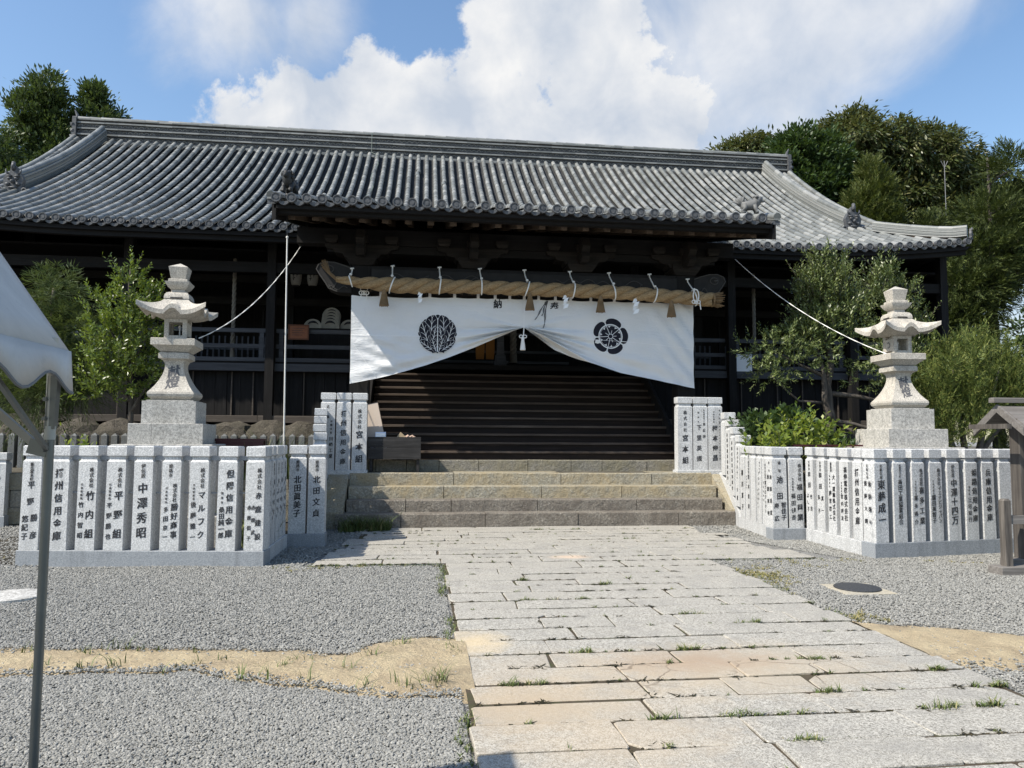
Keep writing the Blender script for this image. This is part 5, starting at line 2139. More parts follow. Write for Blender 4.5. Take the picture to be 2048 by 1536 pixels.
def cdisp(x, z):
    """depth offset of the cloth (negative = towards the viewer)"""
    dx, dz = x - APX, z - APZ
    r = math.hypot(dx, dz) + 1e-6
    th = math.atan2(dz, abs(dx))           # 0 = level with the knot, negative = below
    s = 1 if dx > 0 else 2
    y = 0.0
    # gathered folds fanning out of the knot, stronger near the hem
    w = math.exp(-((th + 0.46) / 0.30) ** 2)
    fall = min(1, r / .35) * math.exp(-r / 1.75)
    y += 0.17 * w * fall * math.sin(th * 34 + s * 1.3 + 0.9 * math.sin(r * 1.6))
    y += 0.08 * w * fall * math.sin(th * 61 + s * 2.1)
    w2 = math.exp(-((th + 0.08) / 0.33) ** 2)
    y += 0.05 * w2 * math.exp(-r / 1.6) * min(1, r / .3) * math.sin(th * 19 + s)
    q_ = max(math.exp(-((x - .285) / .55) ** 4 - ((z - 3.685) / .55) ** 4), math.exp(-((x - 3.865) / .52) ** 4 - ((z - 3.71) / .52) ** 4))
    y *= 1 - .92 * q_
    # soft overall billow
    y += 0.035 * mnoise.noise(Vector((x * 0.9, z * 0.8, 3.0))) + 0.012 * mnoise.noise(Vector((x * 3.1 + z * 2.2, z * 1.2, 8.0)))
    # drawn creases at the right edge and left corner
    y += 0.016 * math.exp(-((x - 5.35) / .5) ** 2) * math.sin(22 * (x * .75 + z * .62))
    y += 0.018 * math.exp(-((x + .75) / .45) ** 2 - ((z - 3.25) / .45) ** 2) * math.sin(26 * (x * .35 + z * .95))
    # hem pulled tight
    y -= 0.05 * math.exp(-((z - cbot(x)) / .10)) * (1 - math.exp(-r))
    y += 0.16 * (4.45 - z) / 1.8 * 0.3
    return y


k = M("white_cotton_cloth")
v = k.coord((1, 1, 1), rnd=False)
c = k.mix(k.ramp(k.noise(v, 1.4, 5, 0.55), [(0.4, 0.0), (0.7, 0.5)]), (0.82, 0.825, 0.83), (0.765, 0.765, 0.75))
k.bump(k.math('ADD', k.noise(v, 5.5, 5, 0.6, 1.2), k.math('MULTIPLY', k.noise(k.coord((1.2, 1, 6), rnd=False), 3, 4, 0.6, 0.8), 1.0)), 0.35, 0.05)
CLOTH = k.set(c, 0.9, 0, 0.1)
tr = k.new('ShaderNodeBsdfTranslucent')
tr.inputs['Color'].default_value = (0.75, 0.74, 0.70, 1)
mx = k.new('ShaderNodeMixShader')
mx.inputs['Fac'].default_value = 0.18
out = k.N['Material Output']
k.L.new(k.b.outputs[0], mx.inputs[1])
k.L.new(tr.outputs[0], mx.inputs[2])
k.L.new(mx.outputs[0], out.inputs['Surface'])

cur = thing("curtain", "wide white curtain with two black crests hanging under the porch, parted at the middle", "curtain", (2.05, CY, 2.65))
CO = Vector(cur.location)
NXc, NZc = 260, 90
xs = np.linspace(CX0, CX1, NXc)
vv, ff = [], []
for x in xs:
    zt, zb = ctop(x), cbot(x)
    for j in range(NZc):
        u = j / (NZc - 1)
        u = 1 - (1 - u) ** 1.25
        z = zt + (zb - zt) * u
        vv.append((x, CY + cdisp(x, z), z))
for i in range(NXc - 1):
    for j in range(NZc - 1):
        a = i * NZc + j
        ff.append((a, a + 1, a + NZc + 1, a + NZc))
me = fast_mesh("cloth", np.array(vv) - np.array(CO)[None], np.array(ff), CLOTH, True)
cloth = link("cloth", me, cur)
# seams
SEAM = m_plain("white_seam_thread", (0.86, 0.86, 0.86), 0.9)
for (pts) in ([(CX0 + (APX - 0.35 - CX0) * t, 3.62 + .02 * t) for t in np.linspace(0, 1, 60)], [(2.9 + (CX1 - 2.9) * t, 3.64 - .16 * t * t) for t in np.linspace(0, 1, 60)],
              [(APX, 4.43 - .55 * t) for t in np.linspace(0, 1, 20)], [(-1.40 + .50 * t, 3.46 - .70 * t) for t in np.linspace(0, 1, 20)]):
    m_ = MB()
    m_.tube([(x, CY + cdisp(x, z) - .002, z) for x, z in pts if z > cbot(x) + .01], 0.006, 5)
    m_.build("seam", SEAM, cloth)
for x in LOOPX[1:-1]:
    m_ = MB()
    z = ctop(x)
    m_.box(x - .028, x + .028, CY + cdisp(x, z) - .004, CY + cdisp(x, z) + .004, z - .01, z + .10)
    m_.build("loop", CLOTH, cloth)
CREST = m_plain("black_dyed_cloth", (0.012, 0.012, 0.02), 0.85)


def flat(poly, layer, mb, cx, cz, rad, rot=0.0, sub=True):
    """polygon in crest units laid on the cloth surface as a fan"""
    ca, sa = math.cos(rot), math.sin(rot)
    P_ = []
    for (a, b) in poly:
        x, z = cx + rad * (a * ca - b * sa), cz + rad * (a * sa + b * ca)
        P_.append((x, CY + cdisp(x, z) - 0.004 - 0.0025 * layer, z))
    mx_, mz = sum(p[0] for p in P_) / len(P_), sum(p[2] for p in P_) / len(P_)
    # two rings so that the patch follows the folds
    n = len(P_)
    inner = []
    for p in P_:
        x, z = (p[0] + mx_) / 2, (p[2] + mz) / 2
        inner.append((x, CY + cdisp(x, z) - 0.004 - 0.0025 * layer, z))
    cen = (mx_, CY + cdisp(mx_, mz) - 0.004 - 0.0025 * layer, mz)
    fs = []
    for i in range(n):
        j = (i + 1) % n
        fs.append((i, j, n + j, n + i))
        fs.append((n + i, n + j, 2 * n))
    mb.add(P_ + inner + [cen], fs)


def strip(p, q, w0, w1, layer, mb, cx, cz, rad, bend=0.0):
    pts = []
    p, q = Vector(p), Vector(q)
    d = (q - p)
    nrm = Vector((-d.y, d.x)).normalized()
    N_ = 7
    L_, R_ = [], []
    for i in range(N_ + 1):
        t = i / N_
        c_ = p + d * t + nrm * (bend * 4 * t * (1 - t))
        w = (w0 + (w1 - w0) * t) / 2
        L_.append(c_ + nrm * w)
        R_.append(c_ - nrm * w)
    ver = []
    for a in (L_, R_):
        for c_ in a:
            x, z = cx + rad * c_.x, cz + rad * c_.y
            ver.append((x, CY + cdisp(x, z) - 0.004 - 0.0025 * layer, z))
    mb.add(ver, [(i, i + 1, N_ + 2 + i, N_ + 1 + i) for i in range(N_)])


# left crest: ring of veined leaves
lc = MB(); lv = MB()
CLX, CLZ, CLR = 0.285, 3.685, 0.405


def leaf(base, tip, w, layer):
    def clampr(p):
        p = Vector(p)
        return p if p.length < .96 else p * (.96 / p.length)

    b, t = Vector(base), Vector(tip)
    d = t - b
    n = Vector((-d.y, d.x)).normalized()
    prof = [(0, .16), (.12, .60), (.3, .94), (.5, 1.0), (.68, .98), (.82, .86), (.93, .60), (.98, .34)]
    poly = []
    for (u, ww) in prof:
        sc = 1 + (0.06 if int(u * 20) % 2 else 0)
        poly.append(b + d * u - n * (w / 2 * ww * sc))
    poly.append(t)
    for (u, ww) in prof[::-1]:
        sc = 1 + (0.06 if int(u * 20) % 2 else 0)
        poly.append(b + d * u + n * (w / 2 * ww * sc))
    # white halo, then black leaf, then white veins
    poly = [clampr(p) for p in poly]
    cen = (b + t) / 2
    flat([tuple(cen + (p - cen) * 1.04) for p in poly], layer, lv, CLX, CLZ, CLR)
    flat([tuple(p) for p in poly], layer + 1, lc, CLX, CLZ, CLR)
    strip(b, b + d * .82, .036, .02, layer + 2, lv, CLX, CLZ, CLR)
    for u in (.18, .38, .58, .74):
        for s_ in (-1, 1):
            p = b + d * u
            q = b + d * min(.96, u + .22) + n * (s_ * w * .40 * math.sin(PI * min(.95, u + .16)))
            strip(p, q, .019, .014, layer + 2, lv, CLX, CLZ, CLR, bend=-s_ * .03)


flat([((.93 + .035 * math.cos(a * 16)) * math.cos(a), (.93 + .035 * math.cos(a * 16)) * math.sin(a)) for a in np.linspace(0, 2 * PI, 97)[:-1]], 0, lc, CLX, CLZ, CLR)
for s_ in (-1, 1):
    leaf((s_ * .34, -.30), (s_ * .27, .97), .60, 1)
    leaf((s_ * .42, -.62), (s_ * .80, .62), .50, 4)
    leaf((s_ * .12, -.90), (s_ * .88, -.38), .44, 7)
    leaf((s_ * .26, -.60), (s_ * .10, .34), .36, 10)
    leaf((s_ * .06, -.93), (s_ * .26, -.28), .34, 13)
strip((0, -.9), (0, .78), .06, .03, 15, lv, CLX, CLZ, CLR)
strip((-.26, -.96), (.10, -.84), .05, .05, 15, lc, CLX, CLZ, CLR)
strip((.34, -.94), (.0, -.84), .05, .05, 15, lc, CLX, CLZ, CLR)
crest = lc.build("crest", CREST, cloth)
crest['label'] = "round black crest of veined leaves"
lv.build("veins", CLOTH, crest)
# right crest: five-lobed flower in a ring
rc = MB(); rv2 = MB()
CRX, CRZ, CRR = 3.865, 3.71, 0.375


def arc_poly(a0, a1, r0, r1, n=9, bulge=0.0):
    o_ = []
    for i in range(n + 1):
        a = a0 + (a1 - a0) * i / n
        rr = r1 + bulge * math.sin(PI * i / n)
        e = min(i, n - i) / n
        rr -= 0.10 * max(0, 1 - e / .14) ** 2
        o_.append((rr * math.cos(a), rr * math.sin(a)))
    for i in range(n + 1):
        a = a1 - (a1 - a0) * i / n
        o_.append((r0 * math.cos(a), r0 * math.sin(a)))
    return o_


def ring_poly(mb, r0, r1, layer, n=40):
    ver, fs = [], []
    for i in range(n):
        a = 2 * PI * i / n
        for r_ in (r0, r1):
            x, z = CRX + CRR * r_ * math.cos(a), CRZ + CRR * r_ * math.sin(a)
            ver.append((x, CY + cdisp(x, z) - 0.004 - 0.0025 * layer, z))
    for i in range(n):
        j = (i + 1) % n
        fs.append((2 * i, 2 * j, 2 * j + 1, 2 * i + 1))
    mb.add(ver, fs)


for q in range(5):
    a0 = R(112 + 72 * q)
    ver = arc_poly(a0 + .045, a0 + R(72) - .045, .5, .93, 12, .09)
    n = 13
    pv_, fs = [], []
    for (x_, z_) in ver:
        x, z = CRX + CRR * x_, CRZ + CRR * z_
        pv_.append((x, CY + cdisp(x, z) - 0.003, z))
    for i in range(n - 1):
        fs.append((i, i + 1, 2 * n - 2 - i, 2 * n - 1 - i))
    rc.add(pv_, fs)
ring_poly(rc, 0.0, .3, 1)
ring_poly(rc, .299, .5, 1)
ring_poly(rc, .499, .66, 1)
ring_poly(rv2, .63, .69, 3)
ring_poly(rv2, .59, .605, 3)
ring_poly(rv2, .115, .145, 3)
for q in range(5):
    a0 = R(112 + 72 * q)
    e = Vector((math.cos(a0), math.sin(a0)))
    strip(e * .14, e * .98, .03, .03, 3, rv2, CRX, CRZ, CRR)
    am = a0 + R(36)
    e = Vector((math.cos(am), math.sin(am)))
    strip(e * .16, e * .34, .028, .028, 3, rv2, CRX, CRZ, CRR)
    for (da, wd) in ((-.34, .14), (.34, .14)):
        a1 = am + da
        flat([(.585 * math.cos(a1 - wd), .585 * math.sin(a1 - wd)), (.585 * math.cos(a1 + wd), .585 * math.sin(a1 + wd)), (.47 * math.cos(a1 + wd * .3), .47 * math.sin(a1 + wd * .3)), (.53 * math.cos(a1), .53 * math.sin(a1))], 3, rv2, CRX, CRZ, CRR)
crest = rc.build("crest", CREST, cloth)
crest['label'] = "five-lobed black flower crest"
rv2.build("white_lines", CLOTH, crest)
for ch, x, z in (('納', 1.505, 4.33), ('奉', 2.68, 4.30)):
    m_ = MB()
    GL_.column(m_, ch, z, z, .185, x, ymap=lambda zq, x=x: CY + cdisp(x, zq) - .008)
    m_.build("lettering", INK, cloth)
# two dark frayed stains right of the knot
m_ = MB()
for (x0, z0, x1, z1) in ((2.50, 4.40, 2.28, 4.02), (2.52, 4.42, 2.46, 3.86), (2.50, 4.38, 2.42, 4.10)):
    for q in range(3):
        pts = [(x0 + (x1 - x0) * t + .012 * math.sin(9 * t + q), z0 + (z1 - z0) * t) for t in np.linspace(0, 1, 10)]
        m_.tube([(x + .012 * (q - 1) * (1 - t_), CY + cdisp(x, z) - .006, z) for t_, (x, z) in zip(np.linspace(0, 1, 10), pts)], [.008 * (1 - .7 * t) for t in np.linspace(0, 1, 10)], 4)
m_.build("frayed_cord", INK_SOFT, cur)


# tassel and decorative knots of the curtain
def knot(x, z, mb):
    mb.tube([(x - .07 * math.cos(a), CY - .05, z + .14 + .14 * math.sin(a)) for a in np.linspace(-.3, PI + .3, 14)], .012, 6)
    for q in range(3):
        mb.tube([(x + (q - 1) * .05 + .045 * math.cos(a), CY - .06, z + .03 + .04 * math.sin(a)) for a in np.linspace(0, 2 * PI, 12)], .011, 5)
    for s_ in (-1, 1):
        mb.tube([(x + s_ * .05, CY - .05, z), (x + s_ * .07, CY - .05, z - .10)], .010, 5)


m_ = MB()
knot(-1.19, 4.44, m_)
m_.build("cord_knot", WHITE_CORD, cur)
m_ = MB()
m_.tube([(2.04, CY - .06, 3.86), (2.03, CY - .07, 3.70), (2.02, CY - .07, 3.66)], .012, 6)
for s_ in (-1, 1):
    m_.tube([(2.02 + s_ * .04 + .035 * math.cos(a), CY - .07, 3.66 + .03 * math.sin(a)) for a in np.linspace(0, 2 * PI, 12)], .010, 5)
m_.lathe([(.02, 3.66), (.035, 3.62), (.032, 3.58), (.05, 3.46), (.058, 3.38), (.05, 3.375)], 2.015, CY - .07, 12)
m_.build("tassel", WHITE_CORD, cur, angle=40)

# ------------------------------------------------------------------ straw rope
k = M("golden_straw_rope")
v = k.coord((1, 1, 1), rnd=False)
n = k.noise(k.coord((18, 60, 60), rnd=False), 1.0, 5, 0.65, 1.5)
c = k.ramp(n, [(0.3, (0.13, 0.083, 0.04)), (0.55, (0.35, 0.24, 0.125)), (0.75, (0.50, 0.37, 0.215))])
k.bump(n, 0.8, 0.02)
STRAW = k.set(c, 0.85)
STRAW2 = m_plain("brown_straw", (0.20, 0.135, 0.075), 0.9, 0, 0.2, 0.5)
rope = thing("straw_rope", "thick twisted straw rope tied along the carved beam above the curtain", "rope", (2.0, 14.72, 4.6))


def rope_c(x):
    return Vector((x, 14.72, float(np.interp(x, [-1.7, -1.25, -.5, 1, 2.1, 3.6, 4.7, 6.1], [4.70, 4.64, 4.605, 4.625, 4.61, 4.605, 4.565, 4.50]))))


def rope_r(x):
    return float(np.interp(x, [-1.75, -1.45, -1.0, -.3, .6, 5.3, 6.1], [.05, .09, .128, .154, .134, .138, .145]))


for s_ in range(3):
    pts, rad = [], []
    for x in np.arange(-1.72, 6.02, 0.045):
        c_ = rope_c(x)
        R_ = rope_r(x)
        a = -x * 2 * PI / 1.12 + s_ * 2 * PI / 3
        o_ = R_ * 0.50
        wob = 1 + .06 * mnoise.noise(Vector((x * 2, s_ * 3, 0)))
        pts.append((x, c_.y + o_ * math.cos(a), c_.z + o_ * math.sin(a)))
        rad.append(R_ * 0.60 * wob)
    m_ = MB()
    m_.tube(pts, rad, 12)
    m_.build("strand", STRAW, rope, smooth=True)
# frayed ends: loose straws
m_ = MB()
for q in range(70):
    a, r_ = random.uniform(0, 2 * PI), random.uniform(0, 1) ** .5
    c_ = rope_c(5.98)
    p0 = c_ + Vector((0, .10 * r_ * math.cos(a), .12 * r_ * math.sin(a)))
    p1 = p0 + Vector((random.uniform(.16, .26), .08 * r_ * math.cos(a), .06 * r_ * math.sin(a)))
    m_.tube([p0, p1], [.010, .006], 4)
m_.tube([(6.0, 14.72 + .14 * math.cos(a), 4.50 + .14 * math.sin(a)) for a in np.linspace(0, 2 * PI, 20)], .016, 6)
m_.build("cut_end", STRAW2, rope)
m_ = MB()
for q in range(46):
    a = random.uniform(0, 2 * PI)
    b0 = Vector((-1.72, 14.70 + .03 * math.cos(a), 4.70 + .03 * math.sin(a)))
    b1 = b0 + Vector((-.12, .01 * math.cos(a), .10))
    b2 = b1 + Vector((-.12 + random.uniform(-.07, .05), random.uniform(-.08, .08), .20 + random.uniform(-.08, .06)))
    m_.tube([b0, b1, b2], [.008, .007, .003], 4)
m_.build("frayed_end", STRAW2, rope)
# hair fuzz below
m_ = MB()
for q in range(260):
    x = random.uniform(-1.5, 5.9)
    c_ = rope_c(x)
    a = random.uniform(PI * .9, PI * 2.1)
    p = c_ + Vector((0, .9 * rope_r(x) * math.cos(a), .95 * rope_r(x) * math.sin(a)))
    m_.tube([p, p + Vector((random.uniform(-.05, .08), random.uniform(-.02, .01), random.uniform(-.07, .02)))], [.0035, .001], 3, cap=False)
tag(m_.build("straw_fuzz", STRAW2, rope), kind='stuff')
# white ties
for x in (-1.44, -.63, .32, 1.15, 2.08, 3.04, 3.88, 4.76, 5.60):
    m_ = MB()
    c_ = rope_c(x)
    R_ = rope_r(x) + .012
    sl = random.uniform(-.04, .06)
    loop = [(x + sl * math.sin(a) , c_.y + R_ * math.cos(a), c_.z + R_ * 1.02 * math.sin(a)) for a in np.linspace(R(80), R(280) , 14)]
    m_.tube(loop, .014, 6)
    zt = 5.06 if -1 < x < 5.3 else 4.98
    m_.tube([(x, c_.y, c_.z + R_), (x - .01, 15.04, zt - .05), (x - .01, 15.05, zt)], .014, 6)
    m_.blob((x, c_.y - .02, c_.z + R_ + .03), (.032, .03, .03), 1, .1, 1, 1)
    m_.tube([(x - .05, 15.05, zt + .01), (x + .03, 15.05, zt + .02)], .016, 5)
    m_.build("tie", WHITE_CORD, rope)
# hanging straw tassels
for x in (-.78, 2.13, 3.59, 5.09):
    m_ = MB()
    zt = rope_c(x).z - rope_r(x) + .03
    m_.lathe([(.03, zt), (.042, zt - .04), (.050, zt - .10), (.058, zt - .16), (.088, zt - .32), (.084, zt - .33)], x, 14.66, 14)
    for q in range(26):
        a = 2 * PI * q / 26
        m_.tube([(x + .052 * math.cos(a), 14.66 + .052 * math.sin(a), zt - .12), (x + .092 * math.cos(a), 14.66 + .092 * math.sin(a), zt - .325 + random.uniform(-.02, .01))], [.007, .006], 4)
    m_.tube([(x + .053 * math.cos(a), 14.66 + .053 * math.sin(a), zt - .11) for a in np.linspace(0, 2 * PI, 14)], .008, 5)
    m_.build("tassel", STRAW2, rope)
# cord knot hanging on the right end of the rope
m_ = MB()
c_ = rope_c(5.6)
for s_ in (-1, 1):
    m_.tube([(5.58 + s_ * .06 * math.sin(a), 14.55, c_.z + .02 + .13 * math.cos(a)) for a in np.linspace(0, PI, 10)], .012, 6)
for q in range(3):
    m_.tube([(5.53 + q * .05 + .04 * math.cos(a), 14.545, c_.z - .11 + .035 * math.sin(a)) for a in np.linspace(0, 2 * PI, 10)], .010, 5)
m_.tube([(5.66, 14.55, c_.z - .12), (5.68, 14.55, c_.z - .27)], .011, 5)
m_.build("cord_knot", WHITE_CORD, rope)
# paper streamers
PAPER = m_plain("white_paper", (0.80, 0.81, 0.82), 0.8)
for (x, lab, sc) in ((-.067, "white zigzag paper streamer above the round leaf crest", .8), (2.87, "white zigzag paper streamer beside the middle straw tassel, curled and faint", .95), (4.34, "white zigzag paper streamer to the right of the flower crest, the clearest one", 1.1)):
    z0 = rope_c(x).z - rope_r(x) + .02
    t_ = MB()
    zc, xc = z0, x
    t_.box(xc - .003, xc + .003, 14.655, 14.66, z0 - .02, z0 + .06)
    for q in range(4):
        w, h = .085 * sc, .085 * sc
        s_ = 1 if q % 2 == 0 else -1
        y_ = 14.65 - .004 * q
        tilt = .03 * s_
        t_.add([(xc - w / 2, y_, zc), (xc + w / 2, y_ + tilt, zc + .02), (xc + w / 2 - .035 * sc, y_ + tilt, zc - h + .02), (xc - w / 2 - .035 * sc, y_, zc - h)], [(0, 1, 2, 3)])
        zc -= h * .82
        xc += .012 * s_
    o = t_.build("paper_streamer", PAPER, None, org=(x, 14.66, z0))
    md = o.modifiers.new("thickness", 'SOLIDIFY')
    md.thickness = .002
    tag(o, lab, "paper streamer", "zigzag paper streamers on the straw rope")
# ------------------------------------------------------------------ vegetation
def m_leaf(name, cols, rough=0.45, trans=0.25, tcol=(0.16, 0.22, 0.03), spec=0.45):
    k = M(name)
    r_ = k.island()
    c = k.ramp(r_, [(i / (len(cols) - 1), cc) for i, cc in enumerate(cols)])
    k.set(c, rough, 0, spec)
    t = k.new('ShaderNodeBsdfTranslucent')
    t.inputs['Color'].default_value = (*tcol, 1)
    mx = k.new('ShaderNodeMixShader')
    mx.inputs['Fac'].default_value = trans
    k.L.new(k.b.outputs[0], mx.inputs[1])
    k.L.new(t.outputs[0], mx.inputs[2])
    k.L.new(mx.outputs[0], k.N['Material Output'].inputs['Surface'])
    return k.m


L_SHRUB = m_leaf("bright_glossy_leaf", [(0.045, 0.072, 0.016), (0.085, 0.13, 0.026), (0.13, 0.18, 0.034), (0.19, 0.235, 0.05)], 0.35, 0.3, (0.20, 0.27, 0.03))
L_OSM = m_leaf("olive_green_leaf", [(0.045, 0.068, 0.020), (0.095, 0.13, 0.038), (0.15, 0.185, 0.06), (0.22, 0.25, 0.10)], 0.38, 0.2, (0.14, 0.18, 0.04))
L_OAK = m_leaf("dull_olive_canopy_leaf", [(0.035, 0.055, 0.017), (0.062, 0.086, 0.027), (0.095, 0.115, 0.04), (0.18, 0.175, 0.085)], 0.36, 0.2, (0.16, 0.17, 0.04))
L_DARK = m_leaf("deep_green_canopy_leaf", [(0.022, 0.045, 0.014), (0.042, 0.078, 0.022), (0.07, 0.11, 0.032)], 0.5, 0.2, (0.08, 0.13, 0.02))
L_CEDAR = m_leaf("cypress_frond", [(0.035, 0.052, 0.013), (0.065, 0.088, 0.02), (0.10, 0.12, 0.028), (0.14, 0.15, 0.045)], 0.6, 0.2, (0.10, 0.13, 0.02), 0.25)
L_CEDARD = m_leaf("dark_cypress_frond", [(0.02, 0.032, 0.010), (0.038, 0.055, 0.014), (0.06, 0.08, 0.02), (0.095, 0.115, 0.03)], 0.6, 0.15, (0.08, 0.11, 0.02), 0.25)
L_JUNI = m_leaf("yellow_green_juniper_frond", [(0.03, 0.05, 0.012), (0.065, 0.095, 0.02), (0.11, 0.14, 0.03), (0.19, 0.20, 0.055)], 0.6, 0.12, (0.18, 0.22, 0.04), 0.25)
L_WEEP = m_leaf("soft_threadleaf_frond", [(0.035, 0.055, 0.018), (0.065, 0.095, 0.028), (0.10, 0.135, 0.04)], 0.6, 0.2, (0.14, 0.18, 0.04), 0.25)
L_LEFT = m_leaf("far_mid_green_leaf", [(0.035, 0.058, 0.019), (0.065, 0.098, 0.028), (0.11, 0.14, 0.045)], 0.5, 0.2, (0.10, 0.15, 0.03))
L_KERRIA = m_leaf("fresh_lime_leaf", [(0.07, 0.11, 0.018), (0.12, 0.18, 0.028), (0.19, 0.24, 0.04), (0.27, 0.30, 0.07)], 0.45, 0.35, (0.28, 0.36, 0.04))
BARK = m_wood("grey_brown_bark", (0.05, 0.042, 0.035), (0.12, 0.105, 0.09), (0.23, 0.21, 0.185), 2, 0.8, 0.95, 0.9)


def leaf_quads(pos, dirn, nrm, length, width, fold=0.0):
    """diamond leaves: pos (n,3) base, dirn unit, nrm unit; returns verts (n*4,3), faces"""
    n = len(pos)
    side = np.cross(dirn, nrm)
    side /= np.linalg.norm(side, axis=1, keepdims=True) + 1e-9
    l = np.asarray(length).reshape(-1, 1) * np.ones((n, 1))
    w = np.asarray(width).reshape(-1, 1) * np.ones((n, 1))
    a = pos
    b = pos + dirn * l * 0.5 + side * w * 0.5 + nrm * w * fold
    c = pos + dirn * l
    d = pos + dirn * l * 0.5 - side * w * 0.5 + nrm * w * fold
    V = np.stack([a, b, c, d], 1).reshape(-1, 3)
    F = (np.arange(n) * 4)[:, None] + np.array([0, 1, 2, 3])[None]
    return V, F


def unit(a):
    return a / (np.linalg.norm(a, axis=-1, keepdims=True) + 1e-9)


def clump_points(ell, n, shell=0.55):
    """points in an ellipsoid biased to its shell, with outward direction"""
    c, r = np.array(ell[0], float), np.array(ell[1], float)
    d = unit(RNG.normal(size=(n, 3)))
    rad = shell + (1 - shell) * RNG.random(n) ** 0.6
    rad = np.where(RNG.random(n) < 0.15, RNG.random(n) * shell, rad)
    return c + d * r * rad[:, None], unit(d / r), d


def crown(ells, nclump, nleaf, cr, ll, lw, up=0.4, jit=0.9, droop=0.0, flat_=0.6, dens_noise=0.0):
    """leafy crown: sub-clumps scattered over each ellipsoid, leaves scattered round each sub-clump"""
    Vs, Fs, b = [], [], 0
    tot = sum(e[1][0] * e[1][2] + e[1][1] * e[1][2] for e in ells)
    for e in ells:
        m = max(3, int(nclump * (e[1][0] * e[1][2] + e[1][1] * e[1][2]) / tot))
        pc, out_, _ = clump_points(e, m)
        nl = max(4, nleaf)
        sc = RNG.uniform(0.6, 1.35, m)
        off = RNG.normal(size=(m, nl, 3)) * np.array([1, 1, flat_]) * (cr * sc)[:, None, None] * 0.6
        p = (pc[:, None, :] + off).reshape(-1, 3)
        o = np.repeat(out_, nl, 0)
        d = unit(o * 0.7 + unit(off.reshape(-1, 3)) * 0.7 + RNG.normal(size=p.shape) * jit * 0.6 + np.array([0, 0, up - droop]))
        nr = unit(np.array([0, 0, 1.0]) + o * 0.5 + RNG.normal(size=p.shape) * 0.55)
        s = RNG.uniform(0.65, 1.3, len(p))
        V, F = leaf_quads(p, d, nr, ll * s, lw * s, 0.12)
        Vs.append(V)
        Fs.append(F + b)
        b += len(V)
    return np.concatenate(Vs), np.concatenate(Fs)


def shoots(ells, nshoot, nl, slen, ll, lw, upb=0.9, spread=0.5):
    """upright leafy shoots: a thin stem with leaves along it"""
    Vs, Fs, b = [], [], 0
    stems = MB()
    tot = sum(e[1][0] * e[1][2] for e in ells)
    for e in ells:
        m = max(3, int(nshoot * e[1][0] * e[1][2] / tot))
        pc, out_, _ = clump_points(e, m, 0.5)
        for p0, o in zip(pc, out_):
            L_ = slen * random.uniform(0.6, 1.3)
            d = unit(np.array(o) * spread + np.array([0, 0, upb]) + RNG.normal(size=3) * 0.30)
            bend = RNG.normal(size=3) * 0.12
            t = np.linspace(0.05, 1, nl)
            pts = p0 + d[None] * (L_ * t)[:, None] + bend[None] * (L_ * t * t)[:, None]
            ph = np.arange(nl) * 2.4 + random.uniform(0, 6)
            s1 = unit(np.cross(d, [0.3, 0.2, 0.9]))
            s2 = np.cross(d, s1)
            lat = np.cos(ph)[:, None] * s1 + np.sin(ph)[:, None] * s2
            ld = unit(lat * 0.75 + d[None] * 0.75 + RNG.normal(size=lat.shape) * 0.15)
            nr = unit(d[None] * 0.8 - lat * 0.4 + RNG.normal(size=lat.shape) * 0.35 + np.array([0, 0, .3]))
            s = (1.1 - 0.45 * t) * RNG.uniform(0.8, 1.2, nl)
            V, F = leaf_quads(pts, ld, nr, ll * s, lw * s, 0.12)
            Vs.append(V)
            Fs.append(F + b)
            b += len(V)
            if random.random() < 0.35:
                stems.tube([pts[0], pts[nl // 2], pts[-1]], [.006, .005, .002], 3, cap=False)
    return np.concatenate(Vs), np.concatenate(Fs), stems


def fronds(ells, nfr, nl, flen, ll, lw, upb=0.5, outb=0.8, droop=0.0, width=0.35):
    """conifer sprays: flat fans of narrow scale-leaf strips"""
    Vs, Fs, b = [], [], 0
    tot = sum(e[1][0] * e[1][2] + e[1][1] * e[1][2] for e in ells)
    for e in ells:
        m = max(3, int(nfr * (e[1][0] * e[1][2] + e[1][1] * e[1][2]) / tot))
        pc, out_, _ = clump_points(e, m, 0.55)
        L_ = flen * RNG.uniform(0.6, 1.35, m)
        d = unit(out_ * outb + np.array([0, 0, upb]) + RNG.normal(size=(m, 3)) * 0.28)
        s1 = unit(np.cross(d, np.array([0, 0, 1.0]) + RNG.normal(size=(m, 3)) * 0.5))
        t = np.linspace(0.0, 1, nl)
        sd = np.where(np.arange(nl) % 2 == 0, 1.0, -1.0) * RNG.uniform(0.5, 1.0, nl)
        pts = pc[:, None] + d[:, None] * (L_[:, None] * t[None])[..., None] + np.array([0, 0, -1.0]) * (droop * L_[:, None] * t[None] ** 2)[..., None]
        ld = unit(d[:, None] * 0.9 + s1[:, None] * (sd[None] * (1.15 - t[None]) * 1.6 * width * 2)[..., None] + RNG.normal(size=(m, nl, 3)) * 0.12 + np.array([0, 0, -droop * .6]))
        nr = unit(np.cross(d, s1)[:, None] + RNG.normal(size=(m, nl, 3)) * 0.35)
        s = (1.15 - 0.5 * t)[None] * RNG.uniform(0.75, 1.25, (m, nl)) * (L_ / flen)[:, None]
        V, F = leaf_quads(pts.reshape(-1, 3), ld.reshape(-1, 3), nr.reshape(-1, 3), (ll * s).ravel(), (lw * s).ravel(), 0.08)
        Vs.append(V)
        Fs.append(F + b)
        b += len(V)
    return np.concatenate(Vs), np.concatenate(Fs)


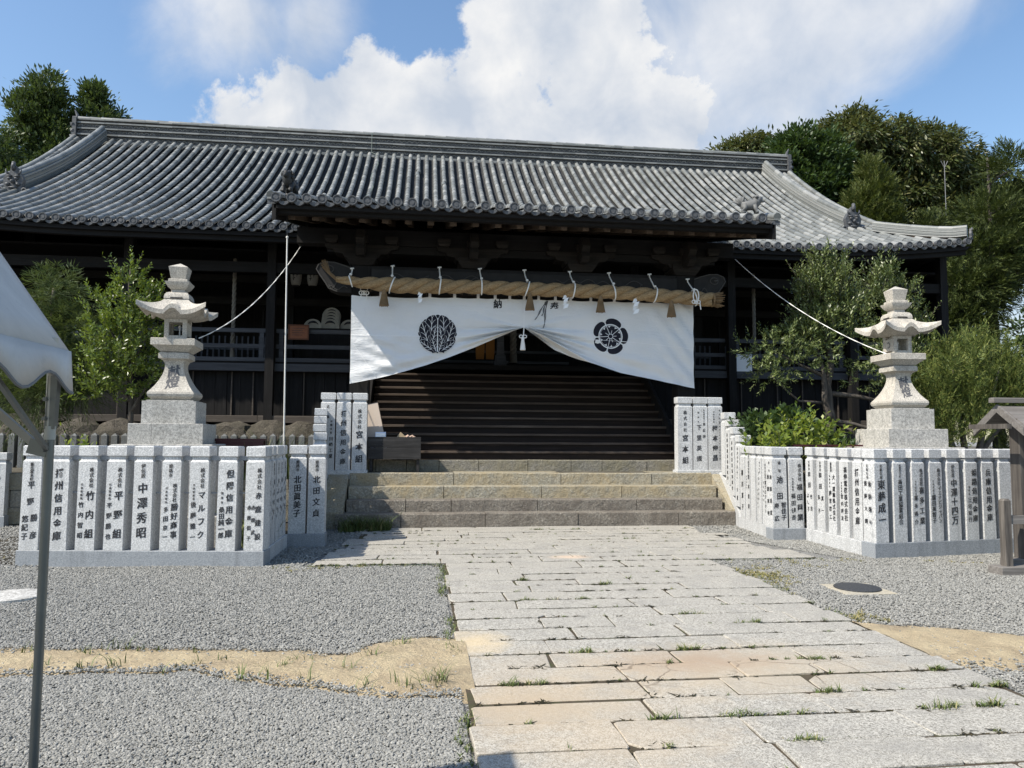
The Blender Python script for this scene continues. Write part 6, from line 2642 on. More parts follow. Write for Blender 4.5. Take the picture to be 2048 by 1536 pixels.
def limb(mb, pts, r0, r1, seg=8, wob=0.04):
    P_ = [Vector(p) for p in pts]
    out_ = []
    for i in range(len(P_) - 1):
        for q in range(4):
            t = q / 4
            p = P_[i].lerp(P_[i + 1], t)
            out_.append(p + Vector((mnoise.noise(p * 2.1), mnoise.noise(p * 2.1 + Vector((9, 0, 0))), 0)) * wob)
    out_.append(P_[-1])
    n = len(out_)
    mb.tube(out_, [r0 + (r1 - r0) * i / (n - 1) for i in range(n)], seg)


def plant(name, label, cat, loc, mats, VF, trunk=None, group=None, part="crown", stems=None):
    t = thing(name, label, cat, loc, 0, group)
    V, F = VF
    me = fast_mesh(part, V - np.array(loc)[None], F, mats)
    link(part, me, t)
    if trunk:
        trunk.build("trunk", BARK, t, smooth=True)
    if stems and stems.n:
        stems.build("stems", BARK, t)
    return t


TZ = 0.915
# -- left garden
e = [((-7.0, 14.9, 4.30), (.42, .40, .48)), ((-7.35, 14.8, 3.6), (.55, .5, .6)), ((-6.65, 14.8, 3.5), (.55, .5, .55)), ((-6.9, 14.9, 2.7), (.75, .6, .6)), ((-7.3, 14.8, 2.3), (.6, .55, .5)), ((-6.45, 14.9, 2.9), (.45, .45, .5)), ((-7.8, 15, 3.1), (.5, .5, .6))]
V1 = fronds(e, 2600, 15, .36, .15, .011, .45, .7, .75, .30)
tk = MB(); limb(tk, [(-7.0, 14.95, TZ), (-6.95, 14.95, 2.3), (-7.05, 14.95, 3.4), (-7.0, 14.9, 4.4)], .10, .03)
limb(tk, [(-6.95, 14.95, 2.2), (-6.6, 14.9, 3.1)], .05, .02); limb(tk, [(-7, 14.95, 2.0), (-7.6, 14.9, 3.0)], .05, .02)
plant("threadleaf_cypress", "drooping soft threadleaf cypress behind the left fence, partly hidden by the grey tent", "tree", (-7.0, 14.95, TZ), L_WEEP, V1, tk)

e = [((-5.30, 14.0, 4.35), (.22, .22, .35)), ((-5.25, 14.0, 3.85), (.40, .40, .45)), ((-5.55, 13.9, 3.45), (.40, .40, .36)), ((-4.95, 14.0, 3.55), (.38, .40, .50)), ((-5.3, 13.9, 3.05), (.55, .48, .5)), ((-5.6, 13.95, 2.55), (.40, .40, .40)), ((-5.05, 14.0, 2.65), (.45, .42, .42)), ((-4.75, 14.0, 3.95), (.22, .25, .35)), ((-5.85, 14, 3.9), (.18, .2, .2))]
V1, F1, st = shoots(e, 560, 15, .32, .10, .040, .85, .8)
tk = MB(); limb(tk, [(-5.2, 14.1, TZ), (-5.2, 14.05, 2.4), (-5.3, 14.0, 3.4), (-5.3, 14.0, 4.6)], .06, .012)
for (a, b_) in (((-5.2, 14.05, 2.2), (-5.7, 13.95, 2.9)), ((-5.25, 14, 2.8), (-4.85, 14, 3.6)), ((-5.25, 14, 2.9), (-5.7, 13.95, 3.7)), ((-5.2, 14.05, 2.0), (-4.8, 14, 2.7))):
    limb(tk, [a, b_], .03, .01)
plant("leafy_shrub", "bright green glossy-leaved shrub just left of the left stone lantern", "shrub", (-5.2, 14.1, TZ), L_SHRUB, (V1, F1), tk, stems=st)

# -- right garden: pruned tree with bare twisted trunk
e = [((8.35, 14.6, 4.8), (.48, .45, .48)), ((8.75, 14.6, 4.55), (.42, .45, .5)), ((8.1, 14.6, 4.6), (.30, .4, .55)), ((8.55, 14.5, 4.0), (.70, .55, .45)), ((8.05, 14.5, 3.75), (.5, .5, .4)),
     ((8.3, 14.55, 5.30), (.16, .2, .32)), ((8.75, 14.6, 5.15), (.18, .25, .38))]
V1, F1, st = shoots(e, 620, 14, .36, .11, .034, 1.0, .55)
e2 = [((7.05, 14.4, 3.45), (.62, .5, .30)), ((7.5, 14.4, 3.2), (.55, .5, .28)), ((7.1, 14.4, 2.95), (.40, .45, .28)), ((7.75, 14.4, 3.6), (.4, .45, .3)), ((8.2, 14.4, 3.35), (.4, .4, .3)), ((7.35, 14.4, 3.75), (.28, .35, .2)),
      ((9.2, 14.2, 3.25), (.40, .4, .28)), ((9.75, 14.3, 3.15), (.35, .4, .3)), ((9.65, 14.3, 2.62), (.30, .35, .22)), ((8.95, 14.2, 2.85), (.3, .3, .2)), ((10.0, 14.4, 2.8), (.25, .3, .25))]
V2, F2, st2 = shoots(e2, 420, 12, .26, .10, .032, .45, .9)
VF = (np.concatenate([V1, V2]), np.concatenate([F1, F2 + len(V1)]))
tk = MB()
limb(tk, [(8.35, 14.5, TZ), (8.32, 14.5, 1.5), (8.42, 14.5, 2.1), (8.36, 14.5, 2.7), (8.5, 14.5, 3.2), (8.4, 14.55, 4.2), (8.45, 14.6, 5.0)], .15, .03, 10, .08)
limb(tk, [(8.40, 14.45, 2.0), (8.25, 14.42, 2.5), (8.3, 14.45, 3.0), (8.05, 14.5, 3.8)], .085, .03, 8, .06)
limb(tk, [(8.42, 14.5, 2.0), (8.9, 14.4, 1.92), (9.5, 14.3, 1.72), (9.9, 14.3, 2.3)], .05, .02, 6, .05)
limb(tk, [(8.45, 14.5, 2.55), (8.9, 14.4, 2.50), (9.3, 14.3, 2.42), (9.7, 14.3, 2.75)], .06, .02, 7, .06)
limb(tk, [(8.35, 14.5, 2.35), (7.7, 14.4, 2.38), (7.1, 14.4, 2.9)], .035, .012, 6, .05)
limb(tk, [(8.35, 14.5, 2.9), (7.8, 14.4, 3.1), (7.2, 14.4, 3.4)], .04, .012, 6, .05)
plant("pruned_tree", "old pruned tree with a twisted bare trunk, left of the right lantern", "tree", (8.35, 14.5, TZ), L_OSM, VF, tk, stems=st)

e = [((10.35, 15.4, 5.25), (.30, .3, .42)), ((10.65, 15.4, 4.75), (.42, .4, .50)), ((10.05, 15.4, 4.75), (.32, .4, .5)), ((11.05, 15.4, 4.15), (.34, .4, .5)), ((10.5, 15.4, 3.95), (.55, .45, .5)), ((11.0, 15.3, 3.4), (.4, .4, .4))]
V1, F1, st = shoots(e, 420, 14, .36, .11, .034, 1.0, .55)
tk = MB(); limb(tk, [(10.5, 15.5, TZ), (10.45, 15.5, 2.8), (10.5, 15.4, 4.2), (10.4, 15.4, 5.3)], .08, .02)
plant("evergreen_tree", "slender olive-green tree rising directly behind the right stone lantern", "tree", (10.5, 15.5, TZ), L_OSM, (V1, F1), tk, stems=st)

# lime shrub behind the right fence
e = [((6.15, 12.7, 1.45), (.30, .3, .24)), ((6.45, 12.75, 1.52), (.36, .35, .24)), ((6.9, 12.75, 1.62), (.36, .35, .22)), ((7.15, 12.8, 1.66), (.24, .3, .2)), ((6.6, 12.6, 1.30), (.55, .35, .22)), ((7.15, 12.6, 1.45), (.25, .3, .22))]
V1, F1, st = shoots(e, 84, 10, .34, .14, .08, .75, .7)
plant("lime_leaf_shrub", "low lime-green shrub with pointed leaves behind the right stair wing", "shrub", (6.5, 12.7, 0), L_KERRIA, (V1, F1), None, stems=st)
e = [((7.9, 13.6, 1.35), (.6, .4, .35)), ((8.6, 13.7, 1.3), (.5, .4, .3)), ((6.6, 13.6, 1.75), (.6, .4, .35)), ((7.2, 13.7, 1.9), (.4, .4, .3))]
V1 = crown(e, 120, 40, .16, .10, .06)
plant("ground_shrub", "dark low leaves around the foot of the pruned tree", "shrub", (7.9, 13.7, 0), L_DARK, V1)

# big yellow-green juniper at the right
e = []
for q in range(64):
    bx, by = random.uniform(10.5, 14.6), random.uniform(14.1, 15.6)
    h_ = random.uniform(0.7, 1.15)
    ztop = 3.55 + 0.45 * math.sin((bx - 10.2) * 1.1) - 0.55 * max(0, 10.9 - bx) + random.uniform(-1.5, 0.1) * (1.0 if by < 14.7 else 0.35)
    for w_ in range(3):
        zc = ztop - h_ * (0.25 + 0.45 * w_)
        e.append(((bx + .10 * (2 - w_), by, zc), (0.13 + .10 * w_, 0.13 + .10 * w_, .30)))
for q in range(12):
    e.append(((random.uniform(10.6, 14.2), 14.9, random.uniform(1.2, 2.4)), (.55, .4, .45)))
V1 = fronds(e, 8000, 16, .32, .075, .018, 1.0, .65, .0, .32)
tk = MB()
for (a, b_) in (((11.6, 14.6, TZ), (11.3, 14.6, 3.1)), ((11.7, 14.6, TZ), (12.4, 14.6, 3.1)), ((11.7, 14.6, 1.1), (13.3, 14.7, 2.9))):
    limb(tk, [a, b_], .08, .02)
plant("juniper_bush", "broad yellow-green juniper bush behind the right fence and the notice board", "bush", (11.7, 14.6, TZ), L_JUNI, V1, tk)

# -- trees beyond the hall, right
def big_tree(name, label, loc, ells, mat, nclump, nleaf, cr, ll, lw, tr=.4, group="trees rising beyond the hall roof", **kw):
    VF = crown(ells, nclump, nleaf, cr, ll, lw, **kw)
    tk = MB()
    top = max(e_[0][2] for e_ in ells)
    limb(tk, [(loc[0], loc[1], loc[2]), (loc[0] + .2, loc[1], loc[2] + (top - loc[2]) * .35), (loc[0], loc[1], top - .5)], tr, tr * .2, 8, .2)
    for e_ in ells:
        limb(tk, [(loc[0] + .1, loc[1], loc[2] + (e_[0][2] - loc[2]) * .5), ((loc[0] + e_[0][0]) / 2, (loc[1] + e_[0][1]) / 2, (loc[2] + (e_[0][2] - loc[2]) * .75)), e_[0]], tr * .4, tr * .08, 6, .2)
    return plant(name, label, "tree", loc, mat, VF, tk, group)


big_tree("broadleaf_tree", "huge round-crowned olive-green broadleaf tree above the right end of the roof", (23.0, 33.5, 0),
         [((20.6, 33, 15.7), (1.9, 2, 1.7)), ((22.6, 33, 15.6), (2.3, 2, 1.7)), ((24.8, 33, 15.0), (2.3, 2, 2.0)), ((27.0, 33.5, 13.7), (2.1, 2, 2.2)), ((28.5, 33.5, 11.9), (2.0, 2, 2.4)), ((27.6, 33.4, 9.8), (1.6, 2, 1.5)), ((18.9, 33, 15.0), (1.3, 1.5, 1.2)), ((22.5, 33, 12.6), (3.0, 2, 1.8)), ((25.0, 33, 11.6), (2.6, 2, 2.2)), ((20.4, 33, 12.4), (1.8, 2, 1.8)), ((24, 33, 9.5), (3.5, 2, 2.0)), ((20.9, 33.2, 17.0), (.9, 1, .7))],
         L_OAK, 3000, 60, .34, .30, .085, .5, droop=.9, up=.2)
big_tree("deep_green_tree", "deep green broadleaf tree close behind the right ridge end, left of the huge tree", (16.6, 31, 0),
         [((16.4, 30.5, 14.3), (1.1, 1.2, 1.1)), ((17.6, 30.5, 13.9), (1.3, 1.2, 1.3)), ((15.6, 30.5, 13.3), (1.0, 1.2, .9)), ((16.9, 30.5, 12.4), (1.6, 1.4, 1.3)), ((18.3, 30.5, 12.4), (1.3, 1.2, 1.6)), ((17.0, 30.5, 10.6), (2, 1.4, 1.4))],
         L_DARK, 800, 60, .30, .22, .10, .35)
big_tree("olive_tree_top", "small patch of olive treetop just showing over the ridge, furthest left of the right-hand trees", (14.4, 35, 0),
         [((15.2, 35, 15.6), (1.0, 1, .8)), ((16.4, 35, 16.0), (1.3, 1, 1.0)), ((17.5, 35, 15.9), (1.2, 1, 1.0)), ((16.4, 35, 14.6), (1.8, 1, 1))], L_OAK, 420, 60, .34, .30, .085, .3, droop=.9, up=.2)


def cypress(name, label, loc, ells, nfr, flen, mat=L_CEDAR, lw=.05, ll=.22, upb=.45, outb=.8, droop=.25, group="trees rising beyond the hall roof"):
    VF = fronds(ells, nfr, 16, flen, ll, lw, upb, outb, droop, .30)
    tk = MB()
    top = max(e_[0][2] + e_[1][2] for e_ in ells)
    limb(tk, [(loc[0], loc[1], loc[2]), (loc[0], loc[1], (loc[2] + top) / 2), (loc[0], loc[1], top - .3)], .22, .03, 8, .08)
    for e_ in ells:
        limb(tk, [(loc[0], loc[1], e_[0][2] - .5), e_[0]], .07, .02, 5, .1)
    return plant(name, label, "tree", loc, mat, VF, tk, group)


cypress("conical_cypress", "mid-green conical cypress standing in front of the huge broadleaf tree", (18.3, 28, 0),
        [((18.3, 28, 12.6), (.40, .4, .7)), ((18.5, 28, 11.9), (.75, .7, .8)), ((18.1, 28, 11.0), (1.0, .8, .9)), ((18.7, 28, 10.6), (.9, .8, .9)), ((18.2, 28, 9.7), (1.3, .9, .9)), ((18.9, 28, 9.4), (1.0, .9, .9))], 4200, .36, L_CEDAR, .034, .13, .6, .6, .05)
cypress("small_cypress", "lower cypress top between the conical cypress and the dark spreading cypress", (20.3, 27, 0),
        [((20.2, 27, 10.0), (.6, .6, .7)), ((20.4, 27, 9.2), (1.0, .8, .8)), ((21.2, 27, 9.0), (.9, .8, .8)), ((19.7, 27, 8.6), (.9, .8, .6))], 2000, .36, L_CEDARD, .034, .13, .5, .7, .1)
cypress("spreading_cypress", "tall dark cypress with long spreading boughs at the right edge, beside the roof corner", (18.6, 22, 0),
        [((19.4, 22, 10.6), (.75, .7, .7)), ((19.9, 22, 9.6), (.8, .8, .5)), ((18.6, 22, 8.9), (1.0, .9, .7)), ((19.6, 22, 8.4), (1.1, .9, .6)), ((20.1, 22, 7.3), (1.0, .9, .5)), ((18.2, 22, 7.6), (1.4, .9, .8)), ((18.5, 22, 6.5), (.7, .9, .5)), ((17.5, 22, 6.5), (1.4, .9, .8)), ((17.9, 22, 5.6), (.7, .9, .5)), ((16.8, 22, 5.2), (1.4, 1, .9)), ((17.4, 22, 4.6), (.9, 1, .7)), ((16.2, 21, 3.8), (1.6, 1, .9)), ((17.6, 21.5, 3.2), (1.1, 1, .8))], 6500, .50, L_CEDARD, .034, .15, .22, .9, .14)
# -- far right shrub and low trees
V1 = crown([((27.5, 30, 6.6), (1.2, 1, .8)), ((29.3, 30, 6.5), (1.6, 1, 1.0)), ((28, 30, 5.2), (2.4, 1, 1.2))], 130, 50, .35, .25, .1)
plant("far_tree", "small dark treetop in the sky gap at the right edge under the wires", "tree", (28.5, 30.5, 0), L_DARK, V1)

# -- trees beyond the hall, left
big_tree("tall_left_tree", "tallest pointed green tree behind the left end of the roof", (-17.7, 36, 0),
         [((-17.7, 36, 17.6), (.75, .8, 1.0)), ((-18.2, 36, 16.4), (1.1, 1, 1.1)), ((-17.2, 36, 16.2), (1.0, 1, 1.1)), ((-17.9, 36, 14.9), (1.5, 1.2, 1.2)), ((-17.0, 36, 14.3), (1.2, 1.2, 1.2)), ((-18.2, 36, 13.2), (1.8, 1.4, 1.4))], L_LEFT, 520, 60, .30, .22, .085, .3, up=.7)
big_tree("second_left_tree", "second pointed green tree, right of the tallest one and nearer the ridge end", (-15.3, 37, 0),
         [((-15.9, 37, 17.7), (.60, .7, .9)), ((-15.6, 37, 16.6), (.95, 1, 1.0)), ((-15.2, 37, 15.5), (1.1, 1, 1.1)), ((-15.5, 37, 14.3), (1.4, 1.2, 1.3))], L_LEFT, 330, 60, .30, .22, .085, .3, up=.7)
big_tree("low_left_tree", "lower rounded yellow-green tree at the left edge below the two pointed trees", (-18.2, 33, 0),
         [((-18.4, 33, 13.3), (1.2, 1, 1.4)), ((-17.3, 33, 12.0), (1.4, 1, 1.3)), ((-16.0, 33, 11.7), (1.3, 1, 1.2)), ((-15.0, 33, 11.6), (1.0, 1, 1.0)), ((-18.5, 33, 11.2), (1.4, 1, 1.4)), ((-16.8, 33, 10.2), (2.4, 1, 1.2)), ((-19.4, 33, 14.3), (.6, .7, .7))], L_LEFT, 420, 60, .30, .20, .08, .3, up=.6)

# weeds at the left lantern and grass behind the fence
V1, F1, st = shoots([((-5.0, 11.3, 1.28), (.18, .1, .14)), ((-4.72, 11.25, 1.30), (.06, .06, .15))], 14, 7, .28, .12, .05, .5, .9)
plant("seedling", "yellowish leafy seedling growing over the fence at the left lantern's foot", "plant", (-4.9, 11.3, 0), L_KERRIA, (V1, F1), None, part="leaves", stems=st)
V1, F1, st = shoots([((9.0, 13.6, 1.0), (.3, .2, .2)), ((-3.55, 12.15, 3.05), (.07, .06, .05))], 16, 7, .10, .07, .04, .5, .9)
C_ = [(-2.35 + random.gauss(0, .22), 12.6 + random.gauss(0, .15), .9, random.uniform(.6, 1.1)) for _ in range(34)]
grass("garden_grass", C_, 7, .85, .05, .008, .8)
C_ = [(random.uniform(-2.6, -2.1), 11.0 + random.gauss(0, .1), .0, random.uniform(.5, .9)) for _ in range(14)]
grass("garden_grass", C_, 8, .9, .06, .008, .9)
# ------------------------------------------------------------------ smaller things
# tent at the left edge, coming towards the viewer
k = M("grey_white_tent_fabric")
v = k.coord((1, 1, 1), rnd=False)
c = k.mix(k.ramp(k.noise(v, 3.5, 7, 0.65, 0.6), [(0.4, 0.0), (0.7, 0.7)]), (0.58, 0.56, 0.53), (0.42, 0.405, 0.385))
c = k.mix(k.ramp(k.noise(v, 22, 4, 0.7), [(0.6, 0.0), (0.75, 0.35)]), c, (0.30, 0.30, 0.29))
k.bump(k.noise(v, 4, 3, 0.5), 0.15, 0.02)
TENT = k.set(c, 0.6, 0, 0.3)
PIPING = m_plain("grey_tent_piping", (0.17, 0.18, 0.19), 0.6)
tent = thing("event_tent", "grey-white tent corner with a scalloped edge on a steel pole at the left edge", "tent", (-1.215, 2.72, 0))
TX, TY1, TY0 = -1.215, 2.72, -1.2
m_ = MB()
SL = 1.42
nY, nX = 90, 12
vs_, fs = [], []
for i in range(nY + 1):
    y = TY1 + (TY0 - TY1) * i / nY
    for j in range(nX + 1):
        t = j / nX
        x = TX - 0.9 * t
        sag = 0.03 * math.sin(PI * t) * math.sin(i * .13)
        vs_.append((x, y, 1.885 + SL * 0.9 * t - sag))
for i in range(nY):
    for j in range(nX):
        a = i * (nX + 1) + j
        fs.append((a, a + 1, a + nX + 2, a + nX + 1))
m_.add(vs_, fs)
# far slope so the tent closes
m_.add([(TX - 0.9, TY1, 1.885 + SL * 0.9), (TX - 0.9, TY0, 1.885 + SL * 0.9), (TX - 1.8, TY0, 1.885), (TX - 1.8, TY1, 1.885)], [(0, 1, 2, 3)])
cano = m_.build("canopy", TENT, tent, smooth=True)
cano.modifiers.new("thickness", 'SOLIDIFY').thickness = .004


def scallop(y, ph=0.0):
    u = ((TY1 - y) / 0.42 + ph) % 1.0
    return 0.055 - 0.095 * (math.sin(PI * u) ** 0.9)


def valance(name, fixed, a0, a1, axis, n=120):
    m_ = MB()
    vs_, fs, edge = [], [], []
    for i in range(n + 1):
        a = a0 + (a1 - a0) * i / n
        u = (abs(a - a0) / 0.32) % 1.0
        low = 1.776 - 0.031 * math.cos(2 * PI * u) + (.0)
        if axis == 'y':
            vs_ += [(fixed, a, 1.89), (fixed + .012, a, low)]
            edge.append((fixed + .012, a, low))
        else:
            zt = 1.89 + (SL * (TX - a) if a > TX - 0.9 else SL * (a - (TX - 1.8)))
            vs_ += [(a, fixed, zt), (a, fixed + .01, low)]
            edge.append((a, fixed + .01, low))
    for i in range(n):
        fs.append((2 * i, 2 * i + 1, 2 * i + 3, 2 * i + 2))
    m_.add(vs_, fs)
    o = m_.build(name, TENT, tent, smooth=True)
    o.modifiers.new("thickness", 'SOLIDIFY').thickness = .003
    e = MB()
    e.tube(edge, .006, 5)
    e.build("piping", PIPING, o)


valance("valance", TX, TY1, TY0, 'y')
m_ = MB()
PXT, PYT = TX - .03, TY1 - .05
m_.lathe([(.0145, -0.03), (.0145, 1.64)], PXT, PYT, 14)
pl = m_.build("pole", STEEL, tent, angle=40)
m_ = MB(); m_.lathe([(.017, 1.585), (.017, 1.63)], PXT, PYT, 14); m_.build("collar", m_plain("pale_collar", (.42, .41, .36), .6), pl, angle=40)
m_ = MB(); m_.prism([(PXT - .014, 1.62), (PXT + .016, 1.62), (PXT + .022, 1.80), (PXT - .008, 1.80)], 'y', PYT - .014, PYT + .014); m_.build("pole_sleeve", STEEL, pl)
m_ = MB(); m_.tube([(PXT - .002, PYT, 1.6), (PXT - .004, PYT, 1.93)], .015, 10); m_.build("upper_pole", m_plain("cream_painted_tube", (.46, .44, .38), .55), pl, angle=40)
m_ = MB()
for z in (1.72, 1.55, 1.655):
    m_ = MB()
    m_.tube([(PXT - .01, PYT - .03, z), (PXT - .01, PYT + .03, z)], .007, 6)
    m_.build("bolt", STEEL, pl)
m_ = MB(); m_.bar((PXT - .06, PYT - .012, 1.565), (PXT + .0, PYT - .012, 1.55), .006, .05, (0, 0, 1)); m_.build("bracket", STEEL, pl)
m_ = MB(); m_.bar((PXT - .03, PYT, 1.555), (PXT - .55, PYT, 2.02), .018, .024); m_.build("brace", m_plain("dull_brace_steel", (.30, .29, .26), .6, .4), tent)
m_ = MB(); m_.bar((PXT + .0, PYT - .02, 1.555), (PXT + .0, PYT - .62, 1.96), .014, .014); m_.build("brace", STEEL, tent)
m_ = MB(); m_.bar((PXT - .0, PYT, 1.885), (PXT, TY0, 1.885), .03, .03); m_.bar((PXT, PYT, 1.885), (PXT - .86, PYT, 1.885 + SL * .84), .03, .03); m_.build("eave_bar", STEEL, tent)

# notice board with a little gabled roof at the right edge
nb = thing("notice_board", "weathered wooden notice board with a small gabled roof, at the right edge", "notice board", (7.9, 8.55, 0))
BYc, BX0 = 8.55, 7.24
for (x, w, mat) in ((7.51, .15, GREYWOOD_Z), (9.2, .15, GREYWOOD_Z)):
    m_ = MB(); m_.box(x - w / 2, x + w / 2, BYc - .08, BYc + .08, 0.02, 1.98, 0.008); m_.build("post", mat, nb)
for x in (7.09, 9.45):
    m_ = MB(); m_.rings([(x - .045, x + .045, BYc - .25, BYc - .16, .02), (x - .045, x + .045, BYc - .25, BYc - .16, .86), (x - .03, x + .03, BYc - .235, BYc - .175, .885)]); m_.build("support_post", GREYWOOD_Z, nb)
    m_ = MB(); m_.box(x + .04 if x < 8 else x - .3, x + .44 if x < 8 else x - .04, BYc - .235, BYc - .175, .58, .68); m_.build("crossbar", GREYWOOD, nb)
for (x0, x1, y0, y1, z1) in ((6.93, 7.75, BYc - .32, BYc - .09, .075), (7.25, 8.0, BYc - .085, BYc + .10, .13), (8.9, 9.6, BYc - .32, BYc - .09, .075)):
    m_ = MB(); m_.box(x0, x1, y0, y1, -.03, z1, 0.008); m_.build("foot_beam", GREYWOOD, nb)
m_ = MB(); m_.box(7.6, 9.12, BYc - .02, BYc + .02, .75, 1.75); m_.build("board", m_plain("brown_board", (.16, .11, .08), .8), nb)
m_ = MB(); m_.box(7.6, 9.12, BYc - .06, BYc + .06, 1.755, 1.84); m_.build("head_rail", GREYWOOD, nb)
rp = 0.72
for s_ in (-1, 1):
    for q in range(3):
        a0, a1 = .02 + .125 * q, .02 + .125 * (q + 1) + .012
        m_ = MB()
        dz = .012 * (2 - q) * -1
        m_.prism([(BYc + s_ * a0, 2.06 - rp * a0 + dz + .010), (BYc + s_ * a1, 2.06 - rp * a1 + dz + .010), (BYc + s_ * a1, 2.035 - rp * a1 + dz + .010), (BYc + s_ * a0, 2.035 - rp * a0 + dz + .010)], 'x', BX0, 9.8)
        m_.build("roof_board", GREYWOOD, nb)
    m_ = MB()
    m_.prism([(BYc, 2.05), (BYc + s_ * .41, 2.05 - rp * .41), (BYc + s_ * .41, 1.95 - rp * .41), (BYc, 1.95)], 'x', BX0 - .035, BX0 - .002)
    m_.build("bargeboard", GREYWOOD, nb)
m_ = MB(); m_.box(BX0 - .10, 9.9, BYc - .045, BYc + .045, 2.072, 2.135, .01); m_.build("ridge_board", GREYWOOD, nb)
for x in (7.1, 9.7):
    m_ = MB(); m_.box(x - .03, x + .03, BYc - .32, BYc + .32, 1.74, 1.80); m_.build("roof_bearer", GREYWOOD_Z, nb)
m_ = MB(); m_.box(BX0 + .01, 9.75, BYc - .04, BYc + .04, 1.93, 2.01); m_.build("ridge_beam", GREYWOOD_Z, nb)

# manhole on the right, pale round cover on the left
k = M("black_cast_iron")
v = k.coord()
k.bump(k.voro(v, 45), 0.6, 0.01)
IRON = k.set((0.055, 0.057, 0.06), 0.6, 0.3, 0.4)
mh = thing("manhole", "dark round manhole cover in a pale concrete frame, in the gravel on the right", "manhole", (4.72, 7.66, -.03))
m_ = MB()
m_.rings([(-.29, .27, -.29, .27, 0), (-.29, .27, -.29, .27, .014), (-.28, .26, -.28, .26, .018)])
fr = m_.build("frame", m_granite("pale_concrete", (.44, .40, .32), (.28, .26, .21), 90, (.5, .42, .28), .3, .9), mh, org=(0, 0, 0))
m_ = MB()
m_.lathe([(.24, .015), (.24, .030), (.232, .034)], 0, .01, 36)
m_.build("cover", IRON, mh, org=(0, 0, 0), angle=40)
pc = thing("drain_cover", "white-speckled round drain cover in the gravel at the left edge", "drain cover", (-4.06, 8.1, -.03))
m_ = MB()
m_.lathe([(.30, 0), (.30, .030), (.285, .036)], 0, 0, 32)
m_.build("cover", m_granite("white_chip_concrete", (.58, .57, .54), (.26, .25, .23), 60, None, .3, .9), pc, org=(0, 0, 0), angle=40)

# pole and cables
pole = thing("flagpole", "thin white metal pole standing on the terrace left of the porch", "pole", (-2.50, 14.0, 0.0))
m_ = MB(); m_.tube([(-2.495, 14.0, 0.0), (-2.55, 14.0, 5.30)], [.016, .013], 10); m_.blob((-2.55, 14.0, 5.31), (.028, .028, .03), 1, 0, 1, 1)
m_.build("shaft", m_plain("white_painted_pole", (.62, .61, .58), .4), pole, angle=40)
m_ = MB(); m_.tube([(-2.55, 14.0, 5.3), (-2.57, 14.0, 5.9)], .004, 4); m_.build("halyard", INK_SOFT, pole)


def cable(name, label, p, q, sag, r_=.0075, mat=None, group=None, twist=True):
    p, q = Vector(p), Vector(q)
    t_ = MB()
    for s_ in ((0, PI) if twist else (0,)):
        pts = []
        n = 60 if twist else 14
        for i in range(n + 1):
            t = i / n
            c_ = p.lerp(q, t) - Vector((0, 0, sag * 4 * t * (1 - t)))
            if twist:
                a = t * 40 + s_
                c_ = c_ + Vector((math.cos(a), 0, math.sin(a))) * r_ * .6
            pts.append(c_)
        t_.tube(pts, r_ * (.65 if twist else 1), 5)
    o = t_.build(name, mat or WHITE_CORD, None, org=p)
    return tag(o, label, "cable", group)


cable("cable", "pale twisted cable slung from the porch eave down to the left lantern", (-2.53, 15.5, 5.56), (-3.50, 12.05, 3.13), .28)
cable("cable", "pale twisted cable slung from the porch eave down to the right lantern", (6.86, 15.5, 5.58), (8.05, 11.95, 3.08), .22)
WIRE = m_plain("black_power_wire", (0.02, 0.02, 0.022), .6)
for (z0, z1, lab) in ((14.5, 15.9, "uppermost of the three power wires crossing the sky gap at the right edge"), (13.4, 15.0, "middle one of the three power wires at the right edge"), (12.75, 14.2, "lowest of the three power wires at the right edge")):
    cable("power_wire", lab, (46, 60, z0 - .8), (56, 60, z1), .05, .035, WIRE, "power wires at the right edge", False)
rod = MB(); rod.tube([(20.9, 27, 8.5), (20.9, 27, 12.9)], .014, 6); rod.tube([(20.75, 27, 12.9), (20.9, 27, 12.6), (21.05, 27, 12.9)], .012, 5)
tag(rod.build("lightning_rod", m_plain("grey_rod", (.2, .2, .2), .5), None, org=(20.9, 27, 8.5)), "thin grey lightning rod with a forked tip in front of the huge broadleaf tree", "rod")

# bell ropes
for (x, z0, z1, y, lab, rr_) in ((-4.66, 3.45, 6.0, 18.8, "twisted bell rope hanging in the dark bay left of the porch", .05), (8.82, 3.9, 6.05, 18.8, "twisted bell rope hanging in the dark bay right of the porch", .05), (2.35, 3.55, 6.0, 19.2, "thick bell rope hanging behind the parting of the white curtain", .09)):
    t = thing("bell_rope", lab, "bell rope", (x, y, z0), 0, "bell ropes hanging in the hall")
    for s_ in range(3):
        m_ = MB()
        pts = [(x + rr_ * .5 * math.cos(z * 16 + s_ * 2.094), y + rr_ * .5 * math.sin(z * 16 + s_ * 2.094), z) for z in np.arange(z0 + .1, z1, .04)]
        m_.tube(pts, rr_ * .55, 7)
        m_.build("strand", m_plain("grey_hemp", (.17, .155, .13), .9) if s_ == 0 and x < -4 else bpy.data.materials.get("grey_hemp"), t, smooth=True)
    m_ = MB(); m_.lathe([(rr_ * .9, z0 + .25), (rr_ * 1.1, z0 + .2), (rr_ * 1.2, z0 + .02), (rr_ * 1.5, z0 - .0)], x, y, 12); m_.build("tassel", bpy.data.materials.get("grey_hemp"), t, angle=40)

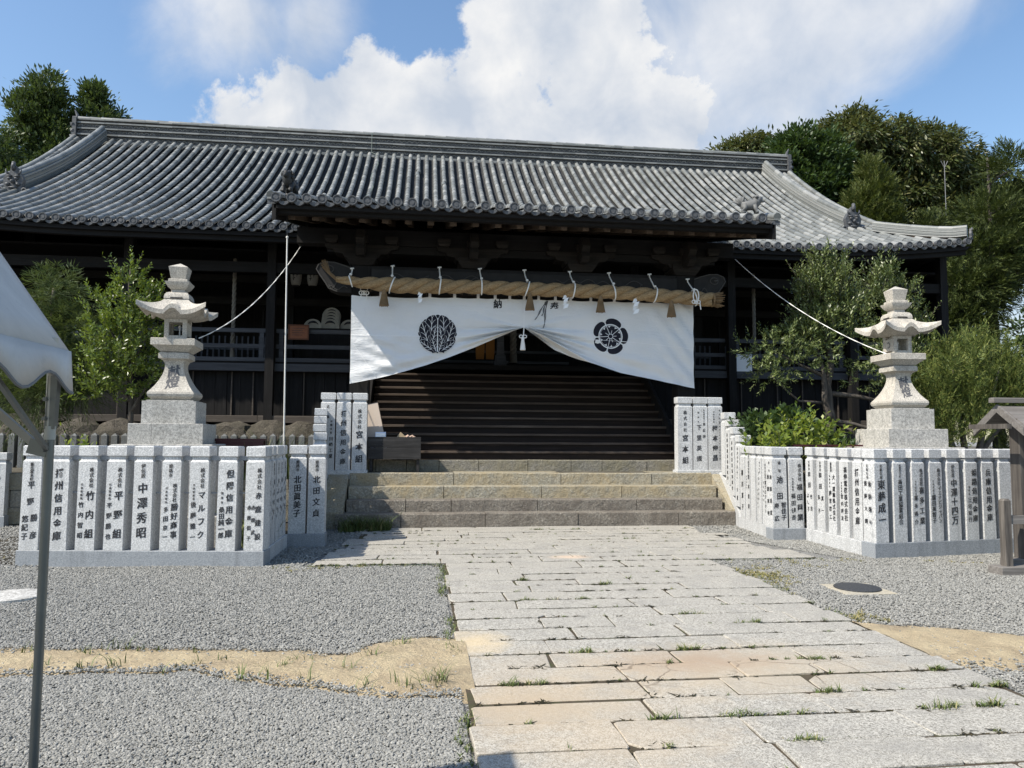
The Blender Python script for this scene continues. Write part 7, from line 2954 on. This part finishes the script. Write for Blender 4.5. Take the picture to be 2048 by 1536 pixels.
# paper lanterns in the dark
k = M("old_lantern_paper")
v = k.coord()
PAPL = k.set(k.mix(k.noise(v, 5, 4, .6), (0.30, 0.29, 0.26), (0.42, 0.40, 0.36)), .9)
for (x, lab) in ((-3.30, "grey paper lantern with black brushwork, the left one of two beside the carved beam end"), (-2.88, "grey paper lantern with black brushwork, the right one touching the carved beam end")):
    t = thing("paper_lantern", lab, "paper lantern", (x, 19.5, 5.5), 0, "paper lanterns hanging in the hall")
    m_ = MB()
    prof = []
    for i in range(25):
        u = i / 24
        z = 5.50 + .52 * u
        prof.append((.085 + .055 * math.sin(PI * u) ** .5 + (.005 if i % 2 else 0), z))
    m_.lathe(prof, x, 19.5, 18)
    b_ = m_.build("paper_shade", PAPL, t, angle=30)
    for zc in (5.49, 6.02):
        m_ = MB(); m_.lathe([(.09, zc), (.09, zc + .025)], x, 19.5, 16); m_.build("rim", INK, t, angle=40)
    m_ = MB()
    for (dx, z0, z1, w) in ((-.03, 5.62, 5.93, .014), (.05, 5.72, 5.93, .010)):
        for q in range(4):
            zq = z1 - (z1 - z0) * q / 3.5
            yq = 19.5 - math.sqrt(max(.0, .145 ** 2 - dx ** 2))
            m_.tube([(x + dx - .035, yq - .002, zq), (x + dx + .03, yq - .004, zq + .02)], w * .6, 4)
            m_.tube([(x + dx, yq - .004, zq + .03), (x + dx - .01, yq - .004, zq - .05)], w * .6, 4)
    m_.build("brushwork", INK, b_)
    m_ = MB(); m_.tube([(x, 19.5, 6.04), (x, 19.5, 6.14)], .008, 5); m_.build("hook", INK, t)

# pale round woven lids on a counter, and the brown sign
RND = m_plain("pale_round_wicker", (.30, .28, .235), .85, 0, .2, .3)
cn = thing("counter", "dark counter behind the railing under the pale round lids", "counter", (-2.4, 19.3, FLOOR))
m_ = MB(); m_.box(-3.0, -1.5, 19.05, 19.65, 4.28, 4.34); m_.build("top", DARKWOOD_X, cn)
m_ = MB(); m_.box(-2.95, -1.55, 19.1, 19.6, FLOOR + .002, 4.278); m_.build("body", DARKWOOD, cn)


def roundlid(loc, lab, tilt=0.0):
    t = thing("round_lid", lab, "round lid", loc, 0, "pale round lids on the counter")
    t.rotation_euler = (tilt, 0, 0)
    m_ = MB()
    rad = .24
    seg = 24
    vs_, fs = [], []
    prof = [(.0, 0.0), (.60, 0.0), (.80, -.008), (.88, -.02), (1.0, -.02), (1.0, .02), (.0, .02)]
    for (r_, y_) in prof:
        for q in range(seg):
            a = 2 * PI * q / seg
            vs_.append((rad * max(r_, .001) * math.cos(a), y_, rad + rad * max(r_, .001) * math.sin(a)))
    for i in range(len(prof) - 1):
        for q in range(seg):
            q2 = (q + 1) % seg
            fs.append((i * seg + q, i * seg + q2, (i + 1) * seg + q2, (i + 1) * seg + q))
    m_.add(vs_, fs)
    m_.build("disc", RND, t, org=(0, 0, 0), angle=40)
    m_ = MB()
    pts = [(rad * .62 * math.cos(a), -.012, rad + .02 + rad * .62 * math.sin(a)) for a in np.linspace(R(35), R(145), 10)]
    m_.tube(pts, [.008 + .022 * math.sin(PI * i / 9) for i in range(10)], 6)
    m_.build("handle_slot", INK, t, org=(0, 0, 0))
    return t


Z0 = 4.345
roundlid((-2.81, 19.28, Z0 - .22), "single pale round lid standing on the counter, left of the stack")
for q in range(5):
    lab = ["lowest and foremost lid of the leaning stack of pale round lids", "second lid from the front of the leaning stack", "third lid from the front of the leaning stack", "fourth lid from the front of the leaning stack", "topmost and rearmost lid of the leaning stack of pale round lids"][q]
    roundlid((-2.37, 19.20 + .07 * q, Z0 - .22 + .085 * q), lab)
roundlid((-1.90, 19.28, Z0 - .22), "pale round lid half hidden behind the left edge of the white curtain")
sg = thing("wooden_sign", "small reddish-brown framed wooden sign on the railing", "sign", (-3.02, 18.56, 3.97))
m_ = MB(); m_.box(-3.23, -2.80, 18.36, 18.385, 3.98, 4.28); m_.build("panel", m_plain("red_brown_panel", (.20, .075, .035), .7, 0, .3, .4), sg)
for (x0, x1, z0, z1) in ((-3.26, -2.77, 4.28, 4.315), (-3.26, -2.77, 3.945, 3.98), (-3.26, -3.23, 3.9805, 4.2795), (-2.80, -2.77, 3.9805, 4.2795)):
    m_ = MB(); m_.box(x0, x1, 18.345, 18.40, z0, z1); m_.build("frame", m_plain("dark_red_frame", (.10, .04, .02), .7) if not bpy.data.materials.get("dark_red_frame") else bpy.data.materials["dark_red_frame"], sg)
m_ = MB()
for q in range(4):
    m_.box(-3.17, -2.87 - .05 * (q % 2), 18.355, 18.3595, 4.22 - .055 * q, 4.23 - .055 * q)
m_.build("text_line", INK, sg)

# wooden box with boards and papers in front of the left end of the stair
wb = thing("wooden_box", "dark plank box table on the stone landing left of the wooden stair", "box", (-.53, 14.75, HZ))
for (z0, z1) in ((1.17, 1.39), (1.395, 1.60)):
    m_ = MB(); m_.box(-1.04, -.02, 14.60, 14.635, z0, z1, .004); m_.build("front_board", BOXWOOD, wb)
for x in (-1.04, -.055):
    m_ = MB(); m_.box(x, x + .035, 14.637, 15.0, 1.17, 1.60); m_.build("side_board", BOXWOOD, wb)
m_ = MB(); m_.box(-1.0, -.06, 14.637, 15.0, 1.20, 1.225); m_.build("bottom_board", BOXWOOD, wb)
m_ = MB(); m_.box(-1.0, -.06, 14.96, 15.0, 1.226, 1.60); m_.build("back_board", BOXWOOD, wb)
for x in (-1.0, -.10):
    for y in (14.64, 14.93):
        m_ = MB(); m_.box(x, x + .05, y, y + .05, HZ, 1.168); m_.build("leg", BOXWOOD, wb)
k = M("framed_poster_print")
v = k.coord((1, 1, 1), rnd=False)
sepz = k.new('ShaderNodeSeparateXYZ'); k.L.new(v, sepz.inputs[0])
POSTER = k.set(k.ramp(sepz.outputs[2], [(0.0, (.60, .62, .64)), (0.37, (.62, .62, .62)), (0.375, (.46, .38, .32)), (0.9, (.50, .42, .35))]), .45)
bd = thing("framed_board", "leaning framed board, brown above and pale grey below, behind the plank box", "board", (-.82, 14.82, 1.23))
bd.rotation_euler = (R(-9), R(-14) * -1, R(0))
bd.rotation_euler = (R(-10), R(-13), 0)
m_ = MB(); m_.box(-.17, .17, -.012, .012, .0, 1.06); m_.build("panel", POSTER, bd, org=(0, 0, 0))
m_ = MB()
for x0, x1 in ((-.185, -.1705), (.1705, .185)):
    m_.box(x0, x1, -.018, .018, 0, 1.07)
m_.box(-.17, .17, -.018, .018, 1.061, 1.07)
m_.build("frame", BROWNWOOD, bd, org=(0, 0, 0))
m_ = MB()
m_.tube([(.02 + .11 * math.cos(a) * (1 - a / 14), -.016, .30 + .10 * math.sin(a) * (1 - a / 14)) for a in np.linspace(0, 9, 30)], .004, 4)
m_.tube([(-.1 + .25 * t, -.016, .14 + .05 * math.sin(t * 9)) for t in np.linspace(0, 1, 14)], .004, 4)
m_.build("drawing", INK_SOFT, bd, org=(0, 0, 0))
pb = thing("leaflet_holder", "light blue-white leaflet holder standing in the plank box", "leaflet holder", (-.80, 14.68, 1.23))
m_ = MB(); m_.box(-.10, .10, -.03, .03, 0, .465); m_.build("holder", m_plain("pale_blue_card", (.55, .62, .78), .5), pb, org=(0, 0, 0))
m_ = MB(); m_.box(-.09, .09, -.034, -.0305, .16, .44); m_.build("leaflet", PAPER, pb, org=(0, 0, 0))
cb = tag(MB().build("x", None) if False else None) if False else None
t = thing("cardboard_piece", "folded piece of tan cardboard in the plank box, right of the leaflet holder", "cardboard", (-.40, 14.75, 1.23))
m_ = MB(); m_.prism([(-.14, .30), (-.02, .47), (.10, .36), (.08, .30)], 'y', -.02, .02); m_.build("sheet", m_plain("tan_cardboard", (.42, .32, .20), .8), t, org=(0, 0, 0))
m_ = MB()
for q in range(7):
    m_.blob((.06 + .03 * q, .05 * (q % 2), .36 + .012 * (q % 3)), (.035, .03, .03), q, .2, 2, 1)
m_.build("crumpled_cloth", m_plain("pinkish_cloth", (.50, .36, .28), .9), t, org=(0, 0, 0))

# dark red frames behind the fences
DRED = m_plain("dark_red_metal", (.055, .012, .014), .5, 0, .4, .3)
rb = thing("red_rack", "dark red metal rack behind the left fence, right of the lantern base", "rack", (-2.95, 12.5, 0))
m_ = MB(); m_.box(-3.34, -2.52, 12.45, 12.53, 1.52, 1.56); m_.box(-3.30, -2.56, 12.46, 12.50, 1.0, 1.519); m_.build("panel", DRED, rb)
for x in (-3.32, -2.58):
    m_ = MB(); m_.box(x, x + .04, 12.54, 12.58, 0, 1.52); m_.build("leg", DRED, rb)
rb = thing("red_bar", "long dark red-brown metal bar behind the right fence, below the lime shrub", "bar", (7.2, 12.35, 0))
m_ = MB(); m_.box(6.45, 8.05, 12.30, 12.36, 1.47, 1.505); m_.build("top_bar", DRED, rb)
for x in (6.5, 7.96):
    m_ = MB(); m_.box(x, x + .04, 12.31, 12.35, 0, 1.469); m_.build("leg", DRED, rb)

# white cabinet and folded bench on the left deck
GPL = m_plain("grey_white_plastic", (.33, .35, .37), .6, 0, .3, .15)
fb = thing("storage_bin", "grey-white plastic bin behind the railing at the far left", "bin", (-8.0, 19.0, FLOOR))
m_ = MB(); m_.rings([(-8.25, -7.75, 18.75, 19.2, FLOOR + .002), (-8.32, -7.68, 18.68, 19.25, 4.02)]); m_.build("body", GPL, fb)
m_ = MB(); m_.box(-8.34, -7.66, 18.66, 19.27, 4.022, 4.09, .02); m_.build("lid", GPL, fb)
fb = thing("slatted_bench", "grey slatted folding bench leaning behind the railing, right of the plastic bin", "bench", (-7.2, 18.9, FLOOR))
for q in range(5):
    m_ = MB(); m_.bar((-7.45 + .12 * q, 18.75, FLOOR + .02), (-7.38 + .12 * q, 18.95, 4.05), .075, .02, (0, 1, 0)); m_.build("slat", GPL, fb)
m_ = MB(); m_.bar((-7.5, 18.93, 4.0), (-6.85, 18.93, 4.0), .03, .03); m_.bar((-7.52, 18.80, 3.62), (-6.88, 18.80, 3.62), .03, .03); m_.build("rail", GPL, fb)
wn_ = thing("white_notice", "small white notice board behind the pruned tree's leaves on the right deck", "notice", (8.25, 18.40, 3.5))
m_ = MB(); m_.box(7.95, 8.55, 18.385, 18.40, 3.35, 3.80); m_.build("sheet", PAPER, wn_)

# offerings seen through the parted curtain
of = thing("orange_cloth", "orange-brown cloth hanging in the dark behind the curtain parting", "cloth", (1.6, 19.0, 3.5))
m_ = MB()
for q in range(2):
    x0 = 1.36 + .26 * q
    m_.rings([(x0, x0 + .20, 19.0, 19.04, 3.62), (x0 - .01, x0 + .22, 18.98, 19.06, 3.9), (x0 + .02, x0 + .21, 19.0, 19.04, 4.6)])
m_.build("cloth", m_plain("orange_ochre_cloth", (.22, .095, .02), .85), of)
st_ = thing("offering_stand", "grey stand on the hall floor between the orange cloth and the thick bell rope", "stand", (1.98, 18.9, FLOOR))
m_ = MB(); m_.sq([(.16, FLOOR), (.12, FLOOR + .32), (.09, FLOOR + .33), (.08, FLOOR + 1.1)], 1.98, 18.9); m_.build("body", RAILWOOD, st_)

print("objects", len(bpy.data.objects), "tris", sum(len(me.polygons) * 2 * me.users for me in bpy.data.meshes))
